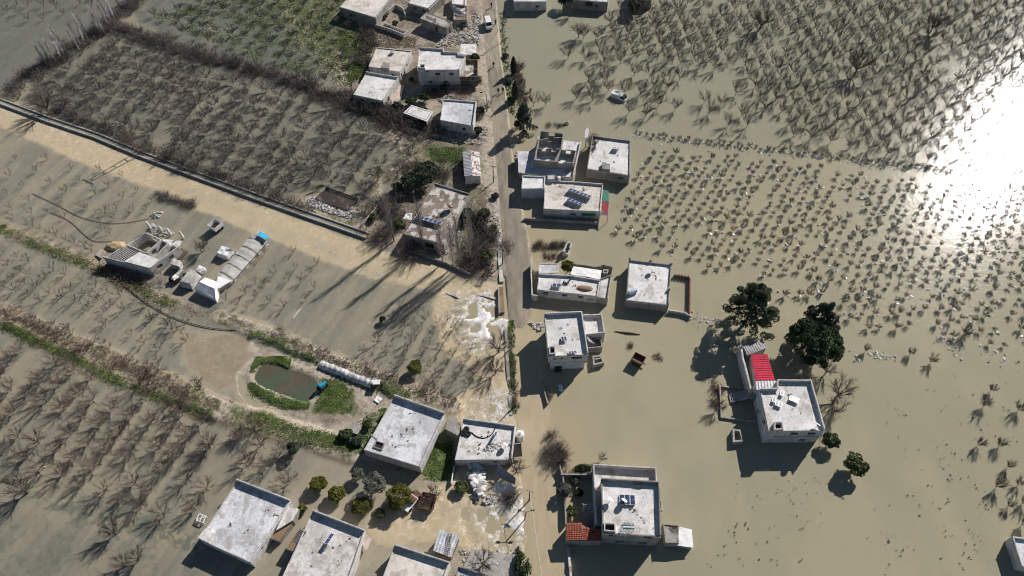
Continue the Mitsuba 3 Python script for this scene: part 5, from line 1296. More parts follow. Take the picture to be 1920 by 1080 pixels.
# left middle fields: small slim trees
o4 = pts(4.5, 0, 380, [(45, 425), (150, 465), (250, 500), (75, 535), (180, 575), (110, 635), (210, 685), (310, 720), (380, 645), (455, 575), (130, 745), (235, 790), (40, 715), (340, 830), (420, 765), (265, 610), (555, 615), (600, 735), (525, 800), (715, 775), (705, 660), (805, 710), (635, 840), (740, 885), (825, 825), (930, 870), (915, 750), (1015, 790), (1045, 910), (1135, 835), (1245, 875), (890, 1045), (1285, 990), (1400, 1040), (1360, 920)]) + \
    pts(3, 0, 360, [(970, 780), (940, 755), (1060, 730), (850, 720), (905, 670), (980, 700), (1000, 775), (740, 810), (590, 740), (905, 880), (825, 640), (1050, 835), (815, 850)])
grow('slim_fruit_tree', 'slim', o4, 'one of the small slim bare trees in rows below the half-built house', 'small trees below the half-built house', 'fruit tree', .85, 1.25, z=.1)
o5 = pts(4.5, 0, 380, [(100, 50), (265, 105), (110, 145), (410, 85), (530, 50), (545, 140), (275, 205), (340, 235), (415, 265), (560, 320), (680, 35), (740, 60), (810, 90), (885, 105), (990, 65), (970, 140), (1090, 105), (1230, 80), (860, 235), (930, 265), (715, 385), (780, 410), (630, 350), (480, 290)]) + \
    [gp(x, y) for x, y in ((20, 330), (45, 350), (70, 322), (95, 345), (125, 360), (150, 340), (180, 365), (205, 350), (232, 372), (258, 360), (15, 365), (55, 378), (110, 385), (160, 392), (205, 395), (285, 378), (250, 395), (135, 318), (90, 300), (190, 320), (230, 330), (30, 300))]
grow('slim_fruit_tree', 'slim', o5, 'one of the small bare trees between the dirt track and the half-built house', 'small trees beside the dirt track', 'fruit tree', .7, 1.15, z=.1)
o6 = pts(3, 0, 360, [(1430, 430), (1490, 350), (1545, 465), (1670, 430), (1740, 460), (1440, 515), (1490, 525), (1520, 620), (1450, 590), (1385, 570), (1340, 640), (1390, 660), (1595, 650), (1725, 610), (1775, 545), (1695, 510), (1625, 500), (1270, 610), (1135, 340), (905, 465), (1650, 340), (1790, 400)])
grow('slim_fruit_tree', 'slim', o6, 'one of the small scattered bare trees around the long tent', 'small trees around the long tent', 'fruit tree', .8, 1.2, z=.1)
o7 = pts(3.485, 480, 430, [(890, 600), (980, 640), (1065, 675), (1020, 740), (880, 770), (1120, 780), (1075, 840), (1200, 800), (1240, 730), (1290, 660), (1330, 760), (1285, 830), (1250, 900), (1210, 970), (1370, 870), (1345, 920), (1300, 980), (1400, 790), (1190, 620), (1160, 690), (990, 800), (910, 910), (850, 820), (800, 745), (1390, 1020), (1420, 950), (960, 880), (1130, 900), (1155, 960), (1060, 560), (1110, 590), (1020, 560), (950, 520), (1250, 600), (1335, 630), (700, 800), (1450, 880), (1130, 1020)])
grow('slim_fruit_tree', 'slim', o7, 'one of the bare trees in silty rows beside the rushing water', 'trees beside the rushing water', 'fruit tree', .95, 1.35, z=.1)
# dense russet orchard at upper left
dn = [(60, 175), (120, 140), (190, 95), (240, 65), (320, 100), (430, 140), (560, 180), (660, 215), (760, 245), (800, 280), (760, 320), (690, 340), (690, 415), (600, 388), (480, 350), (370, 312), (250, 262), (110, 215)]
sp = lattice((300, 200), (4.4, -1.7), (1.6, 4.6), dn, .4, .06, holes=[[(560, 340), (690, 365), (690, 430), (560, 420)]], seed=8)
grow('russet_fruit_tree', 'russet', sp, 'one of the dense reddish-brown bare trees in the flooded orchard above the canal', 'trees of the orchard above the canal', 'fruit tree', .7, 1.02, z=.1)
gn = [(262, 40), (340, 5), (420, -20), (640, -25), (690, 40), (690, 110), (660, 165), (600, 155), (480, 115), (350, 75)]
sp = lattice((500, 60), (4.2, -1.7), (1.6, 4.8), gn, .4, .08, seed=9)
grow('young_fruit_tree', 'vase', sp, 'one of the small dark bare trees on the green plot at the top left', 'trees of the green plot', 'fruit tree', .5, .8, z=.1)
tl = [(-30, -20), (220, -20), (190, 20), (110, 45), (0, 35), (-40, 30)]
grow('pale_fruit_tree', 'slim', lattice((60, 10), (4.2, -1.7), (1.6, 5.2), tl, .8, .1, seed=10), 'one of the hazy low bare trees in the farthest top left corner field', 'trees of the top left corner', 'fruit tree', 1.1, 1.6, z=.1)

# poplars and round bushes by the dark-roofed house
for x, y, s, lab in ((738.9, 452.8, .95, 'leftmost tall bare poplar, by the pale slanting wall'), (793, 464, .98, 'tall bare poplar behind the big round russet bush'), (831, 494, .85, 'tall bare poplar in front of the arched dark wall'), (851, 501, .95, 'left one of the close pair of tall bare poplars'), (862, 499, 1.0, 'right one of the close pair of tall bare poplars'), (884, 492, 1.0, 'rightmost tall bare poplar, nearest the road')):
    k = thing('poplar', lab, 'poplar'); put(k, f'poplar_{TR.integers(3)}', gp(x, y), s, TR.uniform(0, 6))
for x, y in ((91, 126), (99, 123), (108, 120), (116, 112), (125, 97), (122, 106), (154, 88), (160, 82), (166, 76), (148, 92), (212, 45), (205, 52), (198, 65), (216, 38), (190, 64)):
    k = thing('white_birch', 'one of the thin white-stemmed bare trees along the dark hedge at the top left', 'tree', 'white-stemmed trees on the hedge'); put(k, f'birch_{TR.integers(3)}', gp(x, y), TR.uniform(.75, 1.0), TR.uniform(0, 6), tilt=TR.uniform(0, 6), ta=TR.uniform(0, 6))
for x, y, s, knd, lab in ((92, 212, 1.05, 'big', 'wide bare tree leaning over the canal at the left'), (770, 481, 1.15, 'dome', 'big round russet bush in front of the dark-roofed house'), (716, 450, 1.0, 'dome', 'round bare tree at the end of the canal'), (880, 500, .9, 'dome', 'tangled bare bush under the rightmost poplar'), (906, 507, .9, 'dome', 'bare bush at the corner of the track and the road'), (384, 470, .6, 'big', 'bare tree standing alone in tan water beside the half-built house'),
                         (936, 660, .75, 'big', 'grey bare tree at the edge of the rushing water'), (930, 700, .6, 'big', 'pale bare tree leaning over the roadside wall below the foam'), (912, 210, .5, 'big', 'thin bare street tree near the walking people'), (1567, 745, .8, 'big', 'sprawling bare tree at the right of the red annexe house'), (1562, 775, .6, 'big', 'lower bare tree against the right wall of the red annexe house'), (1548, 700, .5, 'big', 'thin bare tree behind the red annexe house beside the low wall'),
                         (968, 885, .6, 'big', 'grey bare tree over the collapsed tin sheets'), (815, 935, .5, 'big', 'bare walnut beside the rusty trailer'), (905, 1062, .65, 'big', 'creeping bare tree spread over the grey slab at the frame foot'), (1045, 856, .8, 'dome', 'brown bare bush beside the flooded road'), (1128, 862, .3, 'big', 'small bare tree behind the large house terrace'), (1342, 770, .4, 'big', 'bare bush tangled in the yard wall left of the red annexe house'), (1070, 30, .6, 'big', 'bare tree at the near edge of the far orchard, by the road'), (1085, 70, .7, 'big', 'bare tree at the left tip of the far orchard')):
    k = thing('big_bare_tree', lab, 'tree'); put(k, f'{knd}_{TR.integers(3)}', gp(x, y), s * .9, TR.uniform(0, 6))


def hedge(label, line, step, kind, s0, s1, wid=.8, name='hedge', z=.1, cat='hedge'):
    k = thing(name, label, cat)
    p = smooth_line(gl(line)); seg = np.linalg.norm(np.diff(p, axis=0), axis=1); cum = np.concatenate([[0], np.cumsum(seg)])
    for t in np.arange(0, cum[-1], step):
        q = np.array([np.interp(t, cum, p[:, i]) for i in range(2)]) + TR.normal(0, wid, 2)
        put(num(k + '__bush'), f'{kind}_{TR.integers(NV)}', [q[0], q[1], z], TR.uniform(s0, s1), TR.uniform(0, 6), TR.uniform(.8, 1.2))
    return k


hedge('dark bramble hedge climbing to the top left corner beside the white-stemmed trees', [(15, 178), (60, 150), (110, 118), (160, 82), (205, 52), (235, 20), (260, -10)], .75, 'brush', .9, 1.5, 1.5)
hedge('dark brown hedge between the green plot and the russet orchard', [(205, 45), (270, 72), (350, 98), (440, 122), (540, 150), (620, 182), (690, 208), (750, 230)], .6, 'brush', .85, 1.4, 1.0)
hedge('scrubby hedge below the white village houses', [(640, 175), (690, 196), (740, 212), (790, 238), (820, 252)], .55, 'brush', .9, 1.4, 1.5)
hedge('bare hedge along the far side of the canal', [(110, 205), (180, 238), (270, 278), (370, 318), (480, 357), (580, 395)], 1.1, 'brush', .7, 1.2, .7)
hedge('dark brown hedge along the drainage ditch above the round pond', [(515, 630), (570, 652), (630, 678), (700, 704), (780, 735), (860, 760)], .5, 'weed', .9, 1.4, .6)
hedge('brown bramble strip along the upper edge of the lower left orchard', BAND_A[:7], .55, 'weed', .9, 1.6, 1.5)
hedge('russet scrub on the bank beside the half-built house shadow', [(190, 505), (220, 512), (250, 522), (285, 532)], .45, 'weed', 1.0, 1.5, 1.0)
hedge('dark bush clump in the tan water beside the dirt track', [(296, 366), (325, 374), (352, 382), (368, 385)], .5, 'brush', .5, .75, .4)
hedge('tangle of bare scrub around the dark-roofed house garden', [(885, 395), (910, 420), (915, 450), (900, 475), (885, 500)], .5, 'brush', .8, 1.3, 1.6)
hedge('thicket of bare scrub between canal end and dark-roofed house', [(690, 395), (715, 385), (740, 395), (735, 420), (715, 440)], .5, 'brush', .8, 1.2, 1.6)
hedge('bare scrub behind the dark-roofed house near the tin shed', [(770, 315), (810, 325), (845, 330), (868, 310)], .6, 'brush', .7, 1.2, 1.5)
hedge('verge of weeds and bare bushes along the road beside the water', [(972, 120), (976, 160), (978, 195)], .6, 'weed', .9, 1.5, .5)
hedge('strip of weeds along the roadside wall below the foam', [(957, 660), (960, 700), (965, 740), (968, 770)], .5, 'weed', .5, .8, .4)
hedge('withered bushes standing in the flood beside the road', [(1038, 830), (1044, 850), (1052, 870)], .35, 'brush', .6, .9, .8)
hedge('brown withered bush by the thin leaning wall in the water', [(1028, 738), (1034, 748)], .4, 'brush', .35, .5, .3)
hedge('grey dome of cut brushwood floating beside the roadside shed ruin', [(1005, 463), (1020, 460), (1040, 463), (1055, 458)], .35, 'brush', .45, .65, .5)
hedge('dome of grey brushwood on the small white shed', [(1017, 499), (1028, 496), (1040, 499)], .25, 'weed', .7, 1.0, .4, 'brushwood', 2.5, 'brushwood')
hedge('brushwood heaped on the roof of the single-storey house', [(1112, 270), (1110, 285), (1108, 300)], .3, 'weed', .7, 1.0, .4, 'brushwood', 2.75, 'brushwood')
hedge('dry brushwood heap on the small outbuilding roof', [(1260, 996), (1264, 1003)], .3, 'weed', .5, .7, .2, 'brushwood', 2.0, 'brushwood')
hedge('dark withered vine mass beside the roadside tin sheets', [(948, 945), (955, 935), (963, 925)], .3, 'brush', .6, .9, .6)
hedge('floating brush clump right of the sunken rusty trailer', [(1228, 668), (1240, 670)], .3, 'weed', .5, .7, .4)
hedge('floating brush clump above the sunken rusty trailer', [(1180, 648), (1190, 652)], .3, 'weed', .5, .7, .4)
hedge('leafless shrubs along the left wall of the red annexe yard', [(1335, 715), (1342, 740), (1345, 765)], .5, 'weed', .8, 1.2, .6)


# ------------------------------------------------------------------ leafy trees
def leaf_crown(seed, blobs, n, size, flat=.0, spread=.12):
    """n small folded leaf clumps on the shells of the blobs (cx, cy, cz, rx, ry, rz)."""
    g = np.random.default_rng(seed); bl = np.array(blobs, float)
    w = bl[:, 3] * bl[:, 4] + bl[:, 5] * bl[:, 3]; idx = g.choice(len(bl), n, p=w / w.sum())
    d = g.normal(0, 1, (n, 3)); d /= np.linalg.norm(d, axis=1, keepdims=True); d[:, 2] = np.where(d[:, 2] < -.35, -d[:, 2], d[:, 2])
    r = (1 - np.abs(g.normal(0, spread, n)))[:, None] * (.82 + .36 * meshkit.noise(d * 2.3 + idx[:, None] * 7.7)[:, None])
    c = bl[idx, :3] + d * r * bl[idx, 3:]
    nrm = d * .8 + g.normal(0, .55, (n, 3)); nrm /= np.linalg.norm(nrm, axis=1, keepdims=True)
    a = np.cross(nrm, g.normal(0, 1, (n, 3))); a /= np.linalg.norm(a, axis=1, keepdims=True); b = np.cross(nrm, a)
    s = (size * g.uniform(.6, 1.3, n))[:, None]
    V = np.stack([c - a * s, c + b * s * .6 + nrm * s * .25, c + a * s, c - b * s * .6 + nrm * s * .25], 1).reshape(-1, 3)
    F = (np.array([[0, 1, 2], [0, 2, 3]])[None] + (np.arange(n) * 4)[:, None, None]).reshape(-1, 3)
    return trimesh.Trimesh(V, F, process=False)


def leafy(label, x, y, R, H, mat, seed, n=3000, size=.22, trunk=.25, cat='tree', name='leafy_tree', blobs=None, z=0.0, squash=1.0, pitch=9):
    k = thing(name, label, cat)
    g = np.random.default_rng(seed); c = gp(x, y, z)
    if blobs is None:
        hh = H * (1 - trunk) / 2; cz = H * trunk + hh
        blobs = [(0, 0, cz, R * .8, R * .8 * squash, hh * .85)]
        for i in range(pitch * 2):
            a = g.uniform(0, 6.28); e = g.uniform(-.5, 1.0); rr = R * .68 * math.cos(e)
            blobs.append((math.cos(a) * rr, math.sin(a) * rr * squash, cz + math.sin(e) * hh * .68, R * g.uniform(.28, .45), R * g.uniform(.28, .45) * squash, hh * g.uniform(.3, .45)))
    m = leaf_crown(seed, blobs, n, size); m.apply_translation(c)
    part(k, 'crown', m, mat)
    wood = [(np.array([0, 0, -.5]), np.array([0, 0, H * .5]), .07 * R + .06, .05 * R)]
    for i in range(7):
        a = g.uniform(0, 6.28); wood.append((np.array([0, 0, H * g.uniform(.2, .5)]), np.array([math.cos(a) * R * .7, math.sin(a) * R * .7, H * g.uniform(.5, .8)]), .05 * R, .02))
    w = prisms(wood, False); w.apply_translation(c); part(k, 'trunk', w, 'bark_dark')
    return k


g = np.random.default_rng(9)
# the large pine: tiers of drooping bough tips, uneven
pb = []
for i in range(95):
    t = g.uniform(0, 1); a = g.uniform(0, 6.28); z_ = 2.4 + 8.2 * t; rr = (5.4 * (1 - t) ** .62 + .5) * g.uniform(.45, 1.05)
    pb.append((math.cos(a) * rr, math.sin(a) * rr, z_, g.uniform(.6, 1.15), g.uniform(.6, 1.15), g.uniform(.5, .9)))
leafy('tall dark green pine left of the red annexe, casting a wide shadow', 1397, 604, 5.4, 10, 'leaf_pine', 1, 17000, .19, blobs=pb, name='pine_tree', cat='pine')
pb = [(0, 0, 4.9, 4.4, 4.4, 3.0)]
for i in range(70):
    a = g.uniform(0, 6.28); e = g.uniform(-.3, 1.45); pb.append((math.cos(a) * 4.6 * math.cos(e), math.sin(a) * 4.6 * math.cos(e), 4.8 + 3.6 * math.sin(e), g.uniform(.6, 1.1), g.uniform(.6, 1.1), g.uniform(.5, .95)))
leafy('broad round deep green tree right of the red annexe', 1512, 668, 5.2, 8.6, 'leaf_deep', 2, 18000, .2, blobs=pb, name='round_evergreen', cat='tree')
pb = []
for i in range(80):
    t = g.uniform(0, 1) ** 1.2; a = g.uniform(0, 6.28); rr = (3.8 * (1 - t) ** .8 + .25) * g.uniform(.45, 1.08); pb.append((math.cos(a) * rr, math.sin(a) * rr, 2 + 8.3 * t + g.uniform(-.4, .4), g.uniform(.4, .65), g.uniform(.4, .65), g.uniform(.5, 1.0)))
leafy('dark spiky conifer behind the broad round tree', 1524, 628, 3.6, 10, 'leaf_conifer', 3, 7000, .2, blobs=pb, name='conifer', cat='conifer')
leafy('loose green citrus tree alone in open water at lower right', 1596, 880, 2.1, 3.4, 'leaf_loquat', 4, 1500, .27, name='citrus_tree', cat='citrus tree', pitch=7)
leafy('small dark green tree at the near right corner of the red annexe house', 1552, 832, 1.6, 2.6, 'leaf_deep', 5, 1500, .2)
pb = [(-1.0, -1.6, 1.6, 1.2, 1.3, 1.2), (-.3, -.4, 1.8, 1.2, 1.2, 1.3)]
leafy('yellow-green citrus tree inside the compound wall', 1064, 510, 1.4, 3.2, 'leaf_citrus', 6, 1600, .19, name='citrus_tree', cat='citrus tree')
leafy('round citrus tree alone beside the drainage ditch right of the pond', 781, 697, 1.6, 2.6, 'leaf_citrus', 7, 1700, .17, name='citrus_tree', cat='citrus tree')
for x, y, R, lab in ((600, 914, 1.55, 'leftmost round citrus tree of the row above the lower left houses'), (634, 932, 1.5, 'second citrus tree from the left in the row above the lower left houses'), (680, 956, 1.7, 'yellowish citrus tree, third in the row above the lower left houses'), (750, 940, 2.3, 'largest round citrus tree, beside the plain house front wall')):
    leafy(lab, x, y, R, R * 1.5, 'leaf_citrus', int(x), int(900 * R * R * .75) + 800, .17, name='citrus_tree', cat='citrus tree', trunk=.12)
leafy('grey-green olive tree in front of the plain house', 706, 918, 2.1, 4.0, 'leaf_olive', 31, 2600, .17, name='olive_tree', cat='olive tree')
leafy('small grey olive bush left of the grey-green olive tree', 674, 896, 1.2, 2.2, 'leaf_olive', 32, 900, .17, name='olive_tree', cat='olive tree')
leafy('small dark tree standing at the end of the lower left orchard', 556, 848, 1.3, 2.6, 'leaf_conifer', 33, 1200, .19)
leafy('tiny green shrub in the water left of the foam', 718, 603, .7, 1.4, 'leaf_deep', 34, 320, .17)
leafy('small citrus bush between the two big lower left houses', 569, 957, .8, 1.3, 'leaf_citrus', 35, 420, .17)
leafy('dark green shrub below the citrus row by the house shadow', 715, 968, .9, 1.5, 'leaf_deep', 36, 500, .18)
leafy('bright green shrub beside the white sacks', 865, 918, 1.3, 1.5, 'leaf_loquat', 37, 900, .18)
leafy('olive-green bush on the roadside wall of the large house yard', 1059, 925, 1.3, 2.4, 'leaf_olive', 38, 1200, .17)
leafy('pale green shrub at the near end of the large house yard', 1071, 962, 1.0, 1.6, 'leaf_loquat', 39, 600, .18)
leafy('row of dark shrubs behind the planted yard of the large house', 1092, 884, 1.6, 1.9, 'leaf_deep', 40, 1000, .19, squash=.5)
leafy('green ivy-like hedge over the roadside wall at the frame foot', 980, 1064, 1.5, 1.8, 'leaf_deep', 41, 1200, .18, squash=1.6)
leafy('big olive-green tree behind the dark-roofed house', 802, 340, 3.6, 4.4, 'leaf_pine', 42, 4200, .21)
leafy('dark evergreen left of the big olive-green tree', 772, 352, 2.4, 3.6, 'leaf_deep', 43, 2200, .2)
leafy('small dark bush beside the olive-green tree, left end', 745, 358, 1.5, 2.0, 'leaf_conifer', 44, 900, .19)
leafy('green citrus beside the right wall of the dark-roofed house', 874, 412, 2.0, 2.8, 'leaf_deep', 45, 1600, .2)
leafy('second green tree right of the dark-roofed house', 908, 408, 1.5, 2.2, 'leaf_pine', 46, 1000, .19)
leafy('green bush under the poplars', 915, 485, 1.5, 1.9, 'leaf_loquat', 47, 900, .19)
leafy('dark bush in the village garden below the tall house', 797, 190, 1.5, 2.2, 'leaf_deep', 48, 1000, .22)
leafy('dark bush beside the garage roof corner', 772, 198, 1.6, 2.2, 'leaf_deep', 49, 1000, .22)
leafy('bush between the pink tiled yard and the garage', 747, 207, 1.6, 2.2, 'leaf_conifer', 50, 1000, .22)
leafy('dark round tree at the right corner of the tall village house', 891, 118, 1.3, 2.8, 'leaf_deep', 51, 900, .22)
leafy('grey-green tree between tall village house and the road', 890, 160, 2.0, 2.8, 'leaf_olive', 52, 1500, .22)
leafy('shrub at the right wall of the blue-roofed house', 900, 215, 1.4, 2.0, 'leaf_conifer', 53, 900, .22)
leafy('low green shrub between blue-roofed house and road', 897, 250, 1.2, 1.6, 'leaf_conifer', 54, 700, .22)
leafy('dark evergreen standing in water at the top edge', 1060, 14, 2.5, 4.2, 'leaf_conifer', 55, 1800, .25)
leafy('second dark evergreen at the top edge, before the grey house', 1105, 12, 3.0, 3.6, 'leaf_conifer', 56, 2000, .25)
leafy('olive-green tree at the top edge near the far orchard', 1190, 25, 2.6, 4.2, 'leaf_pine', 57, 1600, .25)


def cypress(label, x, y, H, R, seed):
    pb = [(0, 0, H * t, R * math.sin(math.pi * min(1, .12 + t * .88)) ** .7 + .12, R * math.sin(math.pi * min(1, .12 + t * .88)) ** .7 + .12, H * .1) for t in np.linspace(.06, .97, 12)]
    leafy(label, x, y, R, H, 'leaf_conifer', seed, 1500, .2, blobs=pb, name='cypress', cat='cypress')


cypress('slender dark cypress, upper of the two beside the road', 963, 139, 5.4, .75, 61)
cypress('slender dark cypress, lower of the two beside the road', 966, 188, 6.0, .8, 62)
pb = []
for i in range(46):
    t = g.uniform(0, 1); a = g.uniform(0, 6.28); rr = (3.0 * (1 - t) + .25) * g.uniform(.3, 1.0); pb.append((math.cos(a) * rr, math.sin(a) * rr, .8 + 7.0 * t, .8, .8, .8))
leafy('broad dark conifer at the roadside, below the cypresses', 982, 245, 3.0, 8, 'leaf_conifer', 63, 4200, .22, blobs=pb, name='conifer', cat='conifer')


# ------------------------------------------------------------------ grass and weeds
def tufts(key, label, zones, n, mat, h0, h1, seed, kind='stuff', zz=None):
    g = np.random.default_rng(seed); out = []
    per = n // len(zones)
    for poly in zones:
        P = gl(poly)[:, :2]; lo, hi = P.min(0), P.max(0); c = 0
        while c < per:
            q = g.uniform(lo, hi, (per * 2, 2)); dens = vnoise(q[:, 0], q[:, 1], .35, seed)
            q = q[(sdist(q[:, 0], q[:, 1], P) > g.normal(0, .7, len(q))) & (dens > g.uniform(.32, .8, len(q)))][:per - c]; out.append(q); c += max(len(q), 1)
    q = np.vstack(out); z = land(q[:, 0], q[:, 1])[0] if zz is None else np.full(len(q), zz)
    m = len(q); a = g.uniform(0, 6.28, m); h = g.uniform(h0, h1, m); w = h * .5
    c = np.stack([q[:, 0], q[:, 1], z], 1); d = np.stack([np.cos(a), np.sin(a), 0 * a], 1) * w[:, None]; e = np.stack([-np.sin(a), np.cos(a), 0 * a], 1) * w[:, None]
    t = np.stack([g.normal(-.35, .6, m) * h, g.normal(-.35, .6, m) * h, h * .55], 1)
    V = np.stack([c - d, c + d, c + t + d * .3, c - e, c + e, c + t * .9 - e * .3], 1).reshape(-1, 3)
    F = (np.array([[0, 1, 2], [3, 4, 5]])[None] + (np.arange(m) * 6)[:, None, None]).reshape(-1, 3)
    add(key, (V, F), mat); tag(key, label, 'grass', None, kind)


def strip(line, w):
    p = np.array(line, float); return [(x, y - w) for x, y in p] + [(x, y + w) for x, y in p[::-1]]


tufts('grass', 'green grass on the field banks and round the pond', [strip(BAND_B, 3), strip([(470, 782), (560, 815), (660, 838)], 6), [(602, 712), (642, 716), (664, 735), (660, 770), (615, 776), (590, 770)], [(480, 684), (500, 676), (520, 674), (545, 684), (545, 680), (515, 668), (485, 676), (470, 700)], [(474, 724), (500, 740), (545, 757), (580, 763), (580, 767), (535, 760), (480, 736), (468, 718)],
                                                                     [(795, 885), (805, 840), (840, 830), (852, 880), (836, 900)], [(805, 278), (866, 276), (868, 304), (815, 300)], [(600, 830), (660, 810), (720, 765), (735, 775), (690, 850), (640, 850)], strip(DITCH, 4), strip(HEDGE1[:6], 4)], 34000, 'grass_green', .12, .3, 5)
tufts('green_crop', 'patchy green growth between the bare trees of the top left plot', [[(480, -20), (690, -20), (715, 40), (690, 110), (660, 165), (600, 140), (540, 60)], [(290, 30), (480, -20), (560, 80), (600, 150), (460, 105)], [(640, 60), (700, 60), (690, 130), (650, 160)]], 26000, 'grass_green', .14, .36, 6)
tufts('dry_weeds', 'dry weeds on the banks and village ground', [strip(BAND_A, 8), strip(HEDGE1, 5), [(640, 170), (760, 200), (860, 260), (800, 285), (680, 230)], [(690, 60), (780, 70), (780, 90), (690, 90)], [(690, 390), (760, 350), (870, 330), (930, 360), (935, 500), (880, 500), (740, 440)], strip(CANAL, 6)], 22000, 'weed_dry', .12, .3, 7)

tufts('verge_grass', 'green weedy verge between the upper road and the flood', [[(938, 20), (946, 20), (950, 110), (962, 140), (966, 215), (956, 215), (946, 130), (940, 60)], [(900, 120), (912, 120), (918, 215), (908, 215)], [(952, 600), (962, 600), (968, 775), (960, 775)]], 2600, 'grass_green', .2, .45, 15, zz=.02)

for i, (x, y, R, mt, lab) in enumerate([(948, 108, .9, 'leaf_olive', 'grey-green weed clump on the right verge, above the upper cypress'), (955, 155, 1.1, 'leaf_olive', 'grey-green bush on the right verge between the two cypresses'), (958, 190, 1.0, 'leaf_loquat', 'low bright weed clump on the verge left of the lower cypress'),
                                        (795, 208, 1.0, 'leaf_loquat', 'bright green bush between the garage and the tall village house'), (833, 168, 1.1, 'leaf_conifer', 'dark shrub against the front wall of the tall village house'), (815, 172, .9, 'leaf_deep', 'second dark shrub at the foot of the tall village house'),
                                        (772, 152, .8, 'leaf_loquat', 'light green weeds beside the lane between the village houses'), (742, 47, 1.0, 'leaf_loquat', 'green patch of plants inside the walled village garden'), (722, 35, .9, 'leaf_loquat', 'low green plants at the back of the walled village garden'),
                                        (868, 52, 1.0, 'leaf_olive', 'grey bush beside the rubble below the slumped slab'), (925, 430, .9, 'leaf_loquat', 'green weed clump on the pale bank left of the road'), (928, 372, 1.0, 'leaf_olive', 'grey weed clump on the bank near the pole'), (700, 412, 1.1, 'leaf_loquat', 'green bush between canal end and slanting wall'),
                                        (746, 425, 1.2, 'leaf_loquat', 'green bush at the left corner of the dark-roofed house'), (650, 820, 1.4, 'leaf_deep', 'dark green bush at the end of the bank beside the plain house'), (668, 832, 1.2, 'leaf_conifer', 'dark shrub in the long grass left of the plain house'), (690, 800, .9, 'leaf_loquat', 'light green shrub above the concrete cistern cover'),
                                        (1085, 925, .8, 'leaf_deep', 'dark plant inside the yard of the large house'), (1078, 905, .9, 'leaf_conifer', 'dark shrub at the back of the large house yard')]):
    leafy(lab, x, y, R, R * 1.3, mt, 200 + i, int(600 * R * R) + 250, .18, pitch=5, trunk=.05, name='shrub', cat='shrub')
hedge('heap of bare vines in the yard in front of the tall village house', [(800, 178), (830, 176), (860, 172), (880, 176)], .5, 'weed', .9, 1.4, .9)
hedge('bare scrub on the slope between green plot and village', [(690, 60), (700, 80), (690, 100), (680, 125)], .5, 'brush', .6, 1.0, 1.0)
hedge('brown stalks in the planted yard of the large house', [(1064, 882), (1085, 884), (1104, 884)], .4, 'weed', .6, .9, .4)

# ------------------------------------------------------------------ van, cars, people
def lathe_wheel(c, axis, r, w):
    return tube([c - axis * w / 2, c + axis * w / 2], r, 16)


k = thing('van', 'white minibus parked on the dusty road at the top', 'van')
a, b = gp(913, 37, .4), gp(918.5, 61, .4); d = (b - a) * [1, 1, 0]; d /= np.linalg.norm(d); o = np.array([-d[1], d[0], 0]); ez = np.array([0, 0, 1.0]); c = (a + b) / 2; c[2] = .34
prof = [(-2.5, .35), (-2.5, 1.75), (-2.3, 2.05), (1.2, 2.08), (1.75, 1.35), (2.35, 1.1), (2.5, .75), (2.5, .35)]
L_ = lambda x, y, z: c + d * x + o * y + ez * z
V = np.array([L_(x, s * (.92 - .13 * max(0, z - 1.2)), z) for s in (-1, 1) for x, z in prof]); n = len(prof)
F = [[i, (i + 1) % n, (i + 1) % n + n] for i in range(n)] + [[i, (i + 1) % n + n, i + n] for i in range(n)]
F += [[0, i + 1, i] for i in range(1, n - 1)] + [[n, n + i, n + i + 1] for i in range(1, n - 1)]
m = trimesh.Trimesh(V, F, process=False); trimesh.repair.fix_normals(m)
part(k, 'body', m, 'car_white')
part(k, 'windscreen', hull([L_(x, y, z) for x, y, z in ((1.24, -.72, 2.0), (1.24, .72, 2.0), (1.74, -.8, 1.42), (1.74, .8, 1.42), (1.28, -.72, 2.03), (1.28, .72, 2.03), (1.79, -.8, 1.42), (1.79, .8, 1.42))]), 'pane_mat')
for s in (-1, 1):
    for x0, x1 in ((.1, 1.1), (-1.1, -.05), (-2.25, -1.25)):
        part(k, 'window', hull([L_(x, s * y, z) for x in (x0, x1) for y, z in ((.86, 1.25), (.8, 1.8), (.93, 1.25), (.86, 1.8))]), 'pane_mat')
    for x in (-1.55, 1.6):
        w = part(k, 'wheel', lathe_wheel(L_(x, s * .82, .33), o, .34, .24), 'tyre', 40); part(w, 'rim', lathe_wheel(L_(x, s * .95, .33), o, .18, .04), 'alu', 40)
    part(k, 'headlight', obox(L_(2.46, s * .68, .85), d, o, ez, .12, .3, .2), 'lamp_glass'); part(k, 'mirror', obox(L_(1.4, s * 1.05, 1.35), d, o, ez, .12, .2, .22), 'hose_black')
part(k, 'bumper', obox(L_(2.5, 0, .45), d, o, ez, .14, 1.8, .22), 'pole_grey')

k = thing('sunken_car', 'white pickup half sunk in the flood among the fan-shaped trees, load covered in plastic', 'car')
a, b = gp(1152, 176, .6), gp(1171, 184, .6); d = (b - a) * [1, 1, 0]; d /= np.linalg.norm(d); o = np.array([-d[1], d[0], 0]); c = (a + b) / 2; c[2] = -.3
L_ = lambda x, y, z: c + d * x + o * y + ez * z
part(k, 'body', hull([L_(x, y, z) for x in (-2.2, 2.2) for y in (-.85, .85) for z in (.2, .95)]), 'car_white')
part(k, 'cab', hull([L_(x, y, z) for x, z in ((.5, .9), (2.0, .9), (.7, 1.55), (1.6, 1.55)) for y in (-.75, .75)]), 'hose_black')
sheet(k, 'cover', [L_(-2.3, -.95, 1.35), L_(.9, -.95, 1.5), L_(.9, .95, 1.7), L_(-2.3, .95, 1.6)], 'tarp_white', sag=.35, n=18)
part(k, 'load', hull([L_(x, y, z) for x in (-2.1, .6) for y in (-.8, .8) for z in (.9, 1.25)]), 'tarp_white')
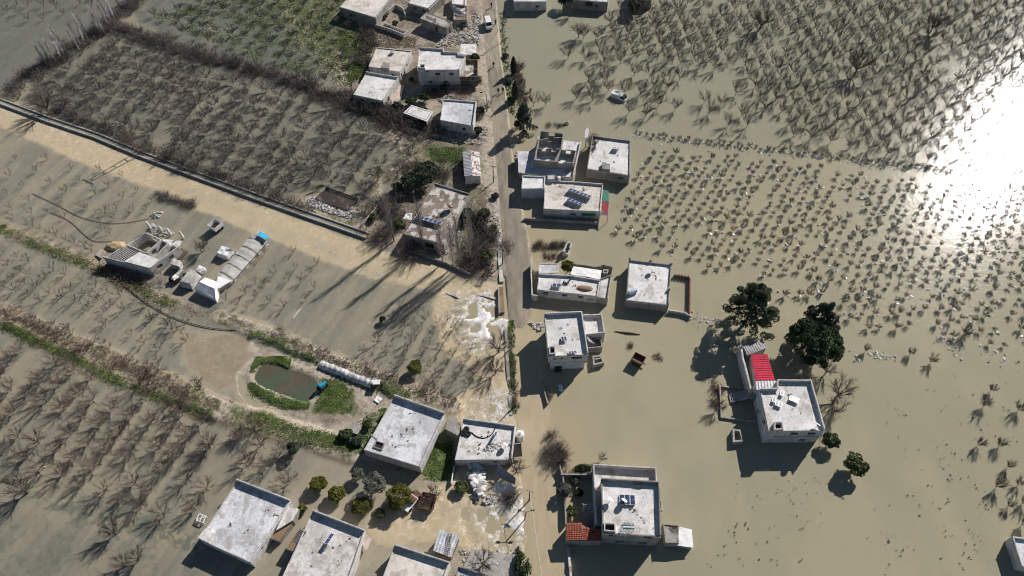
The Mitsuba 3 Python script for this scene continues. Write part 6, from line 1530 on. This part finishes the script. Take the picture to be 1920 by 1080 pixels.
for s in (-1, 1): part(k, 'lamp', obox(L_(2.2, s * .65, .7), d, o, ez, .08, .25, .18), 'lamp_glass')

for nm, col in (('skin', (.32, .2, .14)), ('cloth_black', (.025, .025, .03)), ('cloth_grey', (.16, .16, .18)), ('cloth_navy', (.04, .05, .09)), ('cloth_red', (.2, .04, .035)), ('hair_black', (.015, .013, .012)), ('cloth_beige', (.4, .36, .3))):
    bsdf(nm, col, .85, .2)


def person(label, x, y, face, top, bottom, stride=.3, z=.36, sink=0.0, carry=None, seed=0):
    """one walking figure: a continuous body, with clothes and hair over it."""
    k = thing('person', label, 'person')
    base = gp(x, y, z)
    J = dict(hipL=(0, .1, .92), hipR=(0, -.1, .92), kneeL=(stride * .55, .1, .5), kneeR=(-stride * .1, -.1, .5), ankL=(stride, .1, .09), ankR=(-stride, -.1, .12), toeL=(stride + .17, .11, .05), toeR=(-stride + .14, -.11, .05),
             pel=(0, 0, .98), chest=(.02, 0, 1.3), neck=(.03, 0, 1.48), head=(.05, 0, 1.63), shL=(.01, .19, 1.41), shR=(.01, -.19, 1.41),
             elL=(-stride * .35, .25, 1.14), elR=(stride * .35, -.25, 1.14), wrL=(-stride * .4 + .1, .25, .9), wrR=(stride * .6 + .1, -.25, .93))
    if carry: J['elL'] = (.2, .24, 1.2); J['wrL'] = (.38, .12, 1.25)
    R = dict(hipL=.095, hipR=.095, kneeL=.062, kneeR=.062, ankL=.042, ankR=.042, toeL=.04, toeR=.04, pel=.14, chest=.145, neck=.055, head=.098, shL=.065, shR=.065, elL=.045, elR=.045, wrL=.032, wrR=.032)
    ca, sa = math.cos(face), math.sin(face); Rm = np.array([[ca, -sa, 0], [sa, ca, 0], [0, 0, 1]])

    def ball(j, e=0.0, r=None):
        s = trimesh.creation.icosphere(2, (r or R[j]) + e); return s.vertices + np.array(J[j] if isinstance(j, str) else j)

    def bone(*js, e=0.0): return m3.Manifold.hull_points(np.vstack([ball(j, e) for j in js]).tolist())

    bones = [('hipL', 'kneeL'), ('kneeL', 'ankL'), ('ankL', 'toeL'), ('hipR', 'kneeR'), ('kneeR', 'ankR'), ('ankR', 'toeR'), ('hipL', 'hipR', 'pel'), ('pel', 'chest'), ('chest', 'shL', 'shR', 'neck'), ('neck', 'head'), ('shL', 'elL'), ('elL', 'wrL'), ('shR', 'elR'), ('elR', 'wrR')]
    body = m3.Manifold()
    for bn in bones: body = bone(*bn) if body.is_empty() else body + bone(*bn)
    hd = trimesh.creation.icosphere(2, 1.0).vertices * [.098, .075, .12] + np.array(J['head'])
    body += m3.Manifold.hull_points(hd.tolist())
    body += m3.Manifold.hull_points((trimesh.creation.icosphere(1, .018).vertices + np.array(J['head']) + [.1, 0, -.01]).tolist())            # nose
    for s in (-1, 1): body += m3.Manifold.hull_points((trimesh.creation.icosphere(1, .024).vertices * [.6, .5, 1.2] + np.array(J['head']) + [0, s * .078, 0]).tolist())
    for sd, w in (('L', 'wrL'), ('R', 'wrR')):
        s = 1 if sd == 'L' else -1; w = np.array(J[w]); pal = w + [.02, 0, -.09]
        body += m3.Manifold.hull_points(np.vstack([trimesh.creation.icosphere(1, .026).vertices + w, trimesh.creation.icosphere(1, .028).vertices * [1.3, .6, 1] + pal]).tolist())
        for f_, (dx, ln) in enumerate(((-.03, .06), (-.01, .075), (.01, .08), (.03, .07))):
            p0 = pal + [dx, 0, -.01]; p1 = p0 + [.012, -s * .006, -ln * .6]; p2 = p1 + [.02, -s * .015, -ln * .5]
            for u_, v_ in ((p0, p1), (p1, p2)): body += m3.Manifold.hull_points(np.vstack([trimesh.creation.icosphere(1, .0095).vertices + u_, trimesh.creation.icosphere(1, .0085).vertices + v_]).tolist())
        t0 = w + [.03, 0, -.04]; t1 = t0 + [.035, -s * .01, -.035]
        body += m3.Manifold.hull_points(np.vstack([trimesh.creation.icosphere(1, .012).vertices + t0, trimesh.creation.icosphere(1, .01).vertices + t1]).tolist())

    def place_(mm):
        t = as_tm(mm); t = trimesh.Trimesh(np.array(t.vertices) @ Rm.T + base - [0, 0, sink], t.faces, process=False); return t

    jac = m3.Manifold()
    for bn in (('pel', 'chest'), ('chest', 'shL', 'shR'), ('shL', 'elL'), ('elL', 'wrL'), ('shR', 'elR'), ('elR', 'wrR'), ('hipL', 'hipR', 'pel')):
        q = bone(*bn, e=.022); jac = q if jac.is_empty() else jac + q
    tr = m3.Manifold()
    for bn in (('hipL', 'kneeL'), ('kneeL', 'ankL'), ('hipR', 'kneeR'), ('kneeR', 'ankR'), ('hipL', 'hipR')):
        q = bone(*bn, e=.014); tr = q if tr.is_empty() else tr + q
    part(k, 'body', place_(body), 'skin', 50); part(k, 'jacket', place_(jac), top, 50); part(k, 'trousers', place_(tr), bottom, 50)
    hr = trimesh.creation.icosphere(2, 1.0).vertices * [.108, .086, .125] + np.array(J['head']) + [-.014, 0, .012]; hr = hr[hr[:, 2] - hr[:, 0] * .5 > J['head'][2] - .03]
    part(k, 'hair', place_(m3.Manifold.hull_points(hr.tolist())), 'hair_black', 50)
    for f_, j in (('L', 'toeL'), ('R', 'toeR')):
        q = np.array(J[j]); part(k, 'shoe', place_(m3.Manifold.hull_points(np.vstack([trimesh.creation.icosphere(1, .055).vertices * [1, .8, .7] + q, trimesh.creation.icosphere(1, .055).vertices * [1, .8, .8] + np.array(J['ank' + f_]) - [.02, 0, .03]]).tolist())), 'hose_black', 50)


person('person in dark clothes walking at the top of the road', 921.5, 14, 1.2, 'cloth_black', 'cloth_black', .28)
person('person in grey jacket standing on the verge beside the white minibus', 929, 46, -2.0, 'cloth_grey', 'cloth_navy', .1)
person('person with dark top and pale trousers walking alone in mid road', 925.5, 126, 1.6, 'cloth_black', 'cloth_beige', .3)
person('left one of two people walking side by side on the road, in black', 934.5, 174.5, -1.5, 'cloth_black', 'cloth_black', .25)
person('right one of two people walking side by side on the road, in dark red', 943, 173.5, -1.6, 'cloth_red', 'cloth_black', .25)
person('person in dark clothes wading in the water right of the cypresses', 995, 172, 2.2, 'cloth_black', 'cloth_navy', .2, z=0.0, sink=.45, carry=True)


# ------------------------------------------------------------------ poles, cables, lamps
def pole(label, x, y, h, cross=True, r=.13, lean=0.0, name='utility_pole', z=.1):
    k = thing(name, label, 'pole'); b = gp(x, y, z); t = b + [lean, 0, h]
    part(k, 'post', tube([b - [0, 0, .6], b, t], [r, r, r * .7], 8), 'pole_grey')
    if cross:
        part(k, 'crossarm', beam(t - [.7, -.25, .35], t - [-.7, .25, .35], .1), 'wood')
        for s in (-.6, -.2, .2, .6): part(k, 'insulator', tube([t + [s, -s * .35, -.3], t + [s, -s * .35, -.1]], .05, 6), 'plastic_white')
    return t


t1 = pole('thin metal pole on the right verge of the upper road, near the minibus', 943, 79, 6.2)
t2 = pole('pole beside the tin shed on the left of the road', 925.5, 342, 5.5)
t3 = pole('pole on the left of the road below the poplars', 942.5, 496, 5.5)
t4 = pole('thin pole standing in the roadside strip below the foam', 960, 652, 4.6)
t5 = pole('thin pole at the lower end of the roadside wall', 966.8, 760, 5.2)
t6 = pole('thin pole standing in the flooded road near the tin sheets', 992.7, 937, 4.2)
k = thing('street_lamp', 'double-headed lamp post leaning over the flooded road at the bottom', 'street lamp'); b = gp(983, 975, 0); t = b + [.3, .1, 3.4]
part(k, 'post', tube([b - [0, 0, .6], t], .1, 8), 'pole_grey')
for s in (-1, 1): q = part(k, 'arm', tube([t, t + [s * .9, .2, .25]], .05, 6), 'pole_grey'); part(q, 'lamp', tube([t + [s * .8, .2, .2], t + [s * 1.35, .22, .25]], .16, 8), 'hose_black')
k = thing('street_lamp', 'lamp post with a curved arm beside the blue-roofed house', 'street lamp'); b = gp(914, 208, .2); t = b + [-.2, 0, 5.4]
part(k, 'post', tube([b - [0, 0, .4], t], .09, 8), 'pole_grey'); q = part(k, 'arm', tube([t, t + [-.4, 0, .4], t + [-1.0, 0, .5]], .05, 6), 'pole_grey'); part(q, 'lamp', tube([t + [-.9, 0, .5], t + [-1.5, 0, .45]], .14, 8), 'hose_black')
k = thing('timber_pylon', 'tall brown double-legged timber pylon beside the canal', 'pylon'); b = gp(258, 288, .2)
tt = b + [.1, .2, 9.0]
for s in (-1, 1): part(k, 'leg', tube([b + [s * .75, s * -.5, -.5], tt + [s * .3, -s * .2, 0]], [.16, .12], 8), 'wood')
for z_ in (2.0, 4.0, 6.0, 8.0): part(k, 'brace', beam(b + (tt - b) * z_ / 9 - [.7 * (1 - z_ / 16), -.45 * (1 - z_ / 16), 0], b + (tt - b) * z_ / 9 + [.7 * (1 - z_ / 16), -.45 * (1 - z_ / 16), 0], .12), 'wood')
part(k, 'crossarm', beam(tt + [-1.6, .9, -.3], tt + [1.6, -.9, -.3], .14), 'wood')
for s in (-1.4, 0, 1.4): part(k, 'insulator', tube([tt + [s, -s * .56, -.2], tt + [s, -s * .56, .15]], .08, 6), 'plastic_white')


def cable(label, a, b, sag, r=.03, mat='plastic_white', name='power_cable'):
    k = thing(name, label, 'cable'); a, b = np.asarray(a, float), np.asarray(b, float)
    add(k, tube([a + (b - a) * t - [0, 0, sag * 4 * t * (1 - t)] for t in np.linspace(0, 1, 18)], r, 5), mat, True)


cable('pale cable strung low along the flooded road at the bottom', t6, gp(1022, 1120, 5.0), .5, .03)
cable('cable between the two thin poles at the roadside wall', t4, t5, .6, .022, 'pole_grey')
cable('cable crossing the upper road from the thin metal pole', t1, gp(911, 92, 3.0), .3, .03, 'pole_grey')
cable('dark hose running over the field from the half-built house to the ploughed strip', gp(207, 520, .25), gp(212, 524, .25), 0, .1, 'hose_black', 'irrigation_hose')
scene['irrigation_hose'] = mikit.ply(tube(smooth_line([gp(x, y, .24) for x, y in ((190, 505), (215, 522), (250, 550), (290, 578), (330, 598), (380, 613), (430, 619), (478, 622))], 3), .075, 6), 'hose_black', True)
for lab, ps in (('thin hose looping over the field behind the half-built house', ((60, 362), (110, 385), (150, 408), (200, 419), (240, 418), (278, 410))), ('second thin hose curling to the left corner of the half-built house', ((95, 398), (130, 412), (150, 432), (170, 450), (190, 454), (210, 452)))):
    k = thing('irrigation_hose', lab, 'hose'); add(k, tube(smooth_line([gp(x, y, .2) for x, y in ps], 3), .06, 5), 'wood', True)

# ------------------------------------------------------------------ road edge, rubble, debris
wall_run('roadside_wall', 'pale concrete kerb wall between the road and the foam', 'wall', [(947, 588), (949, 640), (953, 700), (958, 775)], .34, .6, 'concrete', jag=.42, seed=41, per=1.3)
k = thing('bridge_slab', 'flat concrete slab bridging the channel at the breach in the road', 'slab')
part(k, 'deck', extr(gl([(936, 586), (946, 585), (943, 537), (934, 538)], .55), .2, .55), 'soil_mat'); part(k, 'kerb', extr(gl([(935, 588), (937, 587), (935.5, 538), (933.5, 538)], .8), .0, .8), 'concrete')
wall_run('roadside_wall', 'stubby roadside wall at the foot of the frame beside the slab', 'wall', [(975, 1020), (981, 1085)], 1.2, .35, 'wall_grey', jag=.3, seed=43)
wall_run('canal_wall', 'stone-lined edge of the drowned track left of the breach', 'wall', [(838, 548), (870, 560), (900, 552), (934, 560)], .3, .5, 'rubble_mat', jag=.25, seed=44, per=1)
wall_run('roadside_wall', 'crumbling pale kerb along the left bank of the road below the tin shed', 'wall', [(930, 385), (936, 440), (938, 490), (940, 525)], .45, .9, 'rubble_mat', jag=.35, seed=45, per=.9)
rub = [('heap of grey rubble along the road beside the minibus', [(885, 20), (903, 30), (900, 75), (888, 80)], 220, .12, .5, .8), ('spread of rubble between the long shed and the tall village house', [(830, 66), (900, 62), (905, 88), (862, 84), (820, 90)], 320, .1, .45, .5),
       ('rubble in front of the blue-roofed house by the road', [(890, 235), (915, 240), (925, 262), (900, 275), (840, 268), (800, 255), (830, 250)], 240, .1, .4, .4), ('stones piled at the roadside under the roofless house', [(968, 283), (978, 290), (974, 312), (966, 300)], 60, .15, .4, .4),
       ('broken stones on the flooded road before the roadside house', [(985, 603), (1020, 606), (1020, 622), (1000, 616)], 46, .12, .4, .3), ('white rubble along the right wall of the dark-roofed house', [(868, 400), (880, 385), (885, 392), (860, 450), (838, 480), (832, 470)], 200, .1, .4, .5),
       ('pale rubble and scrap on the bank right of the poplars', [(905, 400), (935, 390), (938, 450), (925, 470), (915, 440)], 140, .1, .35, .3), ('broken paving around the grey slab at the frame foot', [(860, 1030), (965, 1030), (965, 1085), (880, 1075)], 160, .1, .3, .3),
       ('rubble and scrap heaped around the slumped white roof slab', [(845, 45), (882, 40), (884, 70), (850, 60)], 150, .1, .4, .5), ('white rubble between the garage and the pink tiled yard', [(746, 215), (760, 200), (775, 195), (758, 218)], 70, .1, .35, .3),
       ('stones and blocks piled behind the blue-roofed house', [(820, 186), (850, 176), (852, 184), (826, 195)], 70, .12, .4, .4), ('broken blocks and boards below the white sacks', [(880, 925), (925, 930), (935, 948), (890, 945)], 60, .1, .4, .2)]
for i, (lab, pl, n_, s0, s1, tp) in enumerate(rub): rubble(lab, pl, n_, s0, s1, tp, 100 + i)


def debris(key, label, pts_, n, s0, s1, mat, seed, spread):
    """floating scraps: thin crumpled pieces on the water."""
    g = np.random.default_rng(seed); c = np.array(pts_)[g.integers(len(pts_), size=n)] + np.concatenate([g.normal(0, spread, (n, 2)), np.zeros((n, 1))], 1); c[:, 2] = .05
    a = g.uniform(0, 6.28, n); s = g.uniform(s0, s1, n)[:, None]; d = np.stack([np.cos(a), np.sin(a), 0 * a], 1); e = np.stack([-np.sin(a), np.cos(a), 0 * a], 1)
    up = np.array([0, 0, 1.0])
    V = np.stack([c - d * s, c + e * s * .45 + up * g.uniform(.02, .25, (n, 1)), c + d * s * g.uniform(.6, 1.2, (n, 1)) + up * g.uniform(0, .2, (n, 1)), c - e * s * .4, c + up * g.uniform(.08, .3, (n, 1))], 1).reshape(-1, 3)
    F = (np.array([[0, 4, 1], [1, 4, 2], [2, 4, 3], [3, 4, 0]])[None] + (np.arange(n) * 5)[:, None, None]).reshape(-1, 3)
    add(key, (V, F), mat); tag(key, label, 'debris', None, 'stuff')


o2p = [[p[0], p[1], 0] for p in sp2]
debris('floating_debris', 'white plastic scraps and froth caught on the drowned trees of the right orchard', o2p, 900, .14, .55, 'froth_white', 3, .7)
debris('floating_scraps', 'line of pale flotsam along the hedge and field edge right of the tall evergreens', [gp(x, y) for x, y in list(zip(np.linspace(1195, 1800, 30), np.linspace(255, 325, 30))) + [(1600, 668), (1640, 660), (1655, 668), (1670, 672), (1790, 660), (1850, 665), (1880, 672), (1900, 680), (1760, 640), (1450, 600), (1440, 575), (1300, 597), (1320, 600), (1345, 603)]], 460, .1, .42, 'froth_white', 4, .8)
debris('floating_froth', 'tiny pale scraps drifting on the open water at the bottom right', [gp(x, y) for x, y in ((1390, 905), (1440, 912), (1480, 925), (1500, 915), (1550, 905), (1650, 1015), (1680, 1030), (1700, 840), (1760, 850), (1410, 930), (1520, 975), (1850, 800), (1840, 940))], 110, .06, .16, 'tarp_white', 5, 1.6)
g = np.random.default_rng(6)
st = [gp(x, y) for x, y in zip(g.uniform(1330, 1900, 150), g.uniform(690, 1075, 150)) if not (1340 < x < 1660 and y < 930)]
debris('drowned_twigs', 'dark twig tips of drowned shrubs dotting the open water at lower right', st, 190, .08, .22, 'hose_black', 7, .5)
debris('verge_litter', 'pale litter scattered along the left side of the road', [gp(x, y, .2) for x, y in ((900, 20), (905, 50), (905, 90), (908, 150), (915, 230), (920, 290), (930, 380), (935, 430), (938, 470))], 160, .08, .3, 'tarp_white', 8, 1.3)
debris('village_litter', 'scraps and rubbish on the ground between the village houses', [gp(x, y, .2) for x, y in ((760, 60), (800, 70), (720, 50), (760, 190), (800, 180), (760, 170), (880, 180), (820, 240), (860, 60), (690, 430), (640, 390), (750, 395))], 200, .08, .3, 'tarp_grey', 9, 2.5)

def roof_litter(key, label, spots, n, mat, seed):
    g_ = np.random.default_rng(seed); P3 = []
    for xy, z_ in spots:
        c = np.asarray(xy).mean(0)
        for _ in range(n): a_, b_ = g_.integers(len(xy), size=2); q_ = c + (xy[a_] - c) * g_.uniform(.1, .85) * .6 + (xy[b_] - c) * g_.uniform(0, .35); P3.append([q_[0], q_[1], z_ + .02])
    debris(key, label, P3, len(P3), .08, .34, mat, seed, .25)
    v_ = meshkit.WRITTEN[scene[key]['filename']]
    zs = np.repeat([p_[2] for p_ in np.array(P3)[np.random.default_rng(seed).integers(len(P3), size=len(P3))]], 5)
    scene[key] = mikit.ply((v_[0].astype(float) + np.stack([zs * 0, zs * 0, zs - .05], 1), v_[1]), mat)


RS = [(xyA, zA), (xyB, zB), (xyC, zC), (xyD, zD), (xyL, zL), (xyW, zW), (xyN, zN), (xyF, zF), (xyG, zG), (xyE, zE), (xyE2, zE2), (xyM, zM)]
roof_litter('roof_litter', 'dark scraps, bricks and rags lying about on the flat roofs', RS, 7, 'wood', 21)
roof_litter('roof_rubble', 'pale blocks and scraps lying about on the flat roofs', RS, 9, 'wall_grey', 22)

# around the pond
k = thing('tractor', 'small blue farm tractor at the right edge of the round pond', 'tractor')
c = gp(605, 727, .3); d = np.array([.5, .86, 0]); o = np.array([-.86, .5, 0])
part(k, 'bonnet', obox(c + d * .6 + ez * .65, d, o, ez, 1.0, .5, .4), 'blue_sheet'); part(k, 'cab', hull([c + d * x + o * y + ez * z_ for x, z_ in ((-.6, .7), (.2, .7), (-.5, 1.5), (.1, 1.5)) for y in (-.42, .42)]), 'blue_sheet'); part(k, 'seat', obox(c - d * .2 + ez * .6, d, o, ez, .4, .4, .3), 'hose_black')
for sx, rr_ in ((-.5, .5), (.85, .3)):
    for s in (-1, 1): part(k, 'wheel', tube([c + d * sx + o * s * .4 + ez * rr_ * .9, c + d * sx + o * s * .62 + ez * rr_ * .9], rr_, 14), 'tyre', 40)
k = thing('low_tunnel', 'long low tunnel of wrinkled grey-white plastic beside the ploughed strip', 'plastic tunnel')
p = smooth_line([gp(x, y, .15) for x, y in ((602, 684), (636, 696), (660, 707), (700, 722))], 2); pt = []
ts_ = np.linspace(0, 1, 60); pp_ = np.array([[np.interp(t * (len(p) - 1), np.arange(len(p)), p[:, i]) for i in range(3)] for t in ts_])
tn = np.gradient(pp_, axis=0); tn /= np.linalg.norm(tn, axis=1, keepdims=True); sd = np.stack([-tn[:, 1], tn[:, 0], 0 * tn[:, 0]], 1)
Vt = np.array([pp_[i] + sd[i] * math.cos(a) * .85 + ez * math.sin(a) * (.85 + .1 * math.sin(i * 1.3)) + .25 * (meshkit.fbm(np.array([i * .7, a * 2, 1.0]), 3) - .5) for i in range(60) for a in np.linspace(0, math.pi, 9)])
I = np.arange(540).reshape(60, 9); F = np.stack([I[:-1, :-1].ravel(), I[:-1, 1:].ravel(), I[1:, 1:].ravel(), I[1:, :-1].ravel()], 1)
part(k, 'cover', (np.vstack([Vt, Vt - [0, 0, .04]]), np.vstack([F, F[:, ::-1] + 540])), 'tarp_tunnel', True)
for i in range(4, 60, 9): part(k, 'hoop', tube([pp_[i] + sd[i] * math.cos(a) * .92 + ez * math.sin(a) * .98 for a in np.linspace(0, math.pi, 9)], .035, 5), 'alu')
k = thing('farm_machine', 'white and rusty farm machine at the end of the low plastic tunnel', 'machine')
c = gp(708, 723, .2); part(k, 'hopper', hull([c + [x, y, z_] for x, y, z_ in ((-.7, -.5, 1.4), (.7, -.5, 1.4), (.7, .5, 1.4), (-.7, .5, 1.4), (-.25, -.2, .6), (.25, .2, .6))]), 'plastic_white'); part(k, 'frame', cat_([beam(c + [-1.2, -.4, .5], c + [1.2, .1, .5], .12), beam(c + [-.8, .5, .5], c + [.8, .5, .5], .12), beam(c + [0, 0, .5], c + [1.7, .6, .4], .1)]), 'rust')
for s in (-1, 1): part(k, 'wheel', tube([c + [s * .95, -.1, .4], c + [s * 1.15, -.1, .4]], .42, 12), 'tyre', 40)
k = thing('plastic_sheet', 'crumpled clear plastic sheet on the grass behind the plain house', 'sheet'); sheet(k, 'cover', [gp(701, 750, .3), gp(710, 757, .3), gp(718, 748, .35), gp(708, 740, .3)], 'tarp_white', sag=.4, n=14, seed=12)
k = thing('metal_frame', 'white welded metal frame lying in scrub left of the big lower left house', 'frame'); q = gl([(368, 975), (381, 980), (386, 968), (374, 963)], .7)
part(k, 'rail', cat_([beam(q[i], q[(i + 1) % 4], .12) for i in range(4)] + [beam(q[0], q[2], .1), beam((q[0] + q[1]) / 2, (q[2] + q[3]) / 2, .1)] + [beam(p_, p_ * [1, 1, 0], .1) for p_ in q]), 'plastic_white')
k = thing('old_pickup', 'derelict white and rust pickup wreck below the largest round citrus tree', 'pickup'); a, b = gp(766, 948, .4), gp(778, 933, .4); d = (b - a) * [1, 1, 0]; d /= np.linalg.norm(d); o = np.array([-d[1], d[0], 0]); c = (a + b) / 2; c[2] = .1
L_ = lambda x, y, z: c + d * x + o * y + ez * z
part(k, 'body', hull([L_(x, y, z_) for x in (-1.9, 1.0) for y in (-.75, .75) for z_ in (.3, .8)]), 'car_white'); part(k, 'cab', hull([L_(x, y, z_) for x, z_ in ((-.5, .8), (.9, .8), (-.3, 1.4), (.5, 1.4)) for y in (-.65, .65)]), 'rust'); part(k, 'engine', obox(L_(1.5, 0, .55), d, o, ez, .9, 1.2, .45), 'rust')
for x in (-1.3, 1.3):
    for s in (-1, 1): part(k, 'wheel', tube([L_(x, s * .65, .3), L_(x, s * .9, .3)], .36, 12), 'tyre', 40)
k = thing('driftwood', 'bleached log drifting in the water right of the long tent', 'log'); add(k, tube([gp(549, 598, .1), gp(556, 588, .15), gp(565, 578, .2)], [.12, .2, .1], 7), 'twig_white', True)
k = thing('driftwood', 'dark log with a pale pole drifting behind the sunken rusty trailer', 'log'); add(k, tube([gp(1152, 621, .1), gp(1180, 624, .2), gp(1200, 627, .1)], [.06, .2, .08], 7), 'wood', True)
k = thing('white_box', 'pale box floating in the shadow of the roadside house', 'box'); b0 = gp(1051.5, 728, .2); part(k, 'body', box(b0[0], b0[1], .15, .7, 1.2, .6, .2), 'pale_blue_tin'); part(k, 'lid', box(b0[0], b0[1], .49, .76, 1.26, .08, .2), 'plastic_white')
k = thing('broken_shed', 'small broken white shed corner standing beside the floating brushwood', 'shed'); q = gl([(1055, 470), (1066, 470), (1073, 455), (1064, 452)], 2.0)[:, :2]; bd = extr(q, -1, 1.8) - extr(inset(q, -.2), .2, 3) - extr(q[[0, 1, 2]] + [0, -.6], 1.0, 3); part(k, 'wall', bd, 'wall_white')
k = thing('red_tank', 'reddish round tank floating in flotsam behind the roofless house', 'tank'); c = gp(1063, 231, .2); part(k, 'barrel', tube([c - [.5, 0, 0], c - [.45, 0, 0], c + [.45, 0, 0], c + [.5, 0, 0]], [.3, .5, .5, .3], 12), 'pink_tile', 40); part(k, 'cap', tube([c + [0, 0, .4], c + [0, 0, .6]], .15, 8), 'rust')
hedge('withered scrub and flotsam line behind the roofless house', [(1020, 236), (1040, 236), (1060, 236)], .5, 'weed', .5, .8, .4)
